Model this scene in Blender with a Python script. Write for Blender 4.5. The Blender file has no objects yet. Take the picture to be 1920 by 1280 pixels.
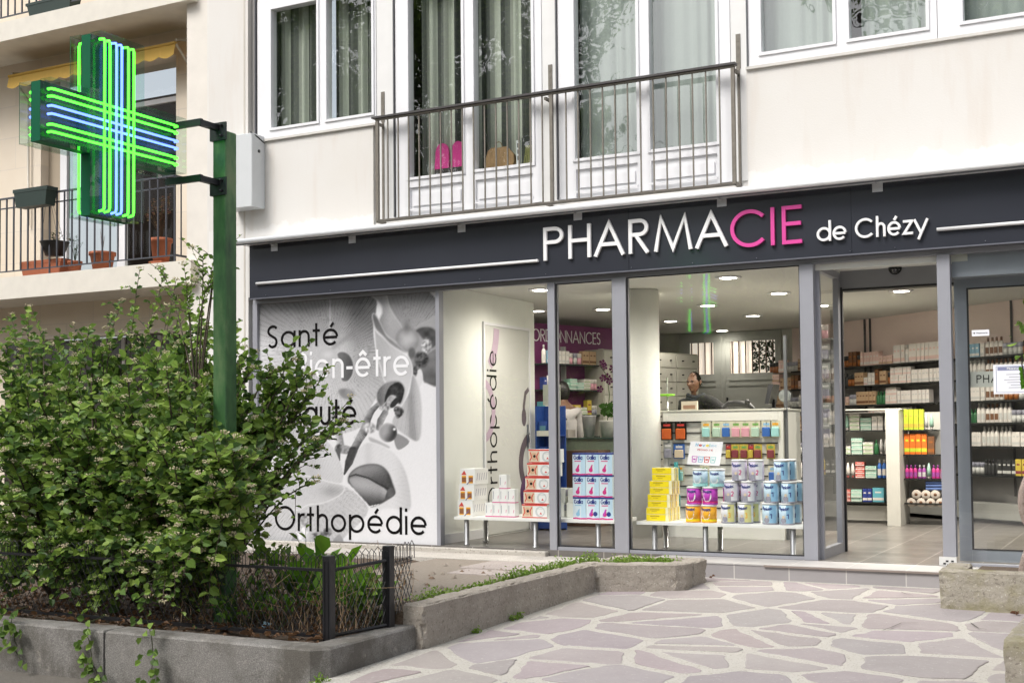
import bpy, math, random
import numpy as np
import bmesh
from mathutils import noise as mnoise
from mathutils import Vector, Matrix
random.seed(7)
R = math.radians
scene = bpy.context.scene
col = scene.collection

# ------------------------------------------------------------------ camera
D0, H0, FPX = 10.30666, 1.07707, 2333.0
MR = Matrix(((0.8841501, 0.0261926, 0.4664682), (0.4671055, -0.0291628, -0.8837206), (-0.0095434, 0.9992314, -0.0380190)))
cam_d = bpy.data.cameras.new('camera'); cam = bpy.data.objects.new('camera', cam_d); col.objects.link(cam)
cam_d.sensor_width = 36; cam_d.sensor_fit = 'HORIZONTAL'; cam_d.lens = 36 * FPX / 1920
cam_d.shift_y = (721 - 640) / 1920; cam_d.clip_end = 500; cam_d.clip_start = 0.05
cam.matrix_world = Matrix.LocRotScale(Vector((0, -D0, H0)), Matrix(((MR[0][0], MR[0][1], MR[0][2]), (MR[1][0], MR[1][1], MR[1][2]), (MR[2][0], MR[2][1], MR[2][2]))).to_quaternion(), None)
scene.camera = cam
def ray(px, py): return MR @ Vector((px - 960, 721 - py, -FPX))
def F(px, py, y=0.0):          # photo measurement -> point on a wall plane parallel to the facade
    d = ray(px, py); t = (y + D0) / d.y; return Vector((d.x * t, y, H0 + d.z * t))
def X_(px, py, x):
    d = ray(px, py); t = x / d.x; return Vector((x, -D0 + d.y * t, H0 + d.z * t))

# ------------------------------------------------------------------ world, sun, exposure
SUN_EL, SUN_AZ = 50, 205     # azimuth measured from +y clockwise
w = bpy.data.worlds.new('World'); scene.world = w; w.use_nodes = True
nt = w.node_tree; bg = nt.nodes['Background']
sky = nt.nodes.new('ShaderNodeTexSky'); sky.sky_type = 'NISHITA'; sky.sun_disc = False
sky.sun_elevation = R(SUN_EL); sky.sun_rotation = R(SUN_AZ); sky.air_density = 1.0; sky.dust_density = 4.0; sky.ozone_density = 1.0
hs = nt.nodes.new('ShaderNodeHueSaturation'); hs.inputs['Saturation'].default_value = 0.35
nt.links.new(sky.outputs[0], hs.inputs['Color']); nt.links.new(hs.outputs[0], bg.inputs[0]); bg.inputs[1].default_value = 0.13
sd = bpy.data.lights.new('sun', 'SUN'); sd.energy = 1.3; sd.angle = R(25); sd.color = (1, .97, .93)
so = bpy.data.objects.new('sun', sd); col.objects.link(so)
az = R(SUN_AZ); el = R(SUN_EL)
sv = Vector((math.sin(az) * math.cos(el), math.cos(az) * math.cos(el), math.sin(el)))
so.rotation_euler = sv.to_track_quat('Z', 'Y').to_euler(); so.location = (0, -20, 20)
scene.view_settings.view_transform = 'Standard'; scene.view_settings.look = 'None'
scene.view_settings.exposure = 0.75; scene.view_settings.gamma = 1
scene.render.engine = 'CYCLES'
cy = scene.cycles; cy.max_bounces = 8; cy.transparent_max_bounces = 16; cy.use_denoising = True
cy.sample_clamp_indirect = 6; cy.caustics_reflective = False; cy.caustics_refractive = False

# ------------------------------------------------------------------ materials
MC = {}
def nm(name):
    m = bpy.data.materials.new(name); m.use_nodes = True
    return m, m.node_tree.nodes, m.node_tree.links, m.node_tree.nodes['Principled BSDF']
def c4(c): return (c[0], c[1], c[2], 1)
def mat(name, c=(.5, .5, .5), rough=.5, metal=0, var=0.06, scale=6, bump=0, spec=.5, bscale=60, coat=0):
    """plain paint / plastic / plaster with slight procedural mottling"""
    if name in MC: return MC[name]
    m, n, l, b = nm(name)
    b.inputs['Roughness'].default_value = rough; b.inputs['Metallic'].default_value = metal
    b.inputs['Specular IOR Level'].default_value = spec; b.inputs['Coat Weight'].default_value = coat
    tc = n.new('ShaderNodeTexCoord')
    if var:
        t = n.new('ShaderNodeTexNoise'); t.inputs['Scale'].default_value = scale; t.inputs['Detail'].default_value = 6
        l.new(tc.outputs['Object'], t.inputs['Vector'])
        mx = n.new('ShaderNodeMix'); mx.data_type = 'RGBA'
        mx.inputs[6].default_value = c4([max(0, x * (1 - var * 2)) for x in c]); mx.inputs[7].default_value = c4([min(1, x * (1 + var)) for x in c])
        l.new(t.outputs['Fac'], mx.inputs[0]); l.new(mx.outputs[2], b.inputs['Base Color'])
    else: b.inputs['Base Color'].default_value = c4(c)
    if bump:
        t2 = n.new('ShaderNodeTexNoise'); t2.inputs['Scale'].default_value = bscale; t2.inputs['Detail'].default_value = 5
        l.new(tc.outputs['Object'], t2.inputs['Vector'])
        bp = n.new('ShaderNodeBump'); bp.inputs['Strength'].default_value = bump; bp.inputs['Distance'].default_value = .01
        l.new(t2.outputs['Fac'], bp.inputs['Height']); l.new(bp.outputs[0], b.inputs['Normal'])
    MC[name] = m; return m
def ramp(n, stops):
    r = n.new('ShaderNodeValToRGB'); e = r.color_ramp.elements
    while len(e) > 1: e.remove(e[-1])
    e[0].position = stops[0][0]; e[0].color = c4(stops[0][1])
    for p, c in stops[1:]:
        x = e.new(p); x.color = c4(c)
    return r
def noise(n, l, vec, scale, detail=5, rough=.55, mscale=None):
    t = n.new('ShaderNodeTexNoise'); t.inputs['Scale'].default_value = scale; t.inputs['Detail'].default_value = detail; t.inputs['Roughness'].default_value = rough
    if mscale:
        mp = n.new('ShaderNodeMapping'); mp.inputs['Scale'].default_value = mscale; l.new(vec, mp.inputs[0]); vec = mp.outputs[0]
    l.new(vec, t.inputs['Vector']); return t.outputs['Fac']
def mixc(n, l, f, a, b, mode='MIX'):
    m = n.new('ShaderNodeMix'); m.data_type = 'RGBA'; m.blend_type = mode
    for i, v in ((0, f), (6, a), (7, b)):
        if isinstance(v, (int, float)): m.inputs[i].default_value = v
        elif isinstance(v, tuple): m.inputs[i].default_value = c4(v)
        else: l.new(v, m.inputs[i])
    return m.outputs[2]
def bumpn(n, l, b, h, s, d=.01):
    bp = n.new('ShaderNodeBump'); bp.inputs['Strength'].default_value = s; bp.inputs['Distance'].default_value = d
    l.new(h, bp.inputs['Height']); l.new(bp.outputs[0], b.inputs['Normal'])
def emis(name, c, s):
    if name in MC: return MC[name]
    m, n, l, b = nm(name); b.inputs['Base Color'].default_value = c4(c); b.inputs['Emission Color'].default_value = c4(c); b.inputs['Emission Strength'].default_value = s
    MC[name] = m; return m
def glass(name, tint=(1, 1, 1), refl=1.0, ior=1.5, base=0.0, wavy=0.0):
    m, n, l, b = nm(name); n.remove(b)
    tr = n.new('ShaderNodeBsdfTransparent'); tr.inputs[0].default_value = c4(tint)
    gl = n.new('ShaderNodeBsdfGlossy'); gl.inputs['Roughness'].default_value = 0.0; gl.inputs[0].default_value = c4((refl, refl, refl))
    if wavy:
        ge = n.new('ShaderNodeNewGeometry'); gl.inputs['Roughness'].default_value = .012; bp = n.new('ShaderNodeBump'); bp.inputs['Strength'].default_value = 1; bp.inputs['Distance'].default_value = wavy
        l.new(noise(n, l, ge.outputs['Position'], 2.3, 2), bp.inputs['Height']); l.new(bp.outputs[0], gl.inputs['Normal'])
    lw = n.new('ShaderNodeLayerWeight'); lw.inputs[0].default_value = .5
    pw_ = n.new('ShaderNodeMath'); pw_.operation = 'POWER'; pw_.inputs[1].default_value = 5; l.new(lw.outputs['Facing'], pw_.inputs[0])
    a = n.new('ShaderNodeMath'); a.operation = 'MULTIPLY_ADD'; a.inputs[1].default_value = 1 - ior; a.inputs[2].default_value = ior; l.new(pw_.outputs[0], a.inputs[0]); f = a.outputs[0]
    mx = n.new('ShaderNodeMixShader'); l.new(f, mx.inputs[0]); l.new(tr.outputs[0], mx.inputs[1]); l.new(gl.outputs[0], mx.inputs[2])
    l.new(mx.outputs[0], n['Material Output'].inputs[0]); MC[name] = m; return m
def vcol(name, rough=.6, spec=.3, transl=0.0, coat=0):
    if name in MC: return MC[name]
    m, n, l, b = nm(name)
    a = n.new('ShaderNodeVertexColor'); a.layer_name = 'Col'
    tc = n.new('ShaderNodeTexCoord')
    c = mixc(n, l, .5, a.outputs[0], mixc(n, l, noise(n, l, tc.outputs['Object'], 9), (.75, .75, .75), (1.15, 1.15, 1.15)), 'MULTIPLY') if transl else a.outputs[0]
    l.new(c, b.inputs['Base Color']); b.inputs['Roughness'].default_value = rough; b.inputs['Specular IOR Level'].default_value = spec; b.inputs['Coat Weight'].default_value = coat
    if transl:
        t = n.new('ShaderNodeBsdfTranslucent'); l.new(c, t.inputs[0])
        mx = n.new('ShaderNodeMixShader'); mx.inputs[0].default_value = transl
        l.new(b.outputs[0], mx.inputs[1]); l.new(t.outputs[0], mx.inputs[2]); l.new(mx.outputs[0], n['Material Output'].inputs[0])
    MC[name] = m; return m

def m_stucco():
    m, n, l, b = nm('stucco'); tc = n.new('ShaderNodeTexCoord'); o = tc.outputs['Object']
    c = mixc(n, l, noise(n, l, o, 1.1, 4), (.66, .625, .575), (.725, .712, .69))
    drip = ramp(n, [(.52, (0, 0, 0)), (.75, (1, 1, 1))]); l.new(noise(n, l, o, 3.2, 6, .6, (1.6, 1, .22)), drip.inputs[0])
    sc = n.new('ShaderNodeMath'); sc.operation = 'MULTIPLY'; sc.inputs[1].default_value = .38; l.new(drip.outputs[0], sc.inputs[0])
    c = mixc(n, l, sc.outputs[0], c, (.58, .49, .41))
    sx = n.new('ShaderNodeSeparateXYZ'); l.new(o, sx.inputs[0])
    wv = n.new('ShaderNodeMath'); wv.operation = 'MULTIPLY_ADD'; wv.inputs[1].default_value = -.34; l.new(noise(n, l, o, 3.6, 6, .6), wv.inputs[0]); l.new(sx.outputs[2], wv.inputs[2])
    pr = ramp(n, [(.0, (1, 1, 1)), (.02, (0, 0, 0))]); sb_ = n.new('ShaderNodeMath'); sb_.operation = 'SUBTRACT'; sb_.inputs[1].default_value = 3.09; l.new(wv.outputs[0], sb_.inputs[0]); l.new(sb_.outputs[0], pr.inputs[0])
    pm = n.new('ShaderNodeMath'); pm.operation = 'MULTIPLY'; pm.inputs[1].default_value = .8; l.new(pr.outputs[0], pm.inputs[0])
    c = mixc(n, l, pm.outputs[0], c, (.76, .745, .72))
    l.new(c, b.inputs['Base Color']); b.inputs['Roughness'].default_value = .85
    bumpn(n, l, b, noise(n, l, o, 90, 4), .25, .004); return m
def m_stone():
    m, n, l, b = nm('limestone_blocks'); tc = n.new('ShaderNodeTexCoord')
    mp = n.new('ShaderNodeMapping'); mp.inputs['Rotation'].default_value = (R(90), 0, 0); l.new(tc.outputs['Object'], mp.inputs[0])
    br = n.new('ShaderNodeTexBrick'); l.new(mp.outputs[0], br.inputs['Vector'])
    br.inputs['Color1'].default_value = c4((.72, .62, .49)); br.inputs['Color2'].default_value = c4((.66, .56, .44)); br.inputs['Mortar'].default_value = c4((.60, .52, .43))
    br.inputs['Scale'].default_value = 1; br.inputs['Brick Width'].default_value = .95; br.inputs['Row Height'].default_value = .42; br.inputs['Mortar Size'].default_value = .006
    c = mixc(n, l, noise(n, l, tc.outputs['Object'], 2.2, 6), br.outputs[0], mixc(n, l, .5, br.outputs[0], (.84, .78, .68)))
    l.new(c, b.inputs['Base Color']); b.inputs['Roughness'].default_value = .85
    bumpn(n, l, b, noise(n, l, tc.outputs['Object'], 60), .3, .004); return m
def m_granite():
    m, n, l, b = nm('granite'); tc = n.new('ShaderNodeTexCoord'); o = tc.outputs['Object']
    r = ramp(n, [(.3, (.07, .07, .07)), (.5, (.185, .18, .17)), (.72, (.38, .36, .34))]); l.new(noise(n, l, o, 160, 2, .8), r.inputs[0])
    c = mixc(n, l, noise(n, l, o, 3, 5), r.outputs[0], mixc(n, l, .5, r.outputs[0], (.24, .22, .195)))
    st = ramp(n, [(.44, (0, 0, 0)), (.60, (.75, .75, .75))]); l.new(noise(n, l, o, 2.6, 8, .7), st.inputs[0])
    c = mixc(n, l, st.outputs[0], c, (.075, .066, .052)); lt2 = ramp(n, [(.60, (0, 0, 0)), (.66, (.5, .5, .5))]); l.new(noise(n, l, o, 6, 7, .7), lt2.inputs[0]); c = mixc(n, l, lt2.outputs[0], c, (.36, .33, .29))
    l.new(c, b.inputs['Base Color']); b.inputs['Roughness'].default_value = .8
    bumpn(n, l, b, noise(n, l, o, 130, 4), .5, .004); return m
def m_concrete(name='weathered_concrete', a=(.17, .145, .115), d=(.50, .455, .395), moss=None):
    m, n, l, b = nm(name); tc = n.new('ShaderNodeTexCoord'); o = tc.outputs['Object']
    c = mixc(n, l, noise(n, l, o, 4.5, 8, .7), a, d)
    v = ramp(n, [(.36, (.8, .8, .8)), (.42, (0, 0, 0))]); l.new(noise(n, l, o, 55, 3, .6), v.inputs[0])
    c = mixc(n, l, v.outputs[0], c, (.19, .16, .13))
    s2 = ramp(n, [(.64, (0, 0, 0)), (.7, (.8, .8, .8))]); l.new(noise(n, l, o, 75, 2, .6), s2.inputs[0])
    c = mixc(n, l, s2.outputs[0], c, (.62, .58, .52))
    band = n.new('ShaderNodeTexWave'); band.wave_type = 'BANDS'; band.bands_direction = 'Z'; band.inputs['Scale'].default_value = 4; band.inputs['Distortion'].default_value = 3
    band.inputs['Detail'].default_value = 4; band.inputs['Detail Scale'].default_value = 3
    l.new(o, band.inputs['Vector'])
    bm = n.new('ShaderNodeMath'); bm.operation = 'MULTIPLY'; bm.inputs[1].default_value = .22; l.new(band.outputs['Fac'], bm.inputs[0])
    c = mixc(n, l, bm.outputs[0], c, (.24, .21, .18))
    if moss:
        ms = ramp(n, [(.45, (0, 0, 0)), (.65, (.8, .8, .8))]); l.new(noise(n, l, o, 5, 6, .6), ms.inputs[0])
        c = mixc(n, l, ms.outputs[0], c, moss)
    l.new(c, b.inputs['Base Color']); b.inputs['Roughness'].default_value = .9
    bumpn(n, l, b, noise(n, l, o, 45, 7, .7), .7, .012); return m
def m_paving():
    m, n, l, b = nm('mortar_bed'); tc = n.new('ShaderNodeTexCoord'); o = tc.outputs['Object']
    jt = mixc(n, l, noise(n, l, o, 6, 9, .75), (.42, .395, .35), (.59, .57, .525))
    sp = ramp(n, [(.36, (.7, .7, .7)), (.42, (0, 0, 0))]); l.new(noise(n, l, o, 75, 3, .6), sp.inputs[0])
    jt = mixc(n, l, sp.outputs[0], jt, (.25, .21, .16))
    l.new(jt, b.inputs['Base Color']); b.inputs['Roughness'].default_value = .9; bumpn(n, l, b, noise(n, l, o, 50, 7, .75), .8, .012); return m
def m_flag():
    m, n, l, b = nm('flagstone'); tc = n.new('ShaderNodeTexCoord'); o = tc.outputs['Object']
    a = n.new('ShaderNodeVertexColor'); a.layer_name = 'Col'
    st = mixc(n, l, noise(n, l, o, 3.2, 12, .78), mixc(n, l, .6, a.outputs[0], (.20, .17, .17)), mixc(n, l, .4, a.outputs[0], (.48, .44, .43)))
    scr = ramp(n, [(.58, (0, 0, 0)), (.66, (.85, .85, .85))]); l.new(noise(n, l, o, 38, 6, .8), scr.inputs[0])
    st = mixc(n, l, scr.outputs[0], st, (.48, .45, .42))
    dk = ramp(n, [(.30, (.6, .6, .6)), (.38, (0, 0, 0))]); l.new(noise(n, l, o, 26, 6, .7), dk.inputs[0])
    st = mixc(n, l, dk.outputs[0], st, (.21, .185, .175))
    l.new(st, b.inputs['Base Color']); b.inputs['Roughness'].default_value = .82; bumpn(n, l, b, noise(n, l, o, 16, 9, .7), .5, .012); return m
def m_tiles(name, c1, c2, mort, w_, h_, rough=.35, rotx=0):
    m, n, l, b = nm(name); tc = n.new('ShaderNodeTexCoord'); v = tc.outputs['Object']
    if rotx:
        mp = n.new('ShaderNodeMapping'); mp.inputs['Rotation'].default_value = (R(rotx), 0, 0); l.new(v, mp.inputs[0]); v = mp.outputs[0]
    br = n.new('ShaderNodeTexBrick'); l.new(v, br.inputs['Vector']); br.offset = 0
    br.inputs['Color1'].default_value = c4(c1); br.inputs['Color2'].default_value = c4(c2); br.inputs['Mortar'].default_value = c4(mort)
    br.inputs['Scale'].default_value = 1; br.inputs['Brick Width'].default_value = w_; br.inputs['Row Height'].default_value = h_; br.inputs['Mortar Size'].default_value = .004
    c = mixc(n, l, noise(n, l, tc.outputs['Object'], 9, 5), br.outputs[0], mixc(n, l, .25, br.outputs[0], (.5, .48, .46)))
    l.new(c, b.inputs['Base Color']); b.inputs['Roughness'].default_value = rough; return m
def m_ground(name, a, d, scale=30, bump=.6):
    m, n, l, b = nm(name); tc = n.new('ShaderNodeTexCoord'); o = tc.outputs['Object']
    c = mixc(n, l, noise(n, l, o, scale, 8, .75), a, d); c = mixc(n, l, noise(n, l, o, 1.6, 4), c, mixc(n, l, .4, c, a))
    l.new(c, b.inputs['Base Color']); b.inputs['Roughness'].default_value = .95; bumpn(n, l, b, noise(n, l, o, scale * 1.5, 7, .7), bump, .02); return m
def m_fabric(name, bands, scale, rough=.9, transl=.25, alpha=None):
    """curtain cloth, coloured stripes along local X"""
    m, n, l, b = nm(name); tc = n.new('ShaderNodeTexCoord'); o = tc.outputs['Object']
    sx = n.new('ShaderNodeSeparateXYZ'); l.new(o, sx.inputs[0])
    ml = n.new('ShaderNodeMath'); ml.operation = 'MULTIPLY'; ml.inputs[1].default_value = scale; l.new(sx.outputs[0], ml.inputs[0])
    nz = n.new('ShaderNodeMath'); nz.operation = 'ADD'; l.new(ml.outputs[0], nz.inputs[0])
    fr = n.new('ShaderNodeMath'); fr.operation = 'FRACT'; l.new(ml.outputs[0], fr.inputs[0])
    rp = ramp(n, bands); rp.color_ramp.interpolation = 'CONSTANT'; l.new(fr.outputs[0], rp.inputs[0])
    c = mixc(n, l, noise(n, l, o, 260, 2, .5, (1, 1, .25)), mixc(n, l, .25, rp.outputs[0], (0.02, 0.02, 0.02)), rp.outputs[0])
    l.new(c, b.inputs['Base Color']); b.inputs['Roughness'].default_value = rough; b.inputs['Specular IOR Level'].default_value = .1
    return m
def m_polepaint():
    m, n, l, b = nm('green_paint'); tc = n.new('ShaderNodeTexCoord'); o = tc.outputs['Object']
    r = ramp(n, [(.3, (.020, .060, .026)), (.5, (.05, .135, .045)), (.64, (.11, .19, .08)), (.8, (.19, .21, .11))]); l.new(noise(n, l, o, 9, 6, .6, (1, 1, .35)), r.inputs[0])
    l.new(r.outputs[0], b.inputs['Base Color']); b.inputs['Roughness'].default_value = .4; bumpn(n, l, b, noise(n, l, o, 40), .2, .003); return m

STUCCO, STONE, GRANITE, CONC, PAVING, FLAG = m_stucco(), m_stone(), m_granite(), m_concrete(), m_paving(), m_flag()
CONC2 = m_concrete('mossy_concrete', (.24, .22, .17), (.42, .385, .32), moss=(.22, .20, .09))
WHITEP = mat('white_upvc', (.80, .80, .82), .35, var=.02, bump=.03)
WHITEW = mat('white_wall_paint', (.80, .81, .76), .7, var=.03, bump=.1)
GREYF = mat('grey_aluminium_frame', (.335, .34, .375), .42, .2, var=.04)
FASC = mat('charcoal_fascia', (.038, .041, .052), .17, 0, var=.10, scale=1.2, spec=.5)
WLET = mat('white_letter', (.86, .86, .86), .35, var=0)
PLET = mat('pink_letter', (.72, .07, .34), .35, var=.03)
BLKP = mat('black_paint', (.012, .012, .014), .35, var=.1, bump=.1)
BLK = mat('black_print', (.012, .010, .010), .5, var=0, spec=.2)
GREYR = mat('weathered_grey_rail', (.20, .18, .15), .6, .2, var=.2, scale=20, bump=.2)
CHROME = mat('brushed_steel', (.55, .56, .58), .3, .9, var=.05)
DARKR = mat('dark_room', (.035, .035, .035), .9, var=.1)
GLASS = glass('shop_glass', (.98, .99, .985), 1.0, .078, wavy=.0005)
GLASSU = glass('window_glass', (.92, .95, .93), 1.0, .12, wavy=.005)
GLASSD = glass('dim_glass', (.9, .92, .9), .6, .02)
ACR = glass('clear_acrylic', (.86, .94, .92), .8, .03)
LEAF = vcol('leaf_green', .45, .35, .42)
BARK = mat('bark', (.10, .075, .055), .9, var=.3, scale=30, bump=.5)
DRY = mat('dry_stem', (.40, .28, .17), .9, var=.3, scale=30)
TERRA = mat('terracotta', (.42, .13, .06), .8, var=.12, scale=12, bump=.1)
DGREEN = mat('dark_green_plastic', (.012, .03, .022), .5, var=.1)
PRINT = vcol('printed_vinyl', .35, .4)

# ------------------------------------------------------------------ mesh building
class MB:
    def __init__(s): s.v = []; s.f = []; s.mi = []; s.sm = []; s.fc = []; s.c = None
    def add(s, vs, fs, mi=0, sm=False):
        o = len(s.v); s.v.extend([tuple(x) for x in vs])
        for q in fs:
            s.f.append([o + i for i in q]); s.mi.append(mi); s.sm.append(sm); s.fc.append(s.c)
        return s
    def box(s, x0, x1, y0, y1, z0, z1, mi=0):
        if x0 > x1: x0, x1 = x1, x0
        if y0 > y1: y0, y1 = y1, y0
        if z0 > z1: z0, z1 = z1, z0
        return s.add([(x0, y0, z0), (x1, y0, z0), (x1, y1, z0), (x0, y1, z0), (x0, y0, z1), (x1, y0, z1), (x1, y1, z1), (x0, y1, z1)],
              [(0, 3, 2, 1), (4, 5, 6, 7), (0, 1, 5, 4), (1, 2, 6, 5), (2, 3, 7, 6), (3, 0, 4, 7)], mi)
    def bbox(s, x0, x1, y0, y1, z0, z1, b=.01, mi=0):
        """box with chamfered vertical and top edges"""
        pts = [(x0 + b, y0), (x1 - b, y0), (x1, y0 + b), (x1, y1 - b), (x1 - b, y1), (x0 + b, y1), (x0, y1 - b), (x0, y0 + b)]
        cx, cy_ = (x0 + x1) / 2, (y0 + y1) / 2
        V = [(x, y, z0) for x, y in pts] + [(x, y, z1 - b) for x, y in pts] + [(x + (b if x < cx else -b), y + (b if y < cy_ else -b), z1) for x, y in pts]
        Fs = [tuple(range(7, -1, -1)), tuple(range(16, 24))]
        for k in (0, 8):
            for i in range(8): Fs.append((k + i, k + (i + 1) % 8, k + 8 + (i + 1) % 8, k + 8 + i))
        return s.add(V, Fs, mi)
    def prism(s, poly, z0, z1, mi=0):          # poly in XY, counter-clockwise
        n = len(poly)
        return s.add([(x, y, z0) for x, y in poly] + [(x, y, z1) for x, y in poly],
              [tuple(range(n - 1, -1, -1)), tuple(range(n, 2 * n))] + [(i, (i + 1) % n, n + (i + 1) % n, n + i) for i in range(n)], mi)
    def quad(s, a, b, c, d, mi=0): return s.add([a, b, c, d], [(0, 1, 2, 3)], mi)
    def tube(s, pts, r, n=6, mi=0, sm=True, cap=True):
        pts = [Vector(p) for p in pts]; rs = r if isinstance(r, (list, tuple)) else [r] * len(pts)
        V = []; Fs = []; up = None
        for i, p in enumerate(pts):
            t = (pts[min(i + 1, len(pts) - 1)] - pts[max(i - 1, 0)])
            if t.length < 1e-9: t = Vector((0, 0, 1))
            t.normalize()
            if up is None: up = Vector((0, 0, 1)) if abs(t.z) < .9 else Vector((1, 0, 0))
            a = t.cross(up)
            if a.length < 1e-6: a = t.orthogonal()
            a.normalize(); b = a.cross(t).normalized(); up = b
            for k in range(n):
                g = 2 * math.pi * k / n; V.append(p + (a * math.cos(g) + b * math.sin(g)) * rs[i])
        for i in range(len(pts) - 1):
            for k in range(n): Fs.append((i * n + k, i * n + (k + 1) % n, (i + 1) * n + (k + 1) % n, (i + 1) * n + k))
        if cap: Fs += [tuple(range(n)), tuple(range(len(pts) * n - 1, (len(pts) - 1) * n - 1, -1))]
        return s.add(V, Fs, mi, sm)
    def lathe(s, c, prof, n=24, mi=0, sm=True, axis='z'):
        V = []; Fs = []
        for r, z in prof:
            for k in range(n):
                g = 2 * math.pi * k / n; a, b = r * math.cos(g), r * math.sin(g)
                V.append((c[0] + a, c[1] + b, c[2] + z) if axis == 'z' else (c[0] + z, c[1] + a, c[2] + b) if axis == 'x' else (c[0] + a, c[1] + z, c[2] + b))
        for i in range(len(prof) - 1):
            for k in range(n): Fs.append((i * n + k, i * n + (k + 1) % n, (i + 1) * n + (k + 1) % n, (i + 1) * n + k))
        Fs += [tuple(range(n - 1, -1, -1)), tuple(range((len(prof) - 1) * n, len(prof) * n))]
        return s.add(V, Fs, mi, sm)
    def sphere(s, c, r, n=12, sq=(1, 1, 1), mi=0):
        V = []; Fs = []; m_ = n // 2
        for i in range(m_ + 1):
            th = math.pi * i / m_
            for k in range(n):
                g = 2 * math.pi * k / n
                V.append((c[0] + r * sq[0] * math.sin(th) * math.cos(g), c[1] + r * sq[1] * math.sin(th) * math.sin(g), c[2] + r * sq[2] * math.cos(th)))
        for i in range(m_):
            for k in range(n): Fs.append((i * n + k, (i + 1) * n + k, (i + 1) * n + (k + 1) % n, i * n + (k + 1) % n))
        return s.add(V, Fs, mi, True)
    def ribbon(s, pts, w_, depth, fn, closed=False, off=0.0, mi=0):
        """flat stroke of width w_ along 2D pts, extruded by depth; fn(u,v,d) -> 3D"""
        P = [Vector(p) for p in pts]; n = len(P); L = []; Rr = []
        for i in range(n):
            a = P[i - 1] if (i > 0 or closed) else P[i]; b = P[(i + 1) % n] if (i < n - 1 or closed) else P[i]
            d1 = (P[i] - a); d2 = (b - P[i])
            if d1.length < 1e-9: d1 = d2
            if d2.length < 1e-9: d2 = d1
            d1 = d1.normalized(); d2 = d2.normalized()
            nn = Vector((-d1.y - d2.y, d1.x + d2.x))
            if nn.length < 1e-6: nn = Vector((-d1.y, d1.x))
            nn.normalize(); k = nn.dot(Vector((-d1.y, d1.x))); k = max(k, .45)
            L.append(P[i] + nn * (w_ / 2 / k)); Rr.append(P[i] - nn * (w_ / 2 / k))
        V = []
        for i in range(n): V += [fn(L[i].x, L[i].y, depth + off), fn(Rr[i].x, Rr[i].y, depth + off), fn(L[i].x, L[i].y, off), fn(Rr[i].x, Rr[i].y, off)]
        Fs = []
        for i in range(n if closed else n - 1):
            a = 4 * i; b = 4 * ((i + 1) % n)
            Fs += [(a, a + 1, b + 1, b), (a + 2, b + 2, b + 3, a + 3), (a, b, b + 2, a + 2), (a + 1, a + 3, b + 3, b + 1)]
        if not closed: Fs += [(0, 2, 3, 1), (4 * n - 4, 4 * n - 3, 4 * n - 1, 4 * n - 2)]
        return s.add(V, Fs, mi)
    def build(s, name, mats, parent=None, loc=(0, 0, 0), rz=0):
        me = bpy.data.meshes.new(name); me.from_pydata([tuple(v) for v in s.v], [], s.f)
        for m in (mats if isinstance(mats, (list, tuple)) else [mats]): me.materials.append(m)
        me.polygons.foreach_set('material_index', s.mi); me.polygons.foreach_set('use_smooth', s.sm)
        if any(c is not None for c in s.fc):
            ca = me.color_attributes.new('Col', 'FLOAT_COLOR', 'CORNER'); buf = []
            for q, c in zip(s.f, s.fc): buf += [c[0], c[1], c[2], 1.0] * len(q) if c is not None else [1, 1, 1, 1] * len(q)
            ca.data.foreach_set('color', buf)
        me.update()
        o = bpy.data.objects.new(name, me); col.objects.link(o); o.location = loc; o.rotation_euler = (0, 0, rz)
        if parent is not None: o.parent = parent
        return o
def tag(o, label=None, cat=None, group=None, kind=None):
    if label: o['label'] = label
    if cat: o['category'] = cat
    if group: o['group'] = group
    if kind: o['kind'] = kind
    return o
def empty(name, label, cat, loc=(0, 0, 0), group=None, rz=0):
    o = bpy.data.objects.new(name, None); col.objects.link(o); o.location = loc; o.rotation_euler = (0, 0, rz); o.empty_display_size = .1
    return tag(o, label, cat, group)
def rel(loc):                      # MB coordinates given in world space, parent empty at loc
    return Matrix.Translation(-Vector(loc))
def part(mb, name, mats, parent):  # part meshed in world coordinates under a parent empty standing elsewhere
    L = parent.location
    mb.v = [(v[0] - L[0], v[1] - L[1], v[2] - L[2]) for v in mb.v]
    return mb.build(name, mats, parent)
def roughen(o, seg=.05, amp=.004, chip=.016, seed=0.0):
    """subdivide a block and wear it: uneven faces, chipped arrises"""
    bm = bmesh.new(); bm.from_mesh(o.data); bmesh.ops.triangulate(bm, faces=[f for f in bm.faces if len(f.verts) > 4])
    bmesh.ops.remove_doubles(bm, verts=bm.verts, dist=.0005)
    for _ in range(7):
        es = [e for e in bm.edges if e.calc_length() > seg]
        if not es: break
        bmesh.ops.subdivide_edges(bm, edges=es, cuts=1)
        bmesh.ops.triangulate(bm, faces=[f for f in bm.faces if len(f.verts) > 4])
    bm.normal_update(); nn = {v.index: v.normal.copy() for v in bm.verts}
    for v in bm.verts:
        p = v.co + o.location; q = Vector((p.x + seed, p.y, p.z)); sharp = max((e.calc_face_angle(0) for e in v.link_edges), default=0)
        d = mnoise.noise(q * 7) * amp + mnoise.noise(q * 24) * amp * .6
        if sharp > .35: d -= max(0, mnoise.noise(q * 11) - .05) * chip + max(0, mnoise.noise(q * 33)) * chip * .6
        v.co += nn[v.index] * d
    bm.to_mesh(o.data); bm.free(); o.data.update(); return o
def struct(name, mb, m): return tag(mb.build(name, m), kind='structure')
def copy_tree(o, parent=None):
    c = o.copy(); col.objects.link(c)
    if parent is not None: c.parent = parent
    for ch in list(o.children): copy_tree(ch, c)
    return c

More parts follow.
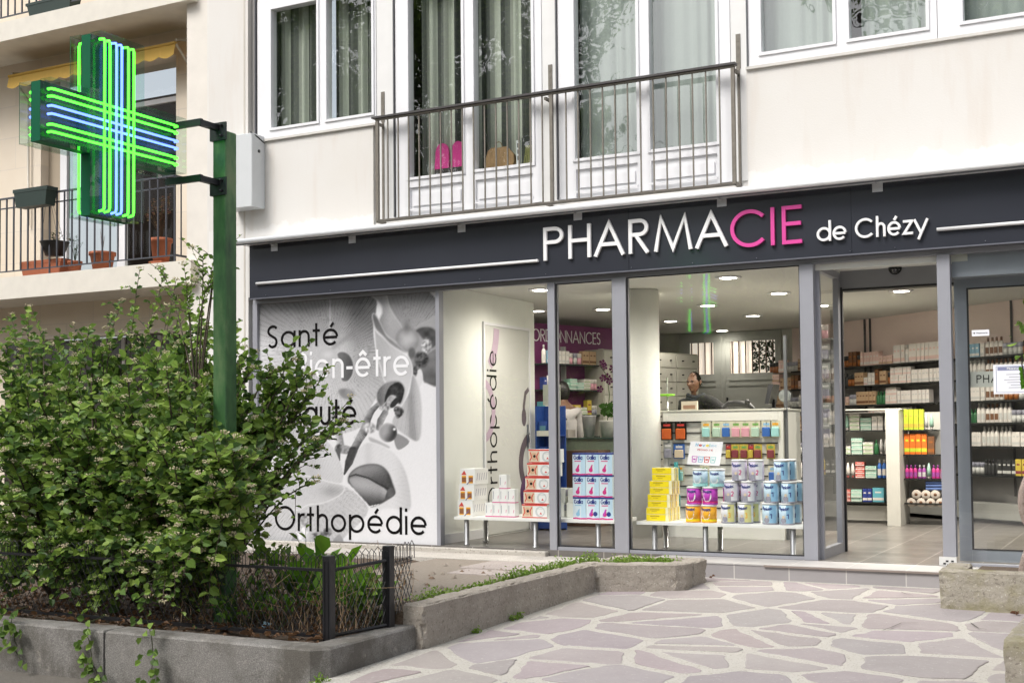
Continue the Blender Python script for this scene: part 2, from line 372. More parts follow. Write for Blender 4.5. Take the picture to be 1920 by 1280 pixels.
# ------------------------------------------------------------------ geometric stroke lettering
def arc(cx, cy_, rx, ry, a0, a1, n=18): return [(cx + rx * math.cos(R(a0 + (a1 - a0) * i / n)), cy_ + ry * math.sin(R(a0 + (a1 - a0) * i / n))) for i in range(n + 1)]
XH = .72
def glyph(ch, t):
    """centre-line strokes; cap height 1 with stroke t kept inside. returns [(pts, closed)], advance"""
    h = t / 2; C1 = 1 - h; r = (XH - t) / 2; m = h + r
    def ring(cx, w_=None): return (arc(cx, XH / 2, (w_ or XH - t) / 2, r, 0, 360, 28)[:-1], True)
    o = XH / 2
    def e_(x=0): return [([(x + h, XH / 2 - .01), (x + XH - h, XH / 2 - .01)], 0), (arc(x + o, o, r, r, 2, 318, 24), 0)]
    G = {
     'P': ([([(h, 0), (h, 1)], 0), ([(h, C1), (.34, C1)] + arc(.34, .745, .255 - h + .01, .255 - h, 90, -90, 12) + [(h, .49 + h)], 0)], .60),
     'H': ([([(h, 0), (h, 1)], 0), ([(.72 - h, 0), (.72 - h, 1)], 0), ([(h, .53), (.72 - h, .53)], 0)], .72),
     'A': ([([(.03, 0), (.45, 1 - h), (.87, 0)], 0), ([(.19, .34), (.71, .34)], 0)], .90),
     'R': ([([(h, 0), (h, 1)], 0), ([(h, C1), (.34, C1)] + arc(.34, .745, .255 - h + .01, .255 - h, 90, -90, 12) + [(h, .49 + h)], 0), ([(.24, .5), (.58, 0)], 0)], .60),
     'M': ([([(.05, 0), (.2, 1 - h), (.52, .06), (.84, 1 - h), (.99, 0)], 0)], 1.04),
     'C': ([(arc(.5, .5, .5 - h, .5 - h, 42, 318, 34), 0)], .90),
     'O': ([(arc(.5, .5, .5 - h, .5 - h, 0, 360, 40)[:-1], 1)], 1.0),
     'G': ([(arc(.5, .5, .5 - h, .5 - h, 42, 360, 34) + [(.55, .5)], 0)], 1.0),
     'I': ([([(h, 0), (h, 1)], 0)], t),
     'E': ([([(.5, C1), (h, C1), (h, h), (.5, h)], 0), ([(h, .53), (.48, .53)], 0)], .5),
     'D': ([([(h, 0), (h, 1)], 0), ([(h, C1), (.3, C1)] + arc(.3, .5, .5 - h, .5 - h, 90, -90, 22) + [(h, h)], 0)], .8),
     'N': ([([(h, 0), (h, .94), (.76 - h, .06), (.76 - h, 1)], 0)], .76),
     'S': ([(arc(.27, .74, .22, .26 - h, 35, 250, 16) + arc(.25, .27, .25 - h, .27 - h, 70, -150, 18), 0)], .52),
     'B': ([([(h, 0), (h, 1)], 0), ([(h, C1), (.28, C1)] + arc(.28, .75, .22, .25 - h, 90, -90, 12) + [(h, .5)], 0), ([(h, .5), (.3, .5)] + arc(.3, .26, .24, .26 - h, 90, -90, 12) + [(h, h)], 0)], .56),
     'U': ([([(h, 1), (h, .33)] + arc(.33, .33, .33 - h, .33 - h, 180, 360, 16) + [(.66 - h, 1)], 0)], .66),
     'T': ([([(0, C1), (.52, C1)], 0), ([(.26, 0), (.26, 1 - t)], 0)], .52),
     'L': ([([(h, 1), (h, h), (.42, h)], 0)], .44),
     'V': ([([(.03, 1), (.38, .04), (.73, 1)], 0)], .76),
     'o': ([ring(o)], XH), 'e': (e_(), XH),
     'é': (e_() + [([(.36, XH + .06), (.5, XH + .24)], 0)], XH),
     'ê': (e_() + [([(.2, XH + .07), (.36, XH + .21), (.52, XH + .07)], 0)], XH),
     'a': ([ring(o), ([(XH - h, 0), (XH - h, XH)], 0)], XH), 'd': ([ring(o), ([(XH - h, 0), (XH - h, 1.05)], 0)], XH),
     'b': ([ring(o), ([(h, 0), (h, 1.05)], 0)], XH), 'p': ([ring(o), ([(h, -.28), (h, XH)], 0)], XH), 'q': ([ring(o), ([(XH - h, -.28), (XH - h, XH)], 0)], XH),
     'g': ([ring(o), ([(XH - h, XH), (XH - h, -.05)] + arc(o, -.03, r, .24, 0, -150, 10), 0)], XH),
     'h': ([([(h, 0), (h, 1.05)], 0), ([(h, XH * .4)] + arc(.27, XH - .27, .27 - h, .27 - h, 170, 0, 14) + [(.54 - h, 0)], 0)], .54),
     'n': ([([(h, 0), (h, XH)], 0), ([(h, XH * .4)] + arc(.27, XH - .27, .27 - h, .27 - h, 170, 0, 14) + [(.54 - h, 0)], 0)], .54),
     'm': ([([(h, 0), (h, XH)], 0), (arc(.25, XH - .25, .25 - h, .25 - h, 170, 0, 12) + [(.5 - h, 0)], 0), (arc(.69, XH - .25, .25 - h, .25 - h, 170, 0, 12) + [(.94 - h, 0)], 0)], .94),
     'u': ([([(h, XH), (h, .27)] + arc(.27, .27, .27 - h, .27 - h, 180, 360, 14), 0), ([(.54 - h, 0), (.54 - h, XH)], 0)], .54),
     't': ([([(.17, 0), (.17, .98)], 0), ([(0, XH - h), (.34, XH - h)], 0)], .34),
     'r': ([([(h, 0), (h, XH)], 0), (arc(.28, XH - .28, .28 - h, .28 - h, 175, 75, 8), 0)], .32),
     'i': ([([(h, 0), (h, XH)], 0), ([(h, .88), (h, .88 + t * 1.2)], 0)], t), 'l': ([([(h, 0), (h, 1.05)], 0)], t),
     'z': ([([(.02, XH - h), (.46, XH - h), (.06, h), (.5, h)], 0)], .52),
     'y': ([([(.03, XH), (.31, .03)], 0), ([(.59, XH), (.19, -.28)], 0)], .62), 'v': ([([(.03, XH), (.29, .03), (.55, XH)], 0)], .58),
     'c': ([(arc(o, o, r, r, 42, 318, 24), 0)], .66), 's': ([(arc(.2, .54, .16, .18 - h, 35, 250, 12) + arc(.2, .2, .19, .2 - h, 70, -150, 12), 0)], .4),
     '-': ([([(0, .36), (.3, .36)], 0)], .3), '.': ([([(h, 0), (h, t)], 0)], t), '€': ([(arc(.45, .5, .4, .45, 45, 315, 14), 0), ([(0, .55), (.5, .55)], 0), ([(0, .42), (.46, .42)], 0)], .7),
     '1': ([([(.0, .8), (.2, 1 - h), (.2, 0)], 0)], .26), '2': ([(arc(.26, .72, .24, .26, 160, -30, 12) + [(.05, h), (.52, h)], 0)], .54),
     '3': ([(arc(.24, .74, .2, .24, 140, -80, 10), 0), (arc(.24, .27, .23, .25, 80, -140, 12), 0)], .5), '6': ([(arc(.26, .27, .22, .25, 0, 360, 16), 0), ([(.06, .3), (.34, .98)], 0)], .52),
    }
    return G.get(ch, ([], .32))
def put_glyph(mb, ch, t, fn, x0, x1, sy, depth, mi=0):
    """glyph squeezed to x0..x1, vertical unit sy"""
    st, adv = glyph(ch, t); xs = [p[0] for s_, c in st for p in s_]; lo = min(xs) - t / 2; hi = max(xs) + t / 2
    if ch in 'AMVvy': lo, hi = min(xs) - t * .5, max(xs) + t * .5
    k = (x1 - x0) / (hi - lo)
    for i, (s_, c) in enumerate(st): mb.ribbon([(x0 + (p[0] - lo) * k, p[1] * sy) for p in s_], t * sy, depth, fn, bool(c), off=i * .0006, mi=mi)
def text(mb, s, t, fn, x0, x1, sy, depth, gap=.14, mi=0):
    W = 0; pos = []
    for ch in s:
        st, adv = glyph(ch, t)
        pos.append((W, adv)); W += (adv if st else .3) + gap
    W -= gap; k = (x1 - x0) / W
    for ch, (p, a) in zip(s, pos):
        st, adv = glyph(ch, t)
        for i, (s_, c) in enumerate(st): mb.ribbon([(x0 + (p + q[0]) * k, q[1] * sy) for q in s_], t * sy, depth, fn, bool(c), off=i * .0006, mi=mi)

# ================================================================== GROUND
GZ = lambda y: -0.12 + .02 * (y + .4)
g = MB()
xs = [-3.98 + i * .6 for i in range(0, 30)]; ys = [-.5, -1, -2, -3, -4, -5, -6, -8, -12]
for i in range(len(xs) - 1):
    for j in range(len(ys) - 1):
        g.quad((xs[i], ys[j + 1], GZ(ys[j + 1])), (xs[i + 1], ys[j + 1], GZ(ys[j + 1])), (xs[i + 1], ys[j], GZ(ys[j])), (xs[i], ys[j], GZ(ys[j])))
g.quad((-3.98, -12, -.6), (-3.98, -4.9, -.6), (-3.98, -4.9, GZ(-4.9)), (-3.98, -12, GZ(-12)))
struct('paving', g, PAVING)
# irregular flagstones set a few millimetres proud of the mortar
random.seed(41)
seeds = []
px_, py_ = -4.4, -7.2
for i in range(13):
    for j in range(15): seeds.append(Vector((px_ + i * .62 + (j % 2) * .31 + random.uniform(-.27, .27), py_ + j * .47 + random.uniform(-.21, .21))))
def clip(poly, a, b_):       # keep the side of the bisector nearer a
    m_ = (a + b_) / 2; nn = (b_ - a).normalized(); out = []
    for i in range(len(poly)):
        p, q = poly[i], poly[(i + 1) % len(poly)]; dp, dq = (p - m_).dot(nn), (q - m_).dot(nn)
        if dp <= 0: out.append(p)
        if (dp < 0) != (dq < 0) and abs(dp - dq) > 1e-9: out.append(p + (q - p) * (dp / (dp - dq)))
    return out
def clipline(poly, o_, nn):
    out = []
    for i in range(len(poly)):
        p, q = poly[i], poly[(i + 1) % len(poly)]; dp, dq = (p - o_).dot(nn), (q - o_).dot(nn)
        if dp <= 0: out.append(p)
        if (dp < 0) != (dq < 0) and abs(dp - dq) > 1e-9: out.append(p + (q - p) * (dp / (dp - dq)))
    return out
sg = MB()
for a in seeds:
    poly = [a + Vector(v) for v in ((-1, -1), (1, -1), (1, 1), (-1, 1))]
    for b_ in seeds:
        if b_ is not a and (b_ - a).length < 1.6: poly = clip(poly, a, b_)
        if len(poly) < 3: break
    for o_, nn in (((-3.86, 0), (-1, 0)), ((0, -.56), (0, 1)), ((4, 0), (1, 0))): poly = clipline(poly, Vector(o_), Vector(nn)) if len(poly) > 2 else poly
    if len(poly) < 3: continue
    pieces = [poly]
    if random.random() < .28: # split some stones
        c_ = sum(poly, Vector((0, 0))) / len(poly); an = random.uniform(0, 3.1); nn = Vector((math.cos(an), math.sin(an))); pieces = [clipline(poly, c_, nn), clipline(poly, c_, -nn)]
    for poly in pieces:
        if len(poly) < 3: continue
        c_ = sum(poly, Vector((0, 0))) / len(poly); n_ = len(poly)
        area = abs(sum(poly[i].x * poly[(i + 1) % n_].y - poly[(i + 1) % n_].x * poly[i].y for i in range(n_))) / 2
        if area < .02: continue
        for i in range(n_):      # inset every side by its own joint width
            p, q = poly[i], poly[(i + 1) % n_]
        cur = list(poly)
        for i in range(n_):
            p, q = poly[i], poly[(i + 1) % n_]; d_ = (q - p)
            if d_.length < 1e-4: continue
            nn = Vector((d_.y, -d_.x)).normalized()
            if (c_ - p).dot(nn) > 0: nn = -nn
            cur = clipline(cur, p - nn * random.uniform(.016, .058), nn)
            if len(cur) < 3: break
        if len(cur) < 3: continue
        # cut corners, roughen edges
        m_ = len(cur); ring = []
        for i in range(m_):
            p, q, r_ = cur[i - 1], cur[i], cur[(i + 1) % m_]; k = min(.022, .2 * min((p - q).length, (r_ - q).length)); k *= random.uniform(.3, 1.2)
            if (p - q).length > 1e-4 and (r_ - q).length > 1e-4: ring += [q + (p - q).normalized() * k, q + (r_ - q).normalized() * k]
        fine = []
        for i in range(len(ring)):
            p, q = ring[i], ring[(i + 1) % len(ring)]; L_ = (q - p).length; s_ = max(1, int(L_ / .035))
            for t in range(s_): u = p.lerp(q, t / s_); v3 = Vector((u.x * 9, u.y * 9, a.x)); fine.append(u + Vector((mnoise.noise(v3), mnoise.noise(v3 + Vector((5, 7, 3))))) * .020 + Vector((mnoise.noise(v3 * 4), mnoise.noise(v3 * 4 + Vector((2, 2, 2))))) * .007)
        if len(fine) < 5: continue
        cc = sum(fine, Vector((0, 0))) / len(fine); tl_ = (random.uniform(-.006, .006), random.uniform(-.006, .006)); hh_ = random.uniform(.003, .006)
        zf = lambda p, e: GZ(p.y) + e + (tl_[0] * (p.x - cc.x) + tl_[1] * (p.y - cc.y) if e > 0 else 0)
        base = random.choice([(.325, .283, .284), (.295, .258, .26), (.35, .31, .308), (.335, .30, .295), (.30, .268, .270), (.36, .325, .32)]); sg.c = tuple(v * random.uniform(.95, 1.06) for v in base)
        N = len(fine); V = [(p.x, p.y, zf(p, -.004)) for p in fine] + [(p.x, p.y, zf(p, hh_ - .003)) for p in fine]
        inn = [p + (cc - p).normalized() * .008 for p in fine]; V += [(p.x, p.y, zf(p, hh_)) for p in inn] + [(cc.x, cc.y, zf(cc, hh_))]
        Fs = [(k * N + i, k * N + (i + 1) % N, (k + 1) * N + (i + 1) % N, (k + 1) * N + i) for k in (0, 1) for i in range(N)] + [(2 * N + i, 2 * N + (i + 1) % N, 3 * N) for i in range(N)]
        sg.add(V, Fs)
struct('paving', sg, FLAG)
# cracks in two of the stones
ck = MB()
for pts in ([(1655, 1182), (1672, 1176), (1690, 1168), (1722, 1168)], [(1690, 1110), (1700, 1114), (1712, 1116)], [(1820, 1168), (1835, 1178), (1850, 1180)]):
    P_ = []
    for px, py in pts: d = ray(px, py); t = (-.12 + .02 * (-D0 + .4) - H0 + .009) / (d.z - .02 * d.y); P_.append((d.x * t, -D0 + d.y * t))
    ck.ribbon(P_, .006, .0, lambda u, v, d: (u, v, GZ(v) + .0135))
struct('paving', ck, mat('crack_dark', (.10, .085, .08), .9))
SIDEW = m_ground('asphalt_pavement', (.10, .09, .075), (.20, .18, .155), 40)
g = MB(); g.quad((-150, -150, -.42), (150, -150, -.42), (150, 60, -.42), (-150, 60, -.42)); struct('ground', g, SIDEW)
g = MB(); g.box(-14, -3.985, -12.0, -4.955, -.45, -.345); struct('sidewalk', g, SIDEW)
g = MB(); g.bbox(-14, -5.4, -5.85, -5.55, -.44, -.255, .02); struct('kerb', g, GRANITE)
SOIL = m_ground('garden_soil', (.055, .040, .028), (.17, .12, .085), 22, 1)
g = MB()
random.seed(3); nx, ny = 46, 26
hx = [[-.085 + random.uniform(-.02, .02) for _ in range(ny)] for _ in range(nx)]
vs = [(-14 + 9.96 * i / (nx - 1), -4.78 + 4.2 * j / (ny - 1), hx[i][j]) for i in range(nx) for j in range(ny)]
g.add(vs, [(i * ny + j, (i + 1) * ny + j, (i + 1) * ny + j + 1, i * ny + j + 1) for i in range(nx - 1) for j in range(ny - 1)], 0, True)
struct('soil', g, SOIL)
g = MB(); g.box(-4.14, -3.93, -1.45, -.52, -.3, -.012); struct('soil', g, SOIL)
g = MB(); g.box(-14, -3.99, -.60, -.06, -.4, -.055); struct('path', g, m_concrete('pale_concrete_strip', (.46, .43, .385), (.62, .585, .535)))
# old slabs and rubble in the empty bed
SLAB = m_concrete('worn_slab', (.36, .31, .29), (.50, .44, .41))
GRAVEL = m_ground('gravelly_earth', (.19, .155, .12), (.46, .41, .35), 34, 1)
g = MB(); g.box(-5.9, -4.31, -3.55, -.61, -.2, -.058); struct('soil', g, GRAVEL)
g = MB(); g.box(-5.3, -4.2, -1.25, -.66, -.1, -.050); g.box(-5.2, -4.33, -1.62, -1.30, -.1, -.052); struct('path', g, SLAB)

# tiled step and shop floor
FLOOR = m_tiles('floor_tiles', (.085, .077, .068), (.10, .09, .08), (.36, .33, .30), .45, .45, .30)
STEPT = m_tiles('step_riser_tiles', (.27, .255, .26), (.32, .30, .305), (.56, .53, .50), .45, .4, .5, 90)
LTILE = m_tiles('step_tread_tiles', (.36, .35, .34), (.41, .395, .385), (.56, .54, .51), .45, .45, .5)
g = MB(); g.box(-3.92, 1.5, -.52, -.06, -.012, -.002); struct('step', g, LTILE)
g = MB(); g.box(-3.92, 1.5, -.515, -.07, -.30, -.014); struct('step', g, STEPT)
g = MB(); g.box(-2.9, 1.5, -.532, -.521, -.018, -.0035); struct('step', g, mat('step_nosing', (.26, .215, .19), .6, var=.1))
g = MB(); g.box(-7.6, 2.2, -.055, 8.2, -.2, 0); struct('floor', g, FLOOR)

# ================================================================== MAIN BUILDING
bld = empty('apartment_building', 'cream rendered apartment building with white framed upper windows above the pharmacy', 'building', (-4, 0, 0))
W_ = MB()
W_.box(-9.10, -8.56, -.03, .35, -.4, 7.2)                       # left pilaster
W_.box(-8.44, -4.97, 0.0, .25, -.35, -.055)                      # plinth below shop windows
W_.box(-8.56, -6.97, -.028, .25, 2.52, 4.172)                    # render under left window
W_.box(-6.968, -3.13, .0, .25, 2.52, 3.205)                      # band under french doors
W_.box(-3.128, 3.0, -.028, .25, 2.52, 4.172)
W_.box(-8.44, 3.0, 0.02, .3, 5.78, 7.2)                          # lintel zone
W_.box(1.9, 3.0, -.02, .3, -.3, 2.5)
part(W_, 'wall', STUCCO, bld)
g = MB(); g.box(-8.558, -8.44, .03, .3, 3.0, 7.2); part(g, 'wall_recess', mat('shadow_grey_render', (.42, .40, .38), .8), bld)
g = MB(); g.box(-8.62, -8.60, -.033, -.02, -.05, 7.2); part(g, 'wall_joint', mat('joint_mortar', (.60, .56, .50), .9, var=.1), bld)
# rooms behind the upper windows and the building mass
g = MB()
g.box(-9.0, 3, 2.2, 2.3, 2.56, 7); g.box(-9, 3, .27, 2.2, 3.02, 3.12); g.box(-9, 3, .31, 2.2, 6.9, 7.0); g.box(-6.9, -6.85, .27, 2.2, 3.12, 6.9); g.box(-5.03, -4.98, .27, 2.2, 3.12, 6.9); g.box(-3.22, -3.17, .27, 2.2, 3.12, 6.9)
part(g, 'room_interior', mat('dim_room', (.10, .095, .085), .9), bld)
# white strips between the windows
for a, b_ in ((-6.935, -6.705), (-5.085, -4.915), (-3.268, -3.13)):
    g = MB(); g.box(a, b_, -.012, .2, 3.206, 5.778); part(g, 'pilaster', mat('white_panel', (.74, .735, .72), .55, var=.04), bld)
def window(name, x0, x1, z0, z1, panes, mid=None, kick=None, y=.0):
    """white frame x0..x1; panes = list of (px0,px1,pz0); kick = lower panel top"""
    fr = MB()
    cols_ = [x0] + [v for p in panes for v in (p[0], p[1])] + [x1]
    zt = z1 - .12
    zb = panes[0][2]
    for i in range(0, len(cols_), 2): fr.box(cols_[i], cols_[i + 1], y - .02, y + .06, z0, z1)
    for p in panes:
        fr.box(p[0], p[1], y - .02, y + .06, zt, z1)
        if kick: fr.box(p[0], p[1], y + .004, y + .05, z0, zb - .10); fr.box(p[0], p[1], y - .02, y + .06, zb - .10, zb)
        else: fr.box(p[0], p[1], y - .02, y + .06, z0, zb)
        b = .028                                       # raised sash bead round each pane
        for q in ((p[0] - b, p[0] - .002, zb - b, zt + b), (p[1] + .002, p[1] + b, zb - b, zt + b)): fr.box(q[0], q[1], y - .034, y - .0205, q[2], q[3])
        fr.box(p[0] - .001, p[1] + .001, y - .034, y - .0205, zb - b, zb - .002); fr.box(p[0] - .001, p[1] + .001, y - .034, y - .0205, zt + .002, zt + b)
        if kick:
            fr.box(p[0] + .03, p[1] - .03, y - .012, y + .0035, z0 + .09, zb - .17)
            fr.box(p[0] - .005, p[1] + .005, y - .03, y - .0205, z0 + .045, z0 + .062)
    f = part(fr, name, WHITEP, bld)
    for p in panes:
        gl = MB(); gl.quad((p[0], y + .02, zb), (p[1], y + .02, zb), (p[1], y + .02, zt), (p[0], y + .02, zt))
        gl.v = [(v[0] - bld.location[0], v[1], v[2]) for v in gl.v]; gl.build('pane', GLASSU, f)
    return f
window('window', -8.44, -6.937, 4.18, 5.66, [(-8.25, -7.664, 4.287), (-7.536, -6.985, 4.287)])
window('french_door', -6.703, -5.087, 3.21, 5.66, [(-6.545, -5.945, 3.585), (-5.805, -5.19, 3.585)], kick=1)
window('french_door', -4.913, -3.27, 3.21, 5.66, [(-4.745, -4.14, 3.57), (-4.01, -3.40, 3.57)], kick=1)
window('window', -3.128, -1.56, 4.18, 5.66, [(-2.99, -2.387, 4.287), (-2.25, -1.645, 4.287)])
window('window', -1.555, 0.4, 4.18, 5.66, [(-1.36, -.6, 4.287), (-.5, .25, 4.287)])
for a, b_ in ((-8.44, -6.937), (-6.703, -5.087), (-4.913, -3.27), (-3.128, .4)):
    g = MB(); g.box(a, b_, -.015, .02, 5.662, 5.778); part(g, 'shutter_box', WHITEP, bld)
for a, b_ in ((-8.452, -6.93), (-3.125, 3.0)): g = MB(); g.box(a, b_, -.055, .0, 4.150, 4.174); part(g, 'sill_band', mat('sill_metal', (.62, .60, .56), .6, var=.08), bld)
for x in (-8.465, -6.72, -4.93, -3.115): # dark reveal lines / gutters of the shutters
    g = MB(); g.box(x - .006, x + .006, -.035, .0, 4.18 if x in (-8.465, -3.115) else 3.21, 5.76); part(g, 'shutter_guide', mat('dark_gasket', (.10, .10, .11), .5), bld)
# juliet balcony railing, 0.12 m in front of the doors
yb = -.13; s_ = (D0 + yb) / D0
RX0, RX1 = F(708, 300, yb).x, F(1375, 200, yb).x; RZ1, RZ0 = F(706, 220, yb).z, F(708, 415, yb).z
rl = MB(); rl.tube([(RX0, yb, RZ0), (RX1, yb, RZ0), (RX1, .0, RZ0)], .016, 6); rl.tube([(RX0, yb, RZ0), (RX0, 0, RZ0)], .016, 6)
rl.box(RX0 - .02, RX1 + .02, yb - .018, yb + .018, RZ1 - .035, RZ1 - .02)
for x in (RX0, -5.0 * s_, RX1): rl.box(x - .015, x + .015, yb - .015, yb + .015, RZ0, RZ1 - .036)
nb = 30
for i in range(1, nb):
    x = RX0 + (RX1 - RX0) * i / nb
    if abs(x + 5.0 * s_) > .05: rl.box(x - .0058, x + .0058, yb - .0058, yb + .0058, RZ0, RZ1 - .036)
rl = part(rl, 'balcony_railing', GREYR, bld)
hr = MB(); hr.box(RX0 - .05, RX1 + .03, yb - .035, yb + .035, RZ1 - .019, RZ1); hr.v = [(v[0] + 4, v[1], v[2]) for v in hr.v]; hr.build('handrail', mat('dark_handrail', (.05, .045, .045), .5, var=.1), rl)
for x in (-6.86, -5.0, -3.2):
    br = MB(); br.box(x - .02, x + .02, -.019, -.0125, RZ1 - .02, RZ1 + .28)
    for k in range(4): br.box(x - .008, x + .008, -.022, -.0195, RZ1 + .02 + k * .065, RZ1 + .05 + k * .065)
    br.box(x - .012, x + .012, yb, -.0191, RZ1 - .075, RZ1 - .05); br.box(x - .012, x + .012, -.0191, -.0125, RZ0 - .014, RZ1 - .0201); br.box(x - .012, x + .012, yb, -.0191, RZ0 - .014, RZ0 + .014)
    br.v = [(v[0] + 4, v[1], v[2]) for v in br.v]; br.build('bracket', GREYR, rl)

# curtains behind the upper windows
STRIPE = m_fabric('striped_curtain', [(0, (.54, .57, .49)), (.36, (.09, .095, .09)), (.55, (.17, .18, .165)), (.80, (.36, .375, .33))], 4.6)
SHEER = m_fabric('sheer_curtain', [(0, (.40, .44, .415)), (.5, (.42, .46, .435))], 3)
def curtain(x0, x1, z0, z1, m, label, amp=.022, n=130, y=.175):
    g = MB(); V = []; ph = random.random() * 6
    for i in range(n + 1):
        u = i / n; x = x0 + (x1 - x0) * u
        a = amp * math.sin(u * (x1 - x0) * 52 + ph + 1.3 * math.sin(u * 9)) + amp * .4 * math.sin(u * 31 + ph)
        V += [(x - (x0 + x1) / 2, a, 0), (x - (x0 + x1) / 2 + .006 * math.sin(u * 40), a * .8, (z1 - z0))]
    g.add(V, [(2 * i, 2 * i + 2, 2 * i + 3, 2 * i + 1) for i in range(n)], 0, True)
    o = g.build('curtain', m, loc=((x0 + x1) / 2, y, z0))
    return tag(o, label, 'curtain')
curtain(-8.4, -7.62, 4.2, 5.7, STRIPE, 'striped green and grey curtain behind the left pane of the leftmost upper window')
curtain(-7.57, -6.95, 4.2, 5.7, STRIPE, 'striped green and grey curtain behind the right pane of the leftmost upper window')
curtain(-6.50, -5.91, 3.2, 5.7, STRIPE, 'striped curtain behind the glass door with the pink objects')
curtain(-5.85, -5.1, 3.2, 5.7, STRIPE, 'striped curtain behind the glass door with the paper bag')
curtain(-4.78, -4.10, 3.2, 5.7, SHEER, 'plain grey-green sheer curtain in the left leaf of the right french door', .012)
curtain(-4.05, -3.3, 3.2, 5.7, SHEER, 'plain grey-green sheer curtain in the right leaf of the right french door', .012)
curtain(-3.05, -2.33, 4.2, 5.7, SHEER, 'plain sheer curtain in the upper window just right of the balcony railing', .012)
curtain(-2.19, -1.6, 4.2, 5.7, SHEER, 'plain sheer curtain in the second pane right of the balcony railing', .012)
curtain(-1.45, .3, 4.2, 5.7, SHEER, 'plain sheer curtain in the upper window at the top right corner', .012)
# things standing behind the glass doors
g = MB(); g.box(-6.32, -5.95, .085, .14, 3.585, 3.66); tag(g.build('storage_box', mat('black_cardboard', (.03, .025, .025), .7)), 'low black box under the pink chair backs behind the left french door', 'box')
for i, x in enumerate((-6.245, -6.065)):
    g = MB(); V = []
    prof = arc(0, .16, .075, .095, 180, 0, 14); prof = [(-.085, 0)] + prof + [(.075, 0)]
    n_ = len(prof); g.add([(p[0], -.012, p[1]) for p in prof] + [(p[0], .012, p[1]) for p in prof], [tuple(range(n_)), tuple(range(2 * n_ - 1, n_ - 1, -1))] + [(k, n_ + k, n_ + (k + 1) % n_, (k + 1) % n_) for k in range(n_)])
    tag(g.build('slipper_rack', mat('hot_pink_plastic', (.68, .04, .28), .4), loc=(x, .11, 3.66)), ('left' if i == 0 else 'right') + ' one of the two pink rounded shapes behind the left french door', 'rack')
pb = empty('paper_bag', 'crumpled brown paper bag with handles behind the second glass door', 'bag', (-5.60, .11, 3.586))
g = MB(); random.seed(5); V = []
for k, (hw, hd, z) in enumerate(((.15, .025, 0), (.165, .03, .06), (.15, .028, .12), (.12, .022, .18), (.08, .012, .215))):
    for q in ((-hw, -hd), (-hw * .3, -hd * 1.2), (hw * .35, -hd * .8), (hw, -hd), (hw, hd), (-hw, hd)): V.append((q[0] + random.uniform(-.008, .008), q[1], z + random.uniform(-.012, .012)))
g.add(V, [(k * 6 + i, k * 6 + (i + 1) % 6, (k + 1) * 6 + (i + 1) % 6, (k + 1) * 6 + i) for k in range(4) for i in range(6)] + [tuple(range(24, 30)), (5, 4, 3, 2, 1, 0)])
g.build('bag_body', mat('kraft_paper', (.36, .22, .11), .8, var=.15, scale=14, bump=.4), pb)
g = MB(); g.tube(arc_pts := [(x, 0, .21 + z) for x, z in arc(-.02, 0, .04, .06, 180, 0, 10)], .004, 5); g.build('handle', mat('kraft_paper2', (.30, .2, .11), .8), pb)
g = MB(); g.box(-5.415, -5.375, .085, .10, 3.60, 3.84)
for k in range(3): g.box(-5.402, -5.388, .081, .0845, 3.65 + k * .06, 3.69 + k * .06, 1)
tag(g.build('thermometer', [WHITEP, BLK]), 'narrow white strip with dark marks behind the second glass door', 'thermometer')
g = MB(); g.box(-5.36, -5.20, .09, .11, 3.59, 3.86)
for k in range(7): g.c = None; g.add([(-5.34 + k * .02, .086, 3.60), (-5.33 + k * .022, .086, 3.60), (-5.30 + k * .014, .086, 3.78), (-5.315 + k * .014, .086, 3.78)], [(0, 1, 2, 3)], 1)
tag(g.build('picture', [mat('dark_picture', (.03, .035, .03), .4), mat('olive_ink', (.20, .20, .06), .6)]), 'dark picture of grass blades behind the second glass door', 'picture')

# white technical box on the wall
cb = empty('wall_cabinet', 'white metal cabinet on the wall beside the green pole', 'cabinet', (-8.42, 0, 3.4))
g = MB(); g.bbox(-8.70, -8.335, -.24, -.0305, 3.44, 4.205, .006); part(g, 'case', mat('white_enamel', (.62, .64, .65), .4, var=.04), cb)
g = MB(); g.lathe((-8.334, -.13, 4.03), [(.018, 0), (.018, .006), (.010, .008)], 12, axis='x'); part(g, 'lock', mat('lock_dark', (.06, .06, .06), .4), cb)
g = MB(); g.tube([(-8.35, -.245, 4.21), (-8.33, -.14, 4.17), (-8.34, -.03, 4.13)], .008, 5); part(g, 'cable', BLKP, cb)

# ================================================================== PHARMACY FASCIA
fs = empty('shop_sign', 'long charcoal pharmacy fascia with white and pink raised letters', 'sign', (-4, -.12, 2.4))
YF = -.12; sf = (D0 + YF) / D0
fx0 = F(467.5, 500, YF).x; fz0, fz1 = F(467.5, 562, YF).z, F(467.5, 461, YF).z
g = MB()
zz = [fz0 + .003, fz0 + .05, fz1 - .13, fz1]
seams = [fx0, F(1178, 400, YF).x, F(1596, 400, YF).x, 2.8]
for a, b_ in zip(seams[:-1], seams[1:]): g.box(a + .0015, b_ - .0015, YF, -.04, fz0, fz1)
g.box(fx0 + .01, 2.79, YF + .01, -.0395, fz0 + .01, fz1 - .01)
part(g, 'panel', FASC, fs)
g = MB(); g.box(fx0, 2.8, YF - .006, YF - .0005, fz0, fz0 + .012)
for px in (499, 620, 760, 900, 1024, 1185, 1300, 1420, 1596, 1680, 1850): q = F(px, 545, YF); g.lathe((q.x, YF - .0065, fz0 + .035), [(.004, 0), (.004, -.003), (.002, -.004)], 8, axis='y')
part(g, 'trim', mat('trim_grey', (.12, .125, .15), .4), fs)
YL = YF - .03
def fn_y(y0_, z0_): return lambda u, v, d: (u, y0_ - d, z0_ + v)
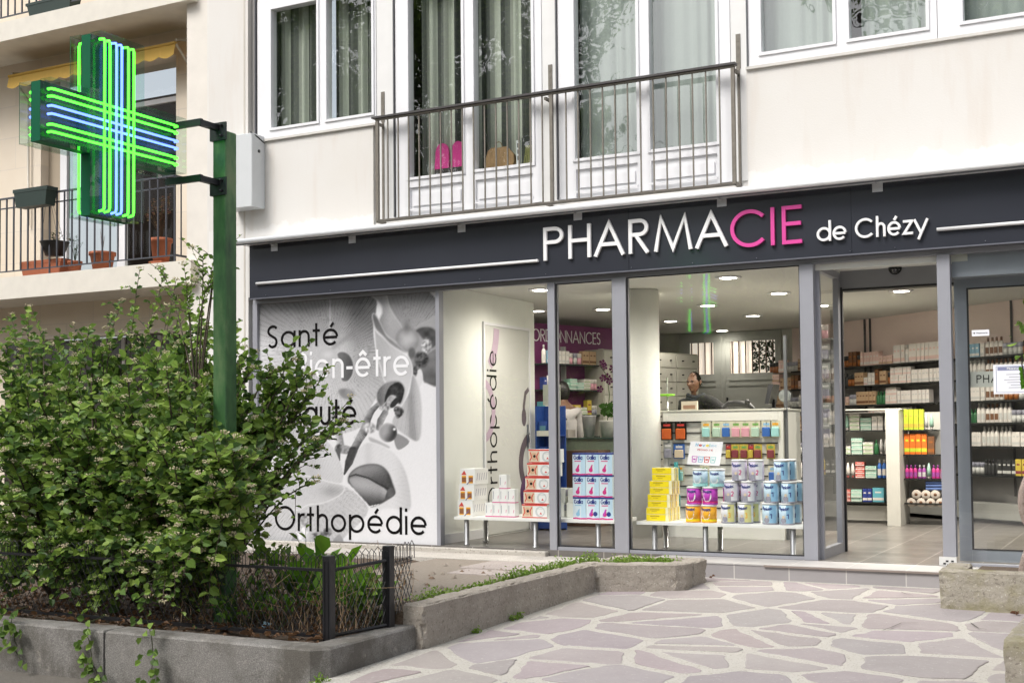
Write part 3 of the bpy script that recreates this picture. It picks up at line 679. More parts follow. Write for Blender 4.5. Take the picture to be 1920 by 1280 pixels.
def sign_letter(ch, px0, px1, ztop, zbot, m, t=.108, nm_='letter'):
    g = MB(); sy = ztop - zbot
    pym = 440
    put_glyph(g, ch, t, fn_y(YF - .004, zbot), F(px0, pym, YL).x, F(px1, pym, YL).x, sy, .026)
    return part(g, nm_, m, fs)
zb_, zt_ = F(1018, 489, YL).z, F(1018, 427, YL).z
for ch, a, b_ in (('P', 1018, 1056), ('H', 1065, 1107), ('A', 1112, 1171), ('R', 1178, 1217), ('M', 1225, 1298), ('A', 1302, 1365)): sign_letter(ch, a, b_, zt_, zb_, WLET)
zb2, zt2 = F(1507, 455, YL).z, F(1507, 383, YL).z
for ch, a, b_ in (('C', 1369, 1434), ('I', 1444, 1453), ('E', 1466, 1507)): sign_letter(ch, a, b_, zt2, zb2, PLET, .098)
# small "de Chezy": one cap height
zc0, zc1 = F(1620, 446, YL).z, F(1620, 409, YL).z
for ch, a, b_ in (('d', 1531, 1558), ('e', 1561, 1587), ('C', 1603, 1637), ('h', 1643, 1660), ('é', 1664, 1689), ('z', 1691, 1714), ('y', 1712, 1742)): sign_letter(ch, a, b_, zc1, zc0, WLET, .118)
for a, b_, py in ((479, 1008, (531.5, 487)), (1756, 2100, (430, 411))):
    p, q = F(a, py[0], YL), F(b_, py[1], YL); g = MB(); z = p.z
    g.tube([(p.x, YL + .012, z), (q.x, YL + .012, z)], .0145, 8); part(g, 'bar', WLET, fs)
# light rail held in front of the fascia
lr = empty('light_rail', 'thin white light rail along the top of the charcoal fascia', 'rail', (-4, -.26, 3.0))
yt = -.27; zt3 = F(440, 454, yt).z; g = MB(); g.tube([(F(441, 454, yt).x, yt, zt3), (2.8, yt, zt3)], .028, 12)
part(g, 'tube', mat('white_alu', (.88, .89, .90), .25, .0, var=.0), lr)
g = MB(); g.box(F(441, 454, yt).x + .003, 2.8, yt + .012, yt + .03, zt3 - .036, zt3 - .02); part(g, 'under_channel', mat('rail_shadow_grey', (.14, .15, .17), .5), lr)
g = MB(); g.box(F(441, 454, yt).x + .003, 2.8, yt + .028, -.031, fz1 + .002, fz1 + .012); part(g, 'cover_strip', mat('cover_white', (.74, .75, .76), .4), lr)
PLATE = mat('satin_plate', (.60, .61, .64), .35, .2)
for px, py in ((514, 463), (660, 448), (865, 427), (1083, 404), (1353, 378), (1645, 350)):
    q = F(px, py, YF - .01); g = MB(); g.bbox(q.x - .042, q.x + .042, YF - .012, YF - .001, q.z - .042, q.z + .034, .004)
    b_ = part(g, 'bracket', PLATE, lr)
    g = MB(); g.tube([(q.x + 4, YF - .012 + .26, q.z + .012 - 3), (q.x + 4, yt + .26, zt3 - .02 - 3)], .007, 6); g.build('arm', CHROME, b_)

# ================================================================== SHOPFRONT
sh = empty('shopfront', 'grey aluminium pharmacy shopfront with large glass panes and open entrance', 'shopfront', (-4, 0, 0))
y0, y1 = -.035, .045
g = MB(); g.bbox(-8.47, -5.045, -.135, -.0565, -.3, -.012, .006); part(g, 'stone_sill', m_concrete('pale_stone_sill', (.43, .40, .355), (.58, .55, .50)), sh)
g = MB()
g.box(-8.50, 1.9, y0 + .006, y1, 2.449, 2.515)               # head
g.box(-8.50, -8.44, y0, y1, -.055, 2.448); g.box(-6.252, -6.212, y0, y1, -.055, 2.448)
g.box(-5.04, -4.968, y0 - .012, y1, -.085, 2.448)
g.box(-4.967, -4.396, y0, y1, -.022, .030); g.box(-4.395, -4.262, y0 - .01, y1, -.052, 2.448)
g.box(-4.966, -4.396, y0, y1, 2.436, 2.4485)
g.box(-4.261, -2.700, y0, y1, -.05, .026); g.box(-2.699, -2.585, y0 - .01, y1, -.05, 2.448)
g.box(-1.600, -1.503, y0 - .012, y1, .07, 2.448)
g.box(-1.502, 1.9, y0, y1, -.03, .02)
part(g, 'frame', GREYF, sh)
GASK = mat('rubber_gasket', (.02, .02, .022), .5)
g = MB()
for a, b_, z0_, z1_ in ((-4.261, -2.70, .0265, 2.448), (-4.967, -4.397, .0305, 2.4355)):
    g.box(a, a + .010, y0 + .012, y0 + .022, z0_, z1_); g.box(b_ - .010, b_, y0 + .012, y0 + .022, z0_, z1_); g.box(a + .011, b_ - .011, y0 + .012, y0 + .022, z0_, z0_ + .010); g.box(a + .011, b_ - .011, y0 + .012, y0 + .022, z1_ - .010, z1_)
part(g, 'gasket', GASK, sh)
for a in (-4.2, -2.82): g = MB(); g.box(a, a + .06, y0 - .0115, y0 - .0005, -.02, -.012); part(g, 'drain_cap', GASK, sh)
for a, b_, z0_, z1_ in ((-6.21, -5.042, -.02, 2.447), (-4.955, -4.409, .042, 2.424), (-4.249, -2.712, .038, 2.436), (-1.50, 1.88, .022, 2.447)):
    g = MB(); g.quad((a, .0, z0_), (b_, .0, z0_), (b_, .0, z1_), (a, .0, z1_)); part(g, 'glass_pane', GLASS, sh)
g = MB(); g.box(-1.63, -1.50, -.052, -.04, -.02, .068)
for k, (dx, dz) in enumerate(((.03, .03), (.05, .05), (.075, .028), (.06, .02), (.09, .05))): g.box(-1.63 + dx, -1.61 + dx, -.0545, -.0525, -.02 + dz, -.008 + dz, 1)
part(g, 'post_foot', [mat('worn_white_metal', (.66, .66, .64), .5, var=.1), BLKP], sh)
# return panel of the vestibule, perpendicular to the facade
sp = MB(); xs_ = -2.60
sp.box(xs_, xs_ + .045, .046, .09, .0, 2.46); sp.box(xs_, xs_ + .045, .70, .80, .0, 2.46); sp.box(xs_, xs_ + .045, .091, .699, .0, .085); sp.box(xs_, xs_ + .045, .091, .699, 2.40, 2.46)
side = part(sp, 'return_panel', GREYF, sh)
g = MB(); g.quad((xs_ + .02, .09, .085), (xs_ + .02, .70, .085), (xs_ + .02, .70, 2.40), (xs_ + .02, .09, 2.40)); g.v = [(v[0] + 4, v[1], v[2]) for v in g.v]; g.build('pane', GLASS, side)
g = MB(); g.box(xs_ + .0455, xs_ + .06, .79, .83, .0, 2.33); g.v = [(v[0] + 4, v[1], v[2]) for v in g.v]; g.build('edge_seal', GASK, side)
# header of the sliding door with its soffit
g = MB(); g.box(-2.555, 1.9, .80, .96, 2.318, 2.475); hd = part(g, 'door_header', mat('header_grey', (.27, .275, .29), .45, .2), sh)
g = MB(); g.box(-2.553, 1.9, .81, .95, 2.300, 2.3175); g.v = [(v[0] + 4, v[1], v[2]) for v in g.v]; g.build('brush_seal', GASK, hd)
g = MB(); g.box(-2.584, -1.601, .046, .799, 2.476, 2.512); g.box(-2.584, -1.601, .03, .06, 2.40, 2.448); part(g, 'soffit', WHITEW, sh)
g = MB(); g.box(-1.50, 1.9, .046, .799, 2.476, 2.512); g.box(-1.502, -1.38, .0455, .30, 2.395, 2.475); part(g, 'soffit', mat('soffit_green', (.60, .61, .54), .7), sh)
sn = F(1678, 505, .78); g = MB(); g.sphere((sn.x, .785, sn.z + .012), .058, 20, (1, .8, 1)); se = part(g, 'motion_sensor', mat('black_gloss', (.008, .008, .008), .15, var=0), sh)
g = MB()
for dx in (-.012, .014): g.sphere((sn.x + dx + 4, .738, sn.z - .008), .007, 8)
g.build('lens', mat('lens_grey', (.35, .35, .36), .2), se)
# sliding leaf parked behind the right pane
g = MB(); ly0, ly1 = .235, .275
g.box(-1.515, -1.42, ly0, ly1, .012, 2.27); g.box(-1.419, 1.2, ly0, ly1, .012, .105); g.box(-1.419, 1.2, ly0, ly1, 2.20, 2.27); g.box(-1.50, 1.88, .05, .24, 2.272, 2.474)
lf = part(g, 'sliding_leaf', mat('leaf_grey', (.30, .33, .37), .4, .2), sh)
g = MB(); g.quad((-1.42, .255, .105), (1.2, .255, .105), (1.2, .255, 2.20), (-1.42, .255, 2.20)); g.v = [(v[0] + 4, v[1], v[2]) for v in g.v]; g.build('pane', GLASS, lf)
g = MB(); g.box(-1.4195, -1.405, .23, .236, .1055, 2.1995); g.box(-1.404, 1.2, .23, .236, 2.187, 2.1995); g.box(-1.404, 1.2, .23, .236, .1055, .115); g.v = [(v[0] + 4, v[1], v[2]) for v in g.v]; g.build('gasket', GASK, lf)

# ================================================================== ORCHID POSTER
def smooth(a, b, x): t = np.clip((x - a) / (b - a), 0, 1); return t * t * (3 - 2 * t)
yp = -.004
po = empty('window_poster', 'large grey orchid window poster with the words Santé and Orthopédie', 'poster', (-7.3, yp, 0))
px0, px1, pz0, pz1 = -8.438, -6.253, -.050, 2.447
def poster_image(nx, ny):
    """grey orchid print; coordinates are measured on the printed sheet"""
    MI = MR.inverted(); X = np.zeros((ny, nx)); Y = np.zeros((ny, nx))
    wx = np.linspace(px0, px1, nx)[None, :] + np.zeros((ny, 1)); wz = np.linspace(pz0, pz1, ny)[:, None] + np.zeros((1, nx))
    rx, ry_, rz_ = wx, D0 + np.zeros_like(wx), wz - H0
    q = [MI[i][0] * rx + MI[i][1] * ry_ + MI[i][2] * rz_ for i in range(3)]
    X = 960 + FPX * q[0] / -q[2]; Y = 721 - FPX * q[1] / -q[2]
    X, Y = (X - 480) * 5.12, (Y - 540) * 5.12          # sheet units
    rs = np.random.RandomState(4)
    def B(*p): return [(x, y + 1229) for x, y in p]
    def field(sc_, seed):
        r2 = np.random.RandomState(seed); gx, gy = int(2000 / sc_) + 3, int(2700 / sc_) + 3; G_ = r2.rand(gy, gx)
        fx_, fy_ = np.clip((X + 60) / sc_, 0, gx - 2), np.clip((Y + 60) / sc_, 0, gy - 2); ix, iy = fx_.astype(int), fy_.astype(int); ix = np.clip(ix, 0, gx - 2); iy = np.clip(iy, 0, gy - 2); tx, ty = smooth(0, 1, fx_ - ix), smooth(0, 1, fy_ - iy)
        return (G_[iy, ix] * (1 - tx) + G_[iy, ix + 1] * tx) * (1 - ty) + (G_[iy + 1, ix] * (1 - tx) + G_[iy + 1, ix + 1] * tx) * ty - .5
    n1, n2, n3 = field(16, 1), field(50, 2), field(170, 3)
    def spline(pts):
        out = []; n = len(pts)
        for i in range(n):
            p0, p1, p2, p3 = (np.array(pts[(i + k) % n], float) for k in (-1, 0, 1, 2))
            for t in (0, .25, .5, .75): out.append(.5 * (2 * p1 + (p2 - p0) * t + (2 * p0 - 5 * p1 + 4 * p2 - p3) * t * t + (3 * p1 - p0 - 3 * p2 + p3) * t ** 3))
        return out
    def seg(a, b):
        dx, dy = b[0] - a[0], b[1] - a[1]; t = np.clip(((X - a[0]) * dx + (Y - a[1]) * dy) / (dx * dx + dy * dy + 1e-9), 0, 1); return np.hypot(X - a[0] - t * dx, Y - a[1] - t * dy), t
    def pmask(pts, soft=5, sp=True):
        P = spline(pts) if sp else pts; n = len(P); ins = np.zeros(X.shape, bool); dm = np.full(X.shape, 1e9)
        for i in range(n):
            a, b = P[i], P[(i + 1) % n]; d, _ = seg(a, b); dm = np.minimum(dm, d)
            if a[1] != b[1]: ins ^= ((a[1] > Y) != (b[1] > Y)) & (X < (b[0] - a[0]) * (Y - a[1]) / (b[1] - a[1]) + a[0])
        sd = np.where(ins, dm, -dm); return smooth(-soft, soft, sd), sd
    def put(I, m, v): return I * (1 - m) + v * m
    def fill(I, pts, v, soft=5, rim=None, shade=0):
        m, sd = pmask(pts, soft); v = v - shade * np.exp(-np.maximum(sd, 0) / 22) if shade else v
        I = put(I, m, v)
        if rim: I = put(I, np.exp(-(sd / 7.0) ** 2) * .8, rim)
        return I
    def ell(I, cx, cy_, rx, ry, v, soft=.12, ang=0):
        c, s = math.cos(R(ang)), math.sin(R(ang)); dx, dy = X - cx, Y - cy_; u = (dx * c + dy * s) / rx; w_ = (-dx * s + dy * c) / ry
        return put(I, 1 - smooth(1 - soft, 1 + soft, np.hypot(u, w_)), v(u, w_) if callable(v) else v)
    def stroke(I, pts, rr, v):
        for i in range(len(pts) - 1):
            d, t = seg(pts[i], pts[i + 1]); r_ = rr[i] + (rr[i + 1] - rr[i]) * t
            side = ((X - pts[i][0]) * (pts[i + 1][1] - pts[i][1]) - (Y - pts[i][1]) * (pts[i + 1][0] - pts[i][0])) / (math.hypot(pts[i + 1][0] - pts[i][0], pts[i + 1][1] - pts[i][1]) * r_ + 1e-6)
            I = put(I, 1 - smooth(.82, 1.12, d / r_), v(side) if callable(v) else v)
        return I
    def vein(cx, cy_, n, seed, amp, r0=60):
        a = np.arctan2(Y - cy_, X - cx); r = np.hypot(X - cx, Y - cy_); ph = a * n + 2.2 * field(120, seed) + seed
        l1 = np.abs(np.sin(ph)); l2 = np.abs(np.sin(ph * 2.37 + 3 * field(70, seed + 9)))
        brk = .4 + 1.2 * (field(45, seed + 5) + .5)
        return amp * (np.clip(1 - l1 * 4, 0, 1) + .7 * np.clip(1 - l2 * 3, 0, 1) * smooth(r0 * 2, r0 * 5, r)) * brk * smooth(r0 * .6, r0 * 2.5, r)
    I = np.full(X.shape, .905)
    # broad veined petal filling the upper left
    base = .55 + .24 * smooth(230, 640, Y) + .10 * smooth(350, 0, X) * smooth(300, 500, Y); base = np.where(X > 820, base - .12 * smooth(820, 1000, X) * smooth(1250, 500, Y), base)
    base = base + .10 * np.exp(-((X - 705 - .03 * Y) / 14) ** 2) * (Y < 620) + .05 * n3 - .09 * np.exp(-((X - 500) / 190) ** 2 - ((Y - 190) / 70) ** 2) - .10 * np.exp(-((X - 930) / 150) ** 2 - ((Y - 210) / 100) ** 2)
    I = fill(I, [(20, 60), (700, 60), (1120, 60), (1150, 260), (1130, 420), (1160, 620), (1240, 900), (1180, 1010), (1100, 1150), (1010, 1330), (700, 1420), (20, 1500)], base - vein(700, 640, 46, 3, .20, 70), 10)
    I = put(I, np.exp(-(seg((720, 590), (930, 430))[0] / 26) ** 2) * .35, .45)
    # upper right flower
    I = fill(I, [(1230, 40), (1660, 20), (1780, 110), (1780, 300), (1600, 335), (1500, 410), (1410, 410), (1300, 210)], .52 + .10 * smooth(120, 400, Y) - .06 * n3 - vein(1465, 470, 34, 7, .14, 50), 7, .66)
    I = fill(I, [(1105, 60), (1240, 40), (1290, 200), (1400, 370), (1410, 450), (1340, 510), (1240, 430), (1180, 330), (1215, 230), (1190, 140)], .66 + .08 * n3 - .1 * smooth(1300, 1180, X) - vein(1400, 480, 30, 5, .06, 40), 10, .74)
    I = fill(I, [(1655, 20), (1780, 20), (1780, 130)], .86, 5)
    I = fill(I, [(1490, 420), (1600, 335), (1780, 290), (1780, 900), (1640, 912), (1605, 880), (1590, 800), (1500, 760), (1470, 600)], .64 - .14 * smooth(560, 900, Y) + .08 * n3, 7)
    I = ell(I, 1455, 495, 108, 118, lambda u, v: .72 - .22 * np.hypot(u, v) ** 2 + .06 * n2, .18)
    I = put(I, np.exp(-((X - 1450) / 34) ** 2 - ((Y - 370) / 60) ** 2) * .6, .36)
    I = fill(I, [(1535, 405), (1600, 374), (1690, 380), (1750, 440), (1750, 520), (1690, 580), (1665, 545), (1605, 490), (1565, 440)], .27 + .16 * n2 + .10 * smooth(420, 560, Y), 6, .52)
    I = ell(I, 1640, 560, 48, 80, lambda u, v: .66 + .5 * n1 - .1 * u, .3)
    I = fill(I, [(1640, 650), (1780, 590), (1780, 905), (1645, 908), (1590, 800)], .47 - .10 * smooth(700, 900, Y) + .10 * n2, 9)
    I = ell(I, 1590, 685, 68, 75, lambda u, v: .27 + .2 * n2 + .25 * n1, .25); I = ell(I, 1498, 625, 34, 52, .38, .4); I = ell(I, 1528, 800, 26, 50, .34 + .3 * n1, .4)
    I = fill(I, [(1545, 850), (1560, 785), (1590, 785), (1605, 870), (1560, 960), (1500, 860)], .86, 7)
    # pointed lip petal with its shaded fold
    I = fill(I, [(1128, 262), (1150, 400), (1220, 470), (1300, 548), (1420, 625), (1480, 690), (1505, 790), (1490, 900), (1440, 1060), (1380, 1140), (1410, 1000), (1400, 900), (1250, 905), (1200, 760), (1155, 600)], .80 - .10 * smooth(1440, 1180, X + .2 * Y - 100) + .05 * n3 - vein(1420, 900, 30, 12, .05, 80), 5, .90)
    I = fill(I, [(1118, 270), (1145, 248), (1200, 345), (1255, 455), (1335, 520), (1430, 612), (1305, 545), (1220, 458), (1150, 385)], .40 + .12 * smooth(300, 560, Y) + .06 * n2, 5, .70)
    # small shaded buds
    I = ell(I, 690, 640, 96, 60, lambda u, v: .84 - .10 * np.hypot(u, v), .25)
    I = fill(I, [(778, 640), (830, 608), (900, 640), (940, 730), (930, 830), (880, 895), (820, 880), (830, 760)], .46 - .12 * smooth(780, 930, X) + .05 * n2 - vein(830, 900, 20, 21, .05, 40), 5, .80)
    I = fill(I, [(790, 985), (850, 960), (930, 985), (945, 1030), (900, 1065), (830, 1050)], .55 + .1 * n2, 8, .68)
    # right hand petal
    I = fill(I, [(1505, 830), (1560, 930), (1590, 1100), (1592, 1260)] + B((1585, 180), (1550, 240), (1480, 212), (1330, 100)) + [(1320, 1250), (1400, 1130), (1470, 1000)], .75 - .16 * np.exp(-((X - 1490 - .05 * (Y - 1100)) / 45) ** 2) + .05 * n3 - vein(1500, 760, 40, 15, .07, 120), 5, .84)
    I = fill(I, B((1340, 160), (1475, 240), (1372, 322), (1330, 240)), .56, 5)
    I = fill(I, B((1090, 200), (1180, 235), (1282, 290), (1265, 305), (1170, 275), (1100, 240)), .70, 10)
    # lower petals
    I = fill(I, B((900, 450), (1000, 300), (1100, 250), (1300, 330), (1420, 480), (1482, 700), (1480, 900), (1300, 885), (1100, 870), (880, 640)), .86 - .08 * smooth(1300, 1480, X) - .05 * np.exp(-((X - 1080) / 40) ** 2) * (Y < 1700) - vein(900, 1850, 40, 25, .05, 150), 9, .89)
    I = fill(I, B((20, 600), (500, 560), (870, 680), (1080, 890), (900, 1110), (700, 1230), (20, 1240)), .79 + .04 * n3 - vein(520, 1900, 52, 31, .15, 90) - .05 * np.clip(np.sin(X / 11 + 3 * n2) * np.sin(Y / 11 + 3 * n2), 0, 1) * smooth(520, 640, X), 10)
    I = fill(I, B((60, 600), (230, 540), (450, 560), (780, 640), (850, 690), (800, 760), (650, 830), (500, 850), (400, 900), (250, 850), (120, 720)), .80 - .14 * np.exp(-((X - 730) / 110) ** 2 - ((Y - 1229 - 720) / 55) ** 2) - vein(480, 2120, 44, 35, .10, 60), 6, .88)
    I = fill(I, B((200, 400), (420, 195), (560, 160), (640, 190), (760, 320), (830, 480), (842, 600), (780, 645), (450, 560), (220, 540)), .82 - .06 * np.exp(-((X - 540) / 90) ** 2) + .03 * n3 - vein(470, 2150, 62, 38, .08, 200), 5, .90)
    # closed bud with a split
    I = fill(I, B((893, 640), (900, 560), (980, 490), (1100, 460), (1200, 475), (1270, 540), (1310, 640), (1335, 740), (1260, 800), (1190, 840), (1100, 865), (1060, 820), (960, 710)), .60 - .28 * smooth(1700, 1900, Y + .25 * (X - 1050)) + .04 * n2 - vein(900, 1830, 36, 41, .06, 50), 5, .40, .12)
    I = fill(I, B((897, 610), (960, 578), (1050, 588), (1150, 625), (1230, 685), (1268, 735), (1245, 790), (1180, 835), (1090, 862), (960, 720)), .68 - .36 * smooth(1880, 2070, Y - .1 * (X - 1000)) + .10 * smooth(1180, 1250, X) - vein(890, 1850, 34, 44, .07, 50), 5, None, .10)
    I = stroke(I, B((898, 577), (960, 558), (1080, 592), (1200, 660), (1285, 700)), [5, 7, 7, 8, 12], .20)
    I = fill(I, B((1270, 700), (1320, 690), (1338, 745), (1275, 790), (1240, 800)), .34 + .3 * n2, 7)
    I = stroke(I, B((884, 642), (985, 750), (1090, 866), (1180, 845)), [5, 5, 6, 3], .93)
    # stems
    tone = lambda a, b: (lambda s: a + (b - a) * smooth(-1, 1, s) + .14 * n1)
    I = stroke(I, B((740, 0), (790, 130), (815, 290)), [30, 36, 36], tone(.76, .55)); I = stroke(I, B((800, 310), (890, 325)), [44, 40], lambda s: .58 + .3 * n1 - .25 * np.exp(-((X - 790) / 25) ** 2)); I = stroke(I, B((790, 330), (808, 425)), [24, 4], .36)
    I = stroke(I, [(1262, 1110), (1240, 1200)] + B((1200, 40), (1180, 110)), [24, 30, 34, 28], tone(.40, .68))
    I = stroke(I, [(1180, 1110), (1110, 1180), (1068, 1270)] + B((1062, 80), (1030, 160), (985, 235), (935, 330)), [22, 30, 34, 40, 42, 36, 38], tone(.62, .34))
    for k in range(7): I = stroke(I, B((975 + k * 9 - 30, 195 + 8 - k * 12), (1040 + k * 9 - 20, 235 + 8 - k * 12)), [2.5, 2.5], .72) if k < 5 else I
    I = stroke(I, B((935, 330), (895, 440), (852, 552)), [42, 38, 9], lambda s: .26 + .08 * n1 + .08 * smooth(.3, 1, s))
    I = ell(I, 1092, 1229 + 112, 58, 52, lambda u, v: .74 + .35 * n1 - .12 * u, .25)
    # open cup at the stem tip
    I = fill(I, [(1162, 1060), (1170, 985), (1230, 920), (1310, 893), (1390, 900), (1427, 960), (1420, 1035), (1388, 1112), (1340, 1095), (1290, 1055), (1240, 1105), (1195, 1135)], .56 - .16 * smooth(1260, 1170, X) + .10 * n2 - vein(1200, 1130, 26, 51, .12, 30), 5, .66)
    I = fill(I, [(1250, 1010), (1290, 940), (1370, 903), (1422, 960), (1416, 1030), (1386, 1104), (1350, 1075), (1320, 1045), (1280, 1045), (1238, 1095)], .20 + .18 * n2 + .14 * n1, 7)
    I = fill(I, [(1255, 1080), (1290, 1030), (1345, 1035), (1360, 1090), (1330, 1140), (1270, 1140)], .66 + .25 * n1, 6); I = fill(I, [(1300, 1100), (1350, 1050), (1370, 1090), (1320, 1145), (1290, 1140)], .20, 5)
    I = fill(I, [(1325, 1150), (1370, 1130), (1420, 1170), (1410, 1215), (1360, 1250), (1335, 1200)], .36 + .5 * n1, 6); I = ell(I, 1240, 1150, 50, 24, .58 + .5 * n1, .3)
    # round bud
    I = ell(I, 1268, 1229 + 155, 88, 92, lambda u, v: .62 - .40 * smooth(-.3, .7, u * .8 + v * .35) + .12 * smooth(.75, 1.0, np.hypot(u, v)) + .06 * n2, .06); I = ell(I, 1330, 1229 + 124, 13, 12, .96, .4)
    # bottom fragments
    for cx, cy_, rx_, ry2, v_ in ((470, 1000, 44, 72, .66), (440, 1130, 58, 66, .90), (600, 1150, 66, 48, .50), (690, 1110, 42, 42, .46)): I = ell(I, cx, 1229 + cy_, rx_, ry2, v_ + .45 * n1, .3)
    I = fill(I, B((340, 1200), (385, 1120), (410, 1200)), .62, 5); I = fill(I, B((740, 1200), (805, 1130), (840, 1210)), .62, 5)
    I += .010 * rs.randn(*X.shape)
    return np.clip(I, .05, .95)
NX, NY = 330, 370
I = poster_image(NX, NY); Ic = (I[:-1, :-1] + I[1:, 1:]) / 2; L = np.clip(Ic, 0, 1) ** 2.2 * .86
me = bpy.data.meshes.new('print')
ii, jj = np.meshgrid(np.arange(NX), np.arange(NY)); V = np.stack([(px0 + (px1 - px0) * ii / (NX - 1)).ravel() + 7.3, np.zeros(NX * NY), (pz0 + (pz1 - pz0) * jj / (NY - 1)).ravel()], 1)
a = (np.arange(NY - 1)[:, None] * NX + np.arange(NX - 1)[None, :]).ravel(); Fq = np.stack([a, a + 1, a + NX + 1, a + NX], 1)
me.from_pydata(V.tolist(), [], Fq.tolist())
ca = me.color_attributes.new('Col', 'FLOAT_COLOR', 'CORNER'); lc = np.repeat(L.ravel(), 4)
ca.data.foreach_set('color', np.stack([lc * .985, lc * .985, lc * 1.01, np.ones_like(lc)], 1).ravel()); me.materials.append(PRINT); me.update()
o = bpy.data.objects.new('print', me); col.objects.link(o); o.parent = po
def poster_word(s, pl, pr, m, t, glow=False):
    """pl,pr = (px, baseline py, cap-top py) left / right"""
    A_ = F(pl[0], pl[1]); B_ = F(pr[0], pr[1]); T_ = F(pl[0], pl[2]); g = MB(); sy = T_.z - A_.z
    text(g, s, t, lambda u, v, d: (u, yp - .0015 - d, (A_.z + B_.z) / 2 + v), A_.x, B_.x, sy, .0012, gap=.13)
    return part(g, 'lettering', m, po)
INK = mat('black_vinyl', (.006, .005, .005), .6, var=0, spec=.1)
tagp = poster_word('Santé', (502, 653, 610), (635, 647, 610), INK, .112)
poster_word('Bien-être', (556, 711, 661), (768, 704, 661), mat('white_vinyl', (.80, .80, .82), .4, var=0), .112)
poster_word('Beauté', (516, 800, 752), (669, 794, 752), INK, .112)
poster_word('Orthopédie', (516, 994, 948), (801, 1002, 948), INK, .108)

# ================================================================== SHOP INTERIOR
HC = 2.52
CEIL = mat('ceiling_paint', (.62, .61, .57), .8, var=.02)
g = MB(); g.box(-7.6, 2.2, .047, 8.2, HC, HC + .03); struct('ceiling', g, CEIL)
g = MB(); g.box(-6.34, -6.262, .047, 2.10, 0, HC - .001); struct('partition_wall', g, WHITEW)
g = MB(); g.box(-7.6, -7.5, .047, 8.2, 0, HC - .001); g.box(-7.5, -6.35, 2.0, 2.1, 0, HC - .001); struct('interior_wall', g, mat('warm_grey_wall', (.40, .38, .34), .8))
g = MB(); g.box(-7.5, -4.75, 7.3, 7.4, 0, HC - .001); struct('interior_wall', g, mat('back_wall_paint', (.50, .50, .46), .8))
PINKW = mat('pale_pink_wall', (.80, .66, .61), .8, var=.03); 
A0 = Vector((-4.75, 7.3)); A1 = Vector((1.9, 2.18)); dW = (A1 - A0).normalized(); nW = Vector((dW.y, -dW.x))     # nW points to the customer
g = MB()
p = [A0, A1, A1 - nW * .1, A0 - nW * .1]; g.prism([(q.x, q.y) for q in p][::-1], 1.9, HC - .001); struct('interior_wall', g, PINKW)
g = MB(); g.prism([(q.x, q.y) for q in p][::-1], 0, 1.898); struct('interior_wall', g, mat('grey_shelf_back', (.40, .385, .375), .8))
g = MB(); g.box(2.0, 2.1, .05, 3.2, 0, HC - .001); struct('interior_wall', g, WHITEW)
# skirting on partition
g = MB(); g.box(-6.2615, -6.248, .05, .90, .0, .09); struct('skirting', g, WHITEP)
# ceiling lights
LAMP = emis('lamp_glow', (1.0, .94, .80), 14)
ceil_spots = [(-3.65, 1.0), (-3.61, 2.59), (-4.68, 3.42), (-4.62, 4.98), (-5.77, 5.11), (-5.69, 7.0), (-4.95, 1.86), (-5.88, 3.15), (-5.61, .95), (-6.62, 2.9), (-3.55, 4.16), (-2.45, 3.09), (-1.66, 2.98), (-.6, 1.6), (-2.0, 1.3)]
wh = ['above the front can display', 'above the white counter front', 'left of the middle of the ceiling', 'above the man in the dark jacket', 'above the drawer wall', 'in front of the back door', 'by the white round column', 'in front of the purple wall', 'just inside the left window', 'nearest the purple sign', 'seen past the glass return panel', 'in the entrance doorway', 'behind the right hand glass', 'by the right wall', 'just behind the entrance header']
for (x, y), wl in zip(ceil_spots, wh):
    t_ = empty('ceiling_light', 'round recessed ceiling light ' + wl, 'ceiling light', (x, y, HC), 'recessed ceiling lights in the pharmacy')
    g = MB(); g.lathe((0, 0, 0), [(.105, -.001), (.125, -.001), (.125, -.012), (.105, -.012)], 28); g.build('rim', WHITEP, t_)
    g = MB(); g.lathe((0, 0, 0), [(.10, -.002), (.104, -.008), (.08, -.012), (.02, -.014)], 28); g.build('diffuser', LAMP, t_)
    ld = bpy.data.lights.new('lamp', 'SPOT'); ld.energy = 26; ld.color = (1, .93, .82); ld.shadow_soft_size = .09; ld.spot_size = R(172); ld.spot_blend = 1
    lo = bpy.data.objects.new('lamp', ld); col.objects.link(lo); lo.parent = t_; lo.location = (0, 0, -.06); ld.energy = (52 if x < -5 else 85) if y < 1.1 else (20 if x < -4.5 else 60) if y < 2.2 else (115 if x > -4 else 26) if y < 4.5 else 14
tl = F(1837, 537, 2.4); g = MB(); g.bbox(F(1825, 540, 1.9).x, F(1853, 540, 1.9).x, 1.86, 1.92, 2.40, 2.42, .004); tag(g.build('tube_light', emis('lamp_cool', (1, .97, .9), 12)), 'short lit tube light under the ceiling behind the right glass', 'tube light')
g = MB(); g.box(F(1812, 540, 2.0).x, F(1862, 540, 2.0).x, 2.0, 2.04, 2.40, 2.51); tag(g.build('pink_panel', mat('magenta_panel', (.55, .08, .30), .6)), 'magenta ceiling panel behind the right hand glass', 'panel')
# round column
g = MB(); g.lathe((0, 0, 0), [(.205, 0), (.205, 2.515)], 48); tag(g.build('column', WHITEW, loc=(-4.80, 1.60, 0.001)), 'white round column standing behind the yellow boxes', 'column')
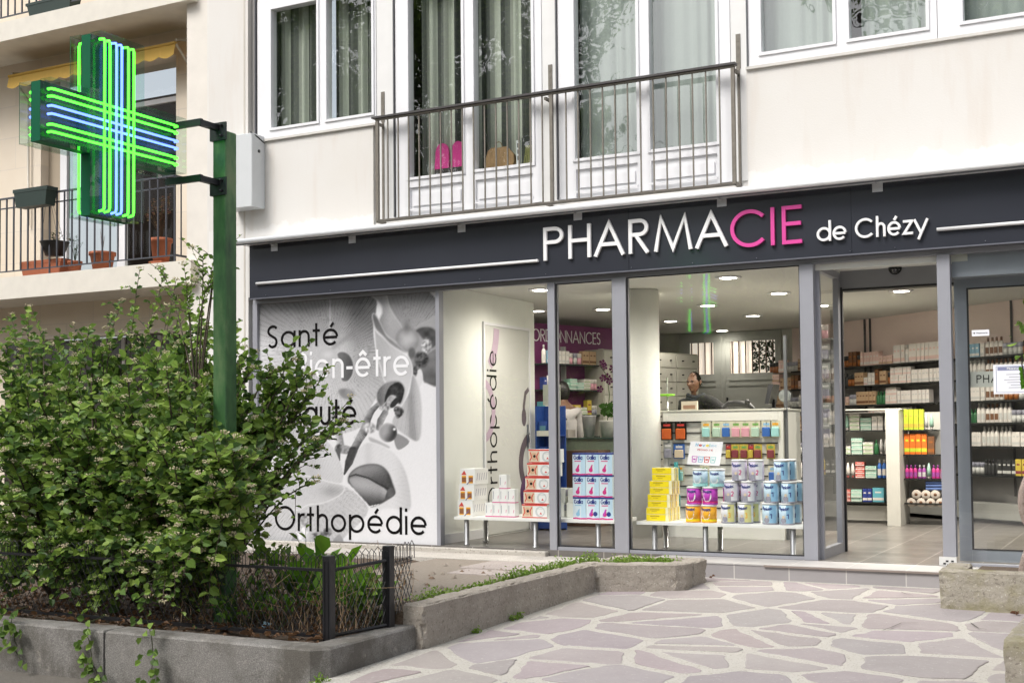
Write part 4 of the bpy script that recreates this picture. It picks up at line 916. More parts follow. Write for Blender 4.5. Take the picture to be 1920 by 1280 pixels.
# treatment room door with its printed film
dr = empty('interior_door', 'white interior door with purple shapes and the word Orthopédie on it', 'door', (-6.26, 1.4, 0))
xd = -6.2605
g = MB(); g.box(xd, xd + .022, .90, .93, 0, 2.22); g.box(xd, xd + .022, 1.93, 1.96, 0, 2.22); g.box(xd, xd + .022, .931, 1.929, 2.19, 2.22); part(g, 'door_frame', WHITEP, dr)
g = MB(); g.box(xd + .001, xd + .012, .931, 1.929, .02, 2.189); part(g, 'door_leaf', mat('grey_film', (.60, .60, .565), .45, var=.02), dr)
fx = lambda u, v, d: (xd + .0135 + d, u, v)
g = MB(); text(g, 'Orthopédie', .10, lambda u, v, d: (xd + .0135 + d, 1.18 - v, u), .28, 1.93, .205, .001, gap=.16); part(g, 'lettering', INK, dr)
PUR = mat('purple_film', (.11, .045, .12), .45); LIL = mat('lilac_film', (.50, .38, .47), .5); PGR = mat('plum_grey_film', (.13, .10, .115), .5)
g = MB(); g.ribbon(arc(.86, 2.2, .33, .5, -4, -58, 16), .12, .001, fx); g.ribbon(arc(.86, 1.3, .25, .3, 75, -75, 14), .08, .001, fx, off=.0003); part(g, 'lilac_arc', LIL, dr)
g = MB(); g.ribbon([(1.925, 1.02)] + arc(2.0, .73, .28, .30, 110, 235, 16) , .10, .001, fx); g.ribbon([(1.92, 1.55), (1.84, 1.5), (1.80, 1.36), (1.80, 1.30)], .05, .001, fx, off=.0003)
g.add([fx(1.80 + .055 * math.cos(k * math.pi / 8), 1.24 + .10 * math.sin(k * math.pi / 8), .0016) for k in range(16)], [tuple(range(16))]); part(g, 'plum_arc', PGR, dr)
g = MB(); g.ribbon(arc(1.90, .40, .16, .17, 60, 300, 16), .09, .001, fx, off=.0006); part(g, 'purple_arc', PUR, dr)
g = MB(); g.tube([(xd + .05, 1.88, 1.06), (xd + .05, 1.80, 1.06)], .009, 8); g.box(xd + .0125, xd + .02, 1.865, 1.895, .90, 1.16); part(g, 'handle', CHROME, dr)

# prescription wall
B0 = Vector((-6.98, 3.40)); dB = Vector((.34, .94)).normalized(); nB = Vector((dB.y, -dB.x)); LB = 1.52
def onB(u, off=0): return B0 + dB * u + nB * off
pw = empty('prescription_wall', 'purple wall panel with the white word ORDONNANCES above shelves', 'wall panel', (-6.9, 3.6, 0))
g = MB(); g.prism([tuple(onB(LB)), tuple(onB(0)), tuple(onB(0, -.06)), tuple(onB(LB, -.06))][::1], 0, 2.43)
part(g, 'panel', mat('purple_paint', (.16, .02, .11), .6, var=.05), pw)
g = MB(); text(g, 'ORDONNANCES', .085, lambda u, v, d: tuple(onB(u, .002 + d)) + (2.205 + v,), .04, 1.26, .155, .004, gap=.12); part(g, 'lettering', WLET, pw)
for z in (1.90, 1.58, 1.27, 1.0):
    g = MB(); g.prism([tuple(onB(LB)), tuple(onB(0.0)), tuple(onB(0.0, .26)), tuple(onB(LB, .26))][::-1], z, z + .018); part(g, 'shelf', mat('dark_glass_shelf', (.02, .03, .028), .2), pw)
for u in (.55, 1.24): g = MB(); q = onB(u, .03); g.box(q.x - .03, q.x + .03, q.y - .02, q.y + .02, .3, 2.15); part(g, 'upright', mat('upright_silver', (.42, .42, .42), .4, .3), pw)
g = MB(); g.tube([tuple(onB(.2, .08)) + (2.06,), tuple(onB(1.3, .08)) + (2.06,)], .012, 8); part(g, 'rail', CHROME, pw)

# prescription counter (green glass front)
gc = empty('prescription_counter', 'counter with a sage green glass front before the purple wall', 'counter', (-6.1, 3.2, 0))
g = MB(); g.box(-6.60, -5.55, 2.95, 3.45, .0, .99); part(g, 'body', mat('sage_glass', (.20, .25, .19), .25, var=.04), gc)
g = MB(); g.box(-6.65, -5.50, 2.91, 3.50, .9905, 1.005); part(g, 'top', mat('glass_edge_green', (.06, .10, .08), .15), gc)
g = MB(); g.box(-6.12, -5.72, 2.6, 2.94, .002, .86); g.box(-6.0, -5.85, 2.594, 2.5985, .45, .6, 1)
tag(g.build('cardboard_box', [mat('brown_board', (.13, .07, .04), .7, var=.1), mat('pale_label', (.4, .38, .34), .6)]), 'tall brown box with a pale label in front of the sage counter', 'box')
# goods on that counter
vt = empty('flower_pot', 'pale pot with a leafy green plant and purple orchid on the sage counter', 'potted plant', (-5.86, 3.2, 1.006))
g = MB(); g.lathe((0, 0, 0), [(.07, 0), (.10, .18), (.105, .2), (.09, .2)], 20); g.build('pot', mat('pale_ceramic', (.42, .41, .38), .5), vt)
random.seed(11)
g = MB(); g.c = (.05, .13, .02)
for k in range(60):
    a = random.uniform(0, 6.28); r_ = random.uniform(.0, .11); z = .22 + random.uniform(0, .14); c_ = Vector((math.cos(a) * r_, math.sin(a) * r_ * .7, z))
    g.add([c_, c_ + Vector((.03, 0, .02)), c_ + Vector((random.uniform(-.02, .05), random.uniform(-.03, .03), .06)), c_ + Vector((-.02, 0, .03))], [(0, 1, 2, 3)])
g.build('foliage', LEAF, vt)
g = MB(); g.tube([(0, 0, .2), (.02, .02, .5), (.0, 0, .72), (-.09, .0, .86)], .006, 5); g.build('stem', mat('stem_green', (.06, .09, .03), .7), vt)
g = MB(); g.c = (.10, .008, .07)
for k in range(7):
    c_ = Vector((random.uniform(-.10, .08), random.uniform(-.03, .03), random.uniform(.55, .88)))
    for q in range(5):
        a = q * 1.257 + k; d1 = Vector((math.cos(a), -.3, math.sin(a))) * .05; d2 = Vector((math.cos(a + .5), -.2, math.sin(a + .5))) * .04; d3 = Vector((math.cos(a - .5), -.2, math.sin(a - .5))) * .04
        g.add([c_, c_ + d3, c_ + d1, c_ + d2], [(0, 1, 2, 3)])
g.build('blossom', LEAF, vt)
g = MB(); g.lathe((0, 0, 0), [(.06, 0), (.085, .24), (.09, .26), (.07, .26)], 20); tag(g.build('vase', mat('grey_ceramic', (.33, .32, .32), .5), loc=(-6.10, 3.2, 1.006)), 'tapered grey vase on the sage counter left of the plant pot', 'vase')
g = MB(); g.box(-6.62, -6.28, 3.0, 3.2, 1.006, 1.10); tag(g.build('paper_tray', mat('beige_tray', (.42, .37, .34), .6)), 'low beige tray on the sage counter by the woman in white', 'tray')

# blue display rack
rk = empty('display_rack', 'tall blue cardboard display rack beside the white door', 'display rack', (-6.05, 2.05, 0))
BLUE = mat('deep_blue_card', (.015, .06, .26), .5, var=.05)
g = MB(); g.box(-6.17, -5.90, 2.12, 2.14, 0.0, 1.36); g.box(-6.17, -6.155, 1.92, 2.119, 0, 1.36); g.box(-6.154, -5.90, 1.95, 2.119, .02, .16); part(g, 'panel', BLUE, rk)
for k, z in enumerate((.45, .75, 1.03)):
    g = MB(); g.box(-6.154, -5.90, 1.93, 2.119, z, z + .012); g.box(-6.154, -5.90, 1.92, 1.929, z, z + .06, 1); part(g, 'tray', [BLUE, mat('price_strip', (.62, .62, .55), .5)], rk)
    for j in range(2):
        g = MB(); g.box(0, .10, 0, .03, 0, .15); g.box(.015, .085, -.002, -.0005, .03, .10, 1)
        tag(g.build('blister_pack', [BLUE, mat('pic_%d' % ((k + j) % 3), [(.5, .2, .08), (.45, .4, .3), (.1, .25, .3)][(k + j) % 3], .5)], loc=(-6.145 + j * .12, 1.95, z + .0125)), 'blue boxed product on the %s tray of the blue rack' % ('lowest', 'middle', 'top')[k], 'product box', 'blue products on the blue rack')
g = MB(); g.box(-6.16, -5.95, 2.10, 2.115, 1.37, 1.60); part(g, 'header_card', mat('pale_header', (.40, .42, .36), .6), rk)

# drawer wall at the back left
dwl = empty('drawer_cabinet', 'tall cream pharmacy drawer cabinet behind the man', 'cabinet', (-5.9, 5.3, 0))
g = MB(); C0 = Vector((-6.35, 4.2)); C1_ = Vector((-5.72, 6.0)); dC = (C1_ - C0).normalized(); nC = Vector((dC.y, -dC.x)); LC = (C1_ - C0).length
g.prism([tuple(C1_), tuple(C0), tuple(C0 - nC * .5), tuple(C1_ - nC * .5)], 0.3, 2.12); part(g, 'carcass', mat('cream_carcass', (.36, .35, .30), .5), dwl)
for k in range(9):
    z = .42 + k * .188
    for j in range(4):
        g = MB(); u0 = .02 + j * LC / 4; u1 = (j + 1) * LC / 4 - .005
        g.prism([tuple(C0 + dC * u1 + nC * .015), tuple(C0 + dC * u0 + nC * .015), tuple(C0 + dC * u0 + nC * .001), tuple(C0 + dC * u1 + nC * .001)][::1], z, z + .175)
        for uu in ((u0 * 3 + u1) / 4, (u0 + 3 * u1) / 4): q = C0 + dC * uu + nC * .022; g.box(q.x - .02, q.x + .02, q.y - .006, q.y + .006, z + .085, z + .10, 1)
        part(g, 'drawer', [mat('cream_drawer', (.52, .51, .45), .4), BLK], dwl)
# back door with barred windows
bd = empty('back_door', 'grey panelled back door with two barred windows high up', 'door', (-5.5, 7.25, 0))
BDM = mat('grey_door_paint', (.40, .41, .38), .5)
g = MB(); X0 = -6.42
g.box(-6.45, -4.9, 7.26, 7.299, .0, 1.90); g.box(-6.45, -4.9, 7.26, 7.299, 2.37, 2.51); g.box(-6.45, -6.28, 7.26, 7.299, 1.901, 2.369); g.box(-5.91, -5.66, 7.26, 7.299, 1.901, 2.369); g.box(-4.99, -4.9, 7.26, 7.299, 1.901, 2.369)
g.box(-5.82, -5.79, 7.25, 7.2595, 0, 2.5); g.box(-5.75, -5.73, 7.25, 7.2595, 0, 2.5)
for a, b_ in ((-6.40, -5.88), (-5.68, -4.92)): g.box(a, b_, 7.25, 7.2595, 1.72, 1.74); g.box(a, b_, 7.25, 7.2595, 1.80, 1.815)
part(g, 'door_leaf', BDM, bd)
DAY = emis('daylit_yard', (1.0, .88, .76), .34)
for a, b_ in ((-6.279, -5.911), (-5.659, -4.991)):
    g = MB(); g.box(a, b_, 7.29, 7.295, 1.902, 2.368); part(g, 'pane', DAY, bd)
    g = MB(); n_ = 4 if b_ - a < .5 else 7
    for k in range(n_): x = a + .03 + (b_ - a - .06) * k / (n_ - 1); g.tube([(x, 7.262, 1.902), (x, 7.262, 2.368)], .010, 6)
    part(g, 'window_bar', mat('rust_bar', (.10, .06, .04), .7), bd)
g = MB(); g.c = (.03, .05, .02); random.seed(4)
for k in range(260):
    x = random.uniform(-5.33, -5.0); z = random.uniform(1.93, 2.35); a = random.uniform(0, 3.1); d_ = Vector((math.cos(a) * .028, 0, math.sin(a) * .028)); e2 = Vector((-math.sin(a) * .012, 0, math.cos(a) * .012)); c_ = Vector((x, 7.283, z))
    g.add([c_ - d_, c_ + e2, c_ + d_, c_ - e2], [(0, 1, 2, 3)])
tag(g.build('yard_shrub', LEAF), 'dark leaves seen through the right barred window of the back door', 'shrub')
g = MB(); g.tube([(-5.70, 7.22, 1.42), (-5.70, 7.22, 1.55)], .012, 6); g.tube([(-5.86, 7.22, 1.42), (-5.86, 7.22, 1.52)], .012, 6); part(g, 'handle', BLKP, bd)

# ================================================================== BENCHES AND WINDOW DISPLAY
def bench(x0, x1, label, legs):
    b = empty('display_bench', label, 'bench', ((x0 + x1) / 2, .25, 0), 'low white display benches in the windows')
    g = MB(); g.bbox(x0, x1, .06, .56, .245, .272, .003); part(g, 'top', mat('white_laminate', (.80, .80, .77), .3, var=.01), b)
    for lx, ly in legs:
        g = MB(); g.lathe((lx, ly, 0), [(.028, .001), (.028, .012), (.024, .013), (.024, .2445)], 16); part(g, 'leg', CHROME, b)
bench(-6.12, -4.43, 'low white bench with steel legs under the white and red boxes', [(-6.0, .10), (-6.0, .48), (-5.26, .10), (-5.24, .48), (-4.62, .10), (-4.62, .48)])
bench(-4.235, -2.72, 'low white bench with steel legs under the yellow boxes and milk cans', [(-4.08, .12), (-4.12, .50), (-3.60, .10), (-3.60, .50), (-2.83, .10), (-2.83, .50)])
ZB = .2725
WCARD = mat('white_card', (.78, .78, .76), .45, var=.01)
def col_m(name, c, r=.45): return mat(name, c, r, var=.02)
MAG = col_m('magenta_print', (.62, .03, .22)); RED = col_m('red_print', (.60, .05, .04)); NAVY = col_m('navy_print', (.02, .04, .22)); YEL = col_m('yellow_print', (.88, .70, .01))
ORG = col_m('orange_print', (.85, .42, .02)); SKY = col_m('sky_print', (.28, .52, .72)); TEAL = col_m('teal_print', (.35, .66, .64)); VIO = col_m('violet_print', (.52, .06, .48)); BRN = col_m('brown_print', (.28, .10, .03)); LIL2 = col_m('pale_lilac_print', (.55, .50, .62)); LYEL = col_m('pale_yellow_print', (.70, .68, .30)); CREAM = col_m('cream_print', (.66, .55, .40)); GRYP = col_m('grey_print', (.30, .30, .36)); LBLUE = col_m('light_blue_print', (.55, .70, .80))
def disc(mb, cx, cz, r, y, mi, n=14, sx=1): mb.add([(cx + sx * r * math.cos(2 * math.pi * k / n), y, cz + r * math.sin(2 * math.pi * k / n)) for k in range(n)], [tuple(range(n))], mi)
def fy(x0, y, z0): return lambda u, v, d: (x0 + u, y - d, z0 + v)
def place(mb, name, mats, x, y, z, label, cat, group, rz=0):
    o = mb.build(name, mats, loc=(x, y, z), rz=rz); return tag(o, label, cat, group)
def again(o, x, y, z, label, rz=None):
    c = o.copy(); col.objects.link(c); c.location = (x, y, z); c['label'] = label
    if rz is not None: c.rotation_euler = (0, 0, rz)
    return c
rows = ['bottom', 'second', 'third', 'fourth', 'top']
# brown-house boxes
g = MB(); w_, h_, dp = .165, .150, .26; g.box(0, w_, 0, dp, 0, h_)
for k in (0, 1):
    cx = .042 + k * .075
    g.box(cx - .024, cx + .024, -.0012, -.0002, .018, .085, 2); g.box(cx - .024, cx + .024, -.0018, -.0013, .070, .085, 1); g.box(cx - .024, cx + .024, -.0018, -.0013, .012, .022, 1)
g.add([(.012, -.001, .092), (.07, -.001, .092), (.045, -.001, .135)], [(0, 1, 2)], 3)
g.ribbon([(.075, .0), (.125, .055)], .008, .001, fy(0, -.0022, 0), mi=4)
for k in range(5): g.add([(w_ + .0008, .03 + k * .045, .04), (w_ + .0008, .037 + k * .045, .04), (w_ + .0008, .055 + k * .045, .11), (w_ + .0008, .048 + k * .045, .11)], [(0, 1, 2, 3)], 4)
pr = [WCARD, ORG, BRN, RED, mat('dusky_violet', (.16, .12, .26), .5)]
o = place(g, 'remedy_box', pr, -6.115, .13, ZB + .001, 'white box with red roof and brown pot print, bottom of its stack', 'box', 'white boxes with brown pot print')
again(o, -6.10, .13, ZB + .153, 'white box with red roof and brown pot print, middle of its stack'); again(o, -6.085, .13, ZB + .305, 'white box with red roof and brown pot print, top of its stack')
# tall slim white boxes with magenta foot
g = MB(); g.box(0, .078, 0, .078, 0, .132); g.box(-.0008, .0788, -.0008, .0788, .0, .008, 1); g.ribbon([(.012, .035), (.012, .11)], .006, .0008, fy(0, -.0005, 0), mi=2); g.ribbon([(.06, .04), (.066, .07)], .004, .0008, fy(0, -.0005, 0), mi=1)
o = None; gl_ = 'slim white boxes with magenta foot'
for r_, n_, x_ in ((0, 4, -5.815), (1, 3, -5.74), (2, 1, -5.665)):
    for k in range(n_):
        lb = ('slim white box at the very top of the white pyramid', 'slim white box, %s in the middle row of the white pyramid' % ('leftmost', 'central', 'rightmost')[min(k, 2)], 'slim white box, %s in the bottom row of the white pyramid' % ('first', 'second', 'third', 'fourth')[k])[2 - r_ if r_ != 1 else 1]
        if o is None: o = place(g, 'slim_box', [WCARD, MAG, GRYP], x_ + k * .081, .14, ZB + .001 + r_ * .133, lb, 'box', gl_)
        else: again(o, x_ + k * .081, .14 + r_ * .004, ZB + .001 + r_ * .133, lb)
for k in range(3): again(o, -5.48 + k * .045, .30 + k * .02, ZB + .001, 'slim white box behind the pyramid, %s towards the red boxes' % ('first', 'second', 'third')[k])
# red and white boxes
g = MB(); w_ = .262; g.box(0, w_, 0, .22, 0, .126); g.box(-.0006, w_ + .0006, -.0010, -.0002, .112, .126, 1); g.box(-.0006, w_ + .0006, -.0010, -.0002, 0, .008, 1)
g.box(.004, .115, -.0010, -.0002, .010, .110, 2); disc(g, .058, .06, .036, -.0016, 3); disc(g, .062, .062, .014, -.0022, 4)
g.ribbon([(.012, .02), (.03, .05), (.02, .1)], .01, .0006, fy(0, -.0016, 0), mi=1); g.ribbon([(.095, .02), (.085, .06), (.105, .1)], .01, .0006, fy(0, -.0016, 0), mi=1)
disc(g, .19, .058, .050, -.0010, 5, 20); disc(g, .195, .06, .036, -.0014, 0, 20); g.add([(.185, -.002, .035), (.212, -.002, .035), (.198, -.002, .054)], [(0, 1, 2)], 1); g.ribbon([(.16, .085), (.235, .085)], .005, .0006, fy(0, -.0016, 0), mi=5)
o = None
for k in range(5):
    x_, z_ = -5.415 + k * .019, ZB + .001 + k * .1285
    lb = 'red and white box, %s in the leaning red tower' % ('lowest', 'second from below', 'middle one', 'fourth from below', 'topmost')[k]
    if o is None: o = place(g, 'tea_box', [WCARD, RED, CREAM, col_m('skin_print', (.62, .40, .26)), BLK, col_m('silver_print', (.55, .58, .58))], x_, .13, z_, lb, 'box', 'red and white boxes in a tower')
    else: again(o, x_, .13, z_, lb)
g = MB(); g.box(0, .075, 0, .09, 0, .135); g.box(.0755, .076, .01, .08, .06, .12, 1)
o = place(g, 'plain_box', [col_m('off_white_card', (.66, .66, .60)), GRYP], -5.135, .30, ZB + .001, 'plain off-white box beside the red tower, first from the left', 'box', 'plain off-white boxes behind the mullion')
for k, (x_, y_, z_) in enumerate(((-5.04, .32, 0), (-4.95, .34, 0), (-5.13, .32, .137), (-5.03, .33, .137))): again(o, x_, y_, ZB + .001 + z_, 'plain off-white box beside the red tower, ' + ('second on the bench', 'third on the bench', 'first of the upper ones', 'second of the upper ones')[k])
# milk powder cartons 3x3
def milk_carton(dark, face):
    g = MB(); w_, h_ = .130, .2; g.box(0, w_, 0, .16, 0, h_); g.box(-.001, w_ + .001, -.001, .161, h_ - .014, h_ + .0008, 1)
    g.ribbon([(-.0005, .006), (.03, .010), (.07, .004), (w_ + .0005, .007)], .012, .0008, fy(0, -.0002, 0), mi=2)
    text(g, 'Gallia', .16, fy(0, -.0004, .140), .012, .100, .040, .001, gap=.1, mi=1); g.ribbon([(.02, .126), (.085, .126)], .008, .0008, fy(0, -.0004, 0), mi=2 if face != 1 else 4)
    m_ = 4 if face == 1 else 2
    disc(g, .05, .045, .020, -.001, m_, 12); disc(g, .056, .068, .013, -.0014, m_, 10, .8); g.ribbon([(.052, .07), (.066, .092)], .012, .0008, fy(0, -.001, 0), mi=m_)
    if face == 2: disc(g, .09, .05, .022, -.0014, 1, 10); g.ribbon([(.035, .03), (.06, .09)], .014, .0008, fy(0, -.0016, 0), mi=5)
    g.ribbon([(.106, .0), (.106, .186)], .047, .0004, fy(0, -.0001, 0), mi=3)
    return g
mm = [col_m('pale_blue_carton', (.66, .76, .82)), NAVY, MAG, col_m('icy_blue_print', (.50, .68, .80)), SKY, VIO]
srcs = {}
for r_ in range(3):
    for c_ in range(3):
        f_ = (1 if c_ == 0 else 2) if r_ == 0 else 0
        lb = 'pale blue milk carton with navy top, %s of the %s row' % (('left', 'middle', 'right')[c_], rows[r_] if r_ < 2 else 'top')
        lb = lb.replace('second row', 'middle row'); x_, z_ = -4.885 + c_ * .134, ZB + .001 + r_ * .2025
        if f_ not in srcs: srcs[f_] = place(milk_carton(0, f_), 'milk_carton', mm, x_, .13, z_, lb, 'carton', 'pale blue milk cartons')
        else: again(srcs[f_], x_, .13, z_, lb)
        again(srcs[f_], x_ + .0, .295, z_, lb + ', behind the front one') if c_ == 2 else None
# yellow boxes: each tier two deep rows of flat boxes
g = MB(); w_ = .21; g.box(0, w_, 0, .045, 0, .058, 0); g.box(-.0005, w_ - .028, -.0012, -.0002, .003, .056, 1)
g.ribbon([(.035, .042), (.125, .042)], .008, .0008, fy(0, -.0014, 0), mi=2); g.ribbon([(.05, .026), (.10, .026)], .004, .0008, fy(0, -.0014, 0), mi=2)
g.box(w_, w_ + .0006, .004, .018, .004, .054, 1)
o = None; nthw = ('front', 'second', 'third', 'fourth', 'fifth', 'sixth')
for r_, (x_, n_) in enumerate(((-4.165, 6), (-4.15, 5), (-4.13, 4), (-4.105, 2))):
    for h2 in (0, 1):
        for k in range(n_):
            lb = 'yellow flat box, %s slice of the %s layer from the bench' % (nthw[k], ('first', 'second', 'third', 'fourth', 'fifth', 'sixth', 'seventh', 'eighth')[r_ * 2 + h2])
            p_ = (x_ + .006 * (k % 2), .14 + k * .047, ZB + .001 + (r_ * 2 + h2) * .0595)
            if o is None: o = place(g, 'yellow_box', [col_m('pale_yellow_card', (.86, .82, .52)), YEL, mat('ochre_print', (.45, .33, .02), .5)], *p_, lb, 'box', 'yellow boxes stacked in tiers')
            else: again(o, *p_, lb)
# milk cans
def can(h_, base, band, face, num=None, numc=None, word=None, shape=None, r_=.067):
    g = MB(); n = 28
    g.lathe((0, 0, 0), [(r_ * .96, 0), (r_, .004), (r_, .012)], n, 5); g.lathe((0, 0, 0), [(r_ - .001, .0125), (r_ - .001, h_ - .016)], n, 0)
    g.lathe((0, 0, 0), [(r_ + .0015, h_ - .0155), (r_ + .0015, h_ - .002), (r_ - .002, h_), (r_ - .008, h_ - .003)], n, 1)
    def cyl(rr): return lambda u, v, d: (math.sin(u / r_) * (rr + d), -math.cos(u / r_) * (rr + d), v)
    f = cyl(r_ - .0006)
    def patch(u0, u1, v0, v1, mi, e=.0006, n_=8):
        V = []
        for i in range(n_ + 1):
            u = u0 + (u1 - u0) * i / n_; V += [f(u, v0, e), f(u, v1, e)]
        g.add(V, [(2 * i, 2 * i + 2, 2 * i + 3, 2 * i + 1) for i in range(n_)], mi)
    if band: patch(-.19, .19, .013, .03, 2, .0004, 30)
    if shape == 'oval':
        V = [f(-.008 + .040 * math.cos(k * .393), h_ * .47 + .052 * math.sin(k * .393) * (1 if k % 2 else .92), .0008) for k in range(16)]; g.add(V, [tuple(range(16))], 1)
    if shape == 'half': patch(.012, .075, .013, h_ - .02, 2, .0004)
    if word: text(g, word, .17, lambda u, v, d: f(u - .008, h_ * .72 + v - .012 * math.cos(u * 30), .0014 + d), -.048, .045, .026, .0006, gap=.1, mi=3)
    if num: text(g, num, .17, lambda u, v, d: f(u, h_ * .28 + v, .0014 + d), .016, .034, .040, .0006, mi=4)
    if face:
        for (cu, cv, rr, mi) in ((-.012, h_ * .36, .013, 6), (-.014, h_ * .2, .024, 5)): g.add([f(cu + rr * math.cos(k * .63), cv + rr * math.sin(k * .63), .0012) for k in range(10)], [tuple(range(10))], mi)
    return g
canW = col_m('can_white', (.74, .75, .77)); 
cans = {
 'orange': (can(.155, 0, 1, 0, '2', None, 'Novalac', 'oval'), [ORG, WCARD, YEL, NAVY, ORG, ORG, CREAM]),
 'purple': (can(.155, 0, 1, 0, None, None, 'Novalac', 'oval'), [VIO, WCARD, MAG, NAVY, MAG, VIO, CREAM]),
 'teal': (can(.155, 0, 1, 0, '1', None, 'Novalac', 'oval'), [LBLUE, WCARD, TEAL, NAVY, TEAL, TEAL, CREAM]),
 'pale yellow': (can(.182, 0, 0, 1, '3', None, 'Physiolac', 'half'), [canW, WCARD, LYEL, NAVY, ORG, GRYP, CREAM]),
 'pale lilac': (can(.182, 0, 0, 1, '2', None, 'Physiolac', 'half'), [LIL2, WCARD, canW, NAVY, MAG, GRYP, CREAM]),
 'light blue': (can(.182, 0, 0, 1, '1', None, 'Physiolac', 'half'), [LBLUE, WCARD, SKY, NAVY, NAVY, GRYP, CREAM]),
}
src = {}
def put_can(kind, x, y, z, label):
    if kind not in src: src[kind] = place(cans[kind][0], 'milk_can', cans[kind][1], x, y, z, label, 'can', 'milk powder cans on the bench', rz=R(0))
    else: again(src[kind], x, y, z, label)
lv = ('bottom', 'middle', 'top')
for kind, r_, xs_c, ys in (('orange', 0, (-3.73, -3.585), (.16,)), ('purple', 1, (-3.72, -3.575), (.165,)), ('teal', 2, (-3.665, -3.51), (.17,)),
        ('pale yellow', 0, (-3.405, -3.255), (.15, .30)), ('pale lilac', 1, (-3.375, -3.225), (.155, .30)), ('pale lilac', 2, (-3.305, -3.155), (.16,)),
        ('light blue', 0, (-3.035, -2.89), (.14, .285)), ('light blue', 1, (-3.02, -2.87), (.145, .29)), ('light blue', 2, (-2.93,), (.15, .295))):
    for j, y in enumerate(ys):
        for i, x in enumerate(xs_c):
            h_ = .156 if kind in ('orange', 'purple', 'teal') else .183
            side = '' if len(xs_c) == 1 else (' left' if i == 0 else ' right')
            put_can(kind, x + j * .02, y, ZB + .001 + r_ * h_, '%s milk can,%s of the %s row%s' % (kind, side, lv[r_], ', second rank' if j else ''))
put_can('orange', -3.45, .32, ZB + .001, 'orange milk can, half hidden behind the bottom row'); put_can('purple', -3.44, .32, ZB + .157, 'purple milk can, half hidden behind the middle row')
# price card
pc = empty('promo_card', 'tilted white promotion card above the teal cans', 'card', (-3.65, .28, .74))
g = MB(); a_, b_ = F(1295, 827, .28), F(1356, 828, .28); c_, d_ = F(1349, 873, .28), F(1288, 870, .28)
g.add([a_, b_, c_, d_] + [Vector(q) + Vector((0, .004, 0)) for q in (a_, b_, c_, d_)], [(0, 1, 2, 3), (7, 6, 5, 4), (0, 4, 5, 1), (1, 5, 6, 2), (2, 6, 7, 3), (3, 7, 4, 0)])
part(g, 'board', mat('bright_card', (.86, .86, .88), .4, var=0), pc)
O_ = Vector(d_); U_ = (Vector(c_) - O_); V_ = (Vector(a_) - O_)
def fcard(u, v, d): q = O_ + U_ * u + V_ * v; return (q.x, q.y - .0008 - d, q.z)
g = MB(); x_ = .17
for i, (ch, mi) in enumerate(zip('Novalac', (0, 1, 0, 2, 3, 4, 4))): text(g, ch, .24, lambda u, v, d: fcard(u, .80 + v, d), x_, x_ + (.035 if ch == 'l' else .088), .13, .0008, mi=mi); x_ += .05 if ch == 'l' else .105
text(g, 'PROMO .1 €', .16, lambda u, v, d: fcard(u, .62 + v, d), .25, .72, .07, .0008, mi=1)
for k, mi in enumerate((5, 0, 1, 3)):
    u = .13 + k * .19; g.ribbon([(u, .36), (u + .02, .12), (u + .13, .12), (u + .15, .36)], .022, .0006, fcard, True, mi=mi); g.ribbon([(u + .04, .24), (u + .11, .24)], .06, .0006, fcard, off=.001, mi=mi)
part(g, 'print', [SKY, RED, YEL, TEAL, LBLUE, VIO], pc)
g = MB(); q = F(1322, 872, .29); g.tube([(q.x, .287, q.z - .02), (q.x, .287, ZB + .001)], .006, 6); part(g, 'stand', WHITEP, pc)

# ================================================================== WHITE COUNTER WITH HANGING GOODS
ct = empty('slatwall_counter', 'white counter with slatted front hung with small products', 'counter', (-3.98, 1.9, 0))
CTM = mat('counter_white', (.74, .74, .68), .45, var=.02)
g = MB(); g.box(-4.59, -3.345, 1.74, 2.35, .13, 1.27); g.box(-4.59, -4.545, 1.70, 1.739, .0, 1.27); g.box(-3.39, -3.345, 1.70, 1.739, 0, 1.27); g.box(-4.544, -3.391, 1.70, 1.739, 1.17, 1.27); g.box(-4.544, -3.391, 1.70, 1.739, .0, .20); part(g, 'body', CTM, ct)
g = MB()
for k in range(9): z = 1.155 - k * .108; g.box(-4.53, -3.41, 1.731, 1.7395, z, z + .012)
part(g, 'slot', mat('slot_shadow', (.05, .05, .05), .7), ct)
g = MB(); g.box(-4.62, -3.32, 1.69, 2.38, 1.2705, 1.285); part(g, 'top', mat('counter_top', (.68, .68, .60), .35), ct)
g = MB(); g.box(-3.34, -3.315, 1.74, 1.78, .0, 2.0); tag(g.build('upright_post', mat('post_grey', (.16, .17, .18), .4, .4)), 'thin grey metal post at the right end of the white counter', 'post')
# hanging packs
random.seed(21)
def pack(c1, c2, c3, w_=.10, h_=.165):
    g = MB(); g.box(-w_ / 2, w_ / 2, -.002, .0, 0, h_, 0); g.bbox(-w_ * .4, w_ * .4, -.028, -.0025, .012, h_ * .62, .008, 1); g.ribbon([(-w_ * .3, h_ * .80), (w_ * .3, h_ * .80)], .022, .001, fy(0, -.0024, 0), mi=2)
    g.tube([(0, .02, h_ - .012), (0, -.03, h_ - .012)], .003, 5, mi=3); return g, [c1, c2, c3, CHROME]
CRM = col_m('cream_pack', (.62, .60, .46)); GRN = col_m('green_print', (.18, .40, .10)); PNK = col_m('pink_print', (.70, .35, .42)); BL2 = col_m('bright_blue_print', (.04, .14, .45)); MUS = col_m('mustard_print', (.55, .42, .06)); MRN = col_m('maroon_print', (.22, .04, .05)); ORR = col_m('burnt_orange', (.62, .12, .02))
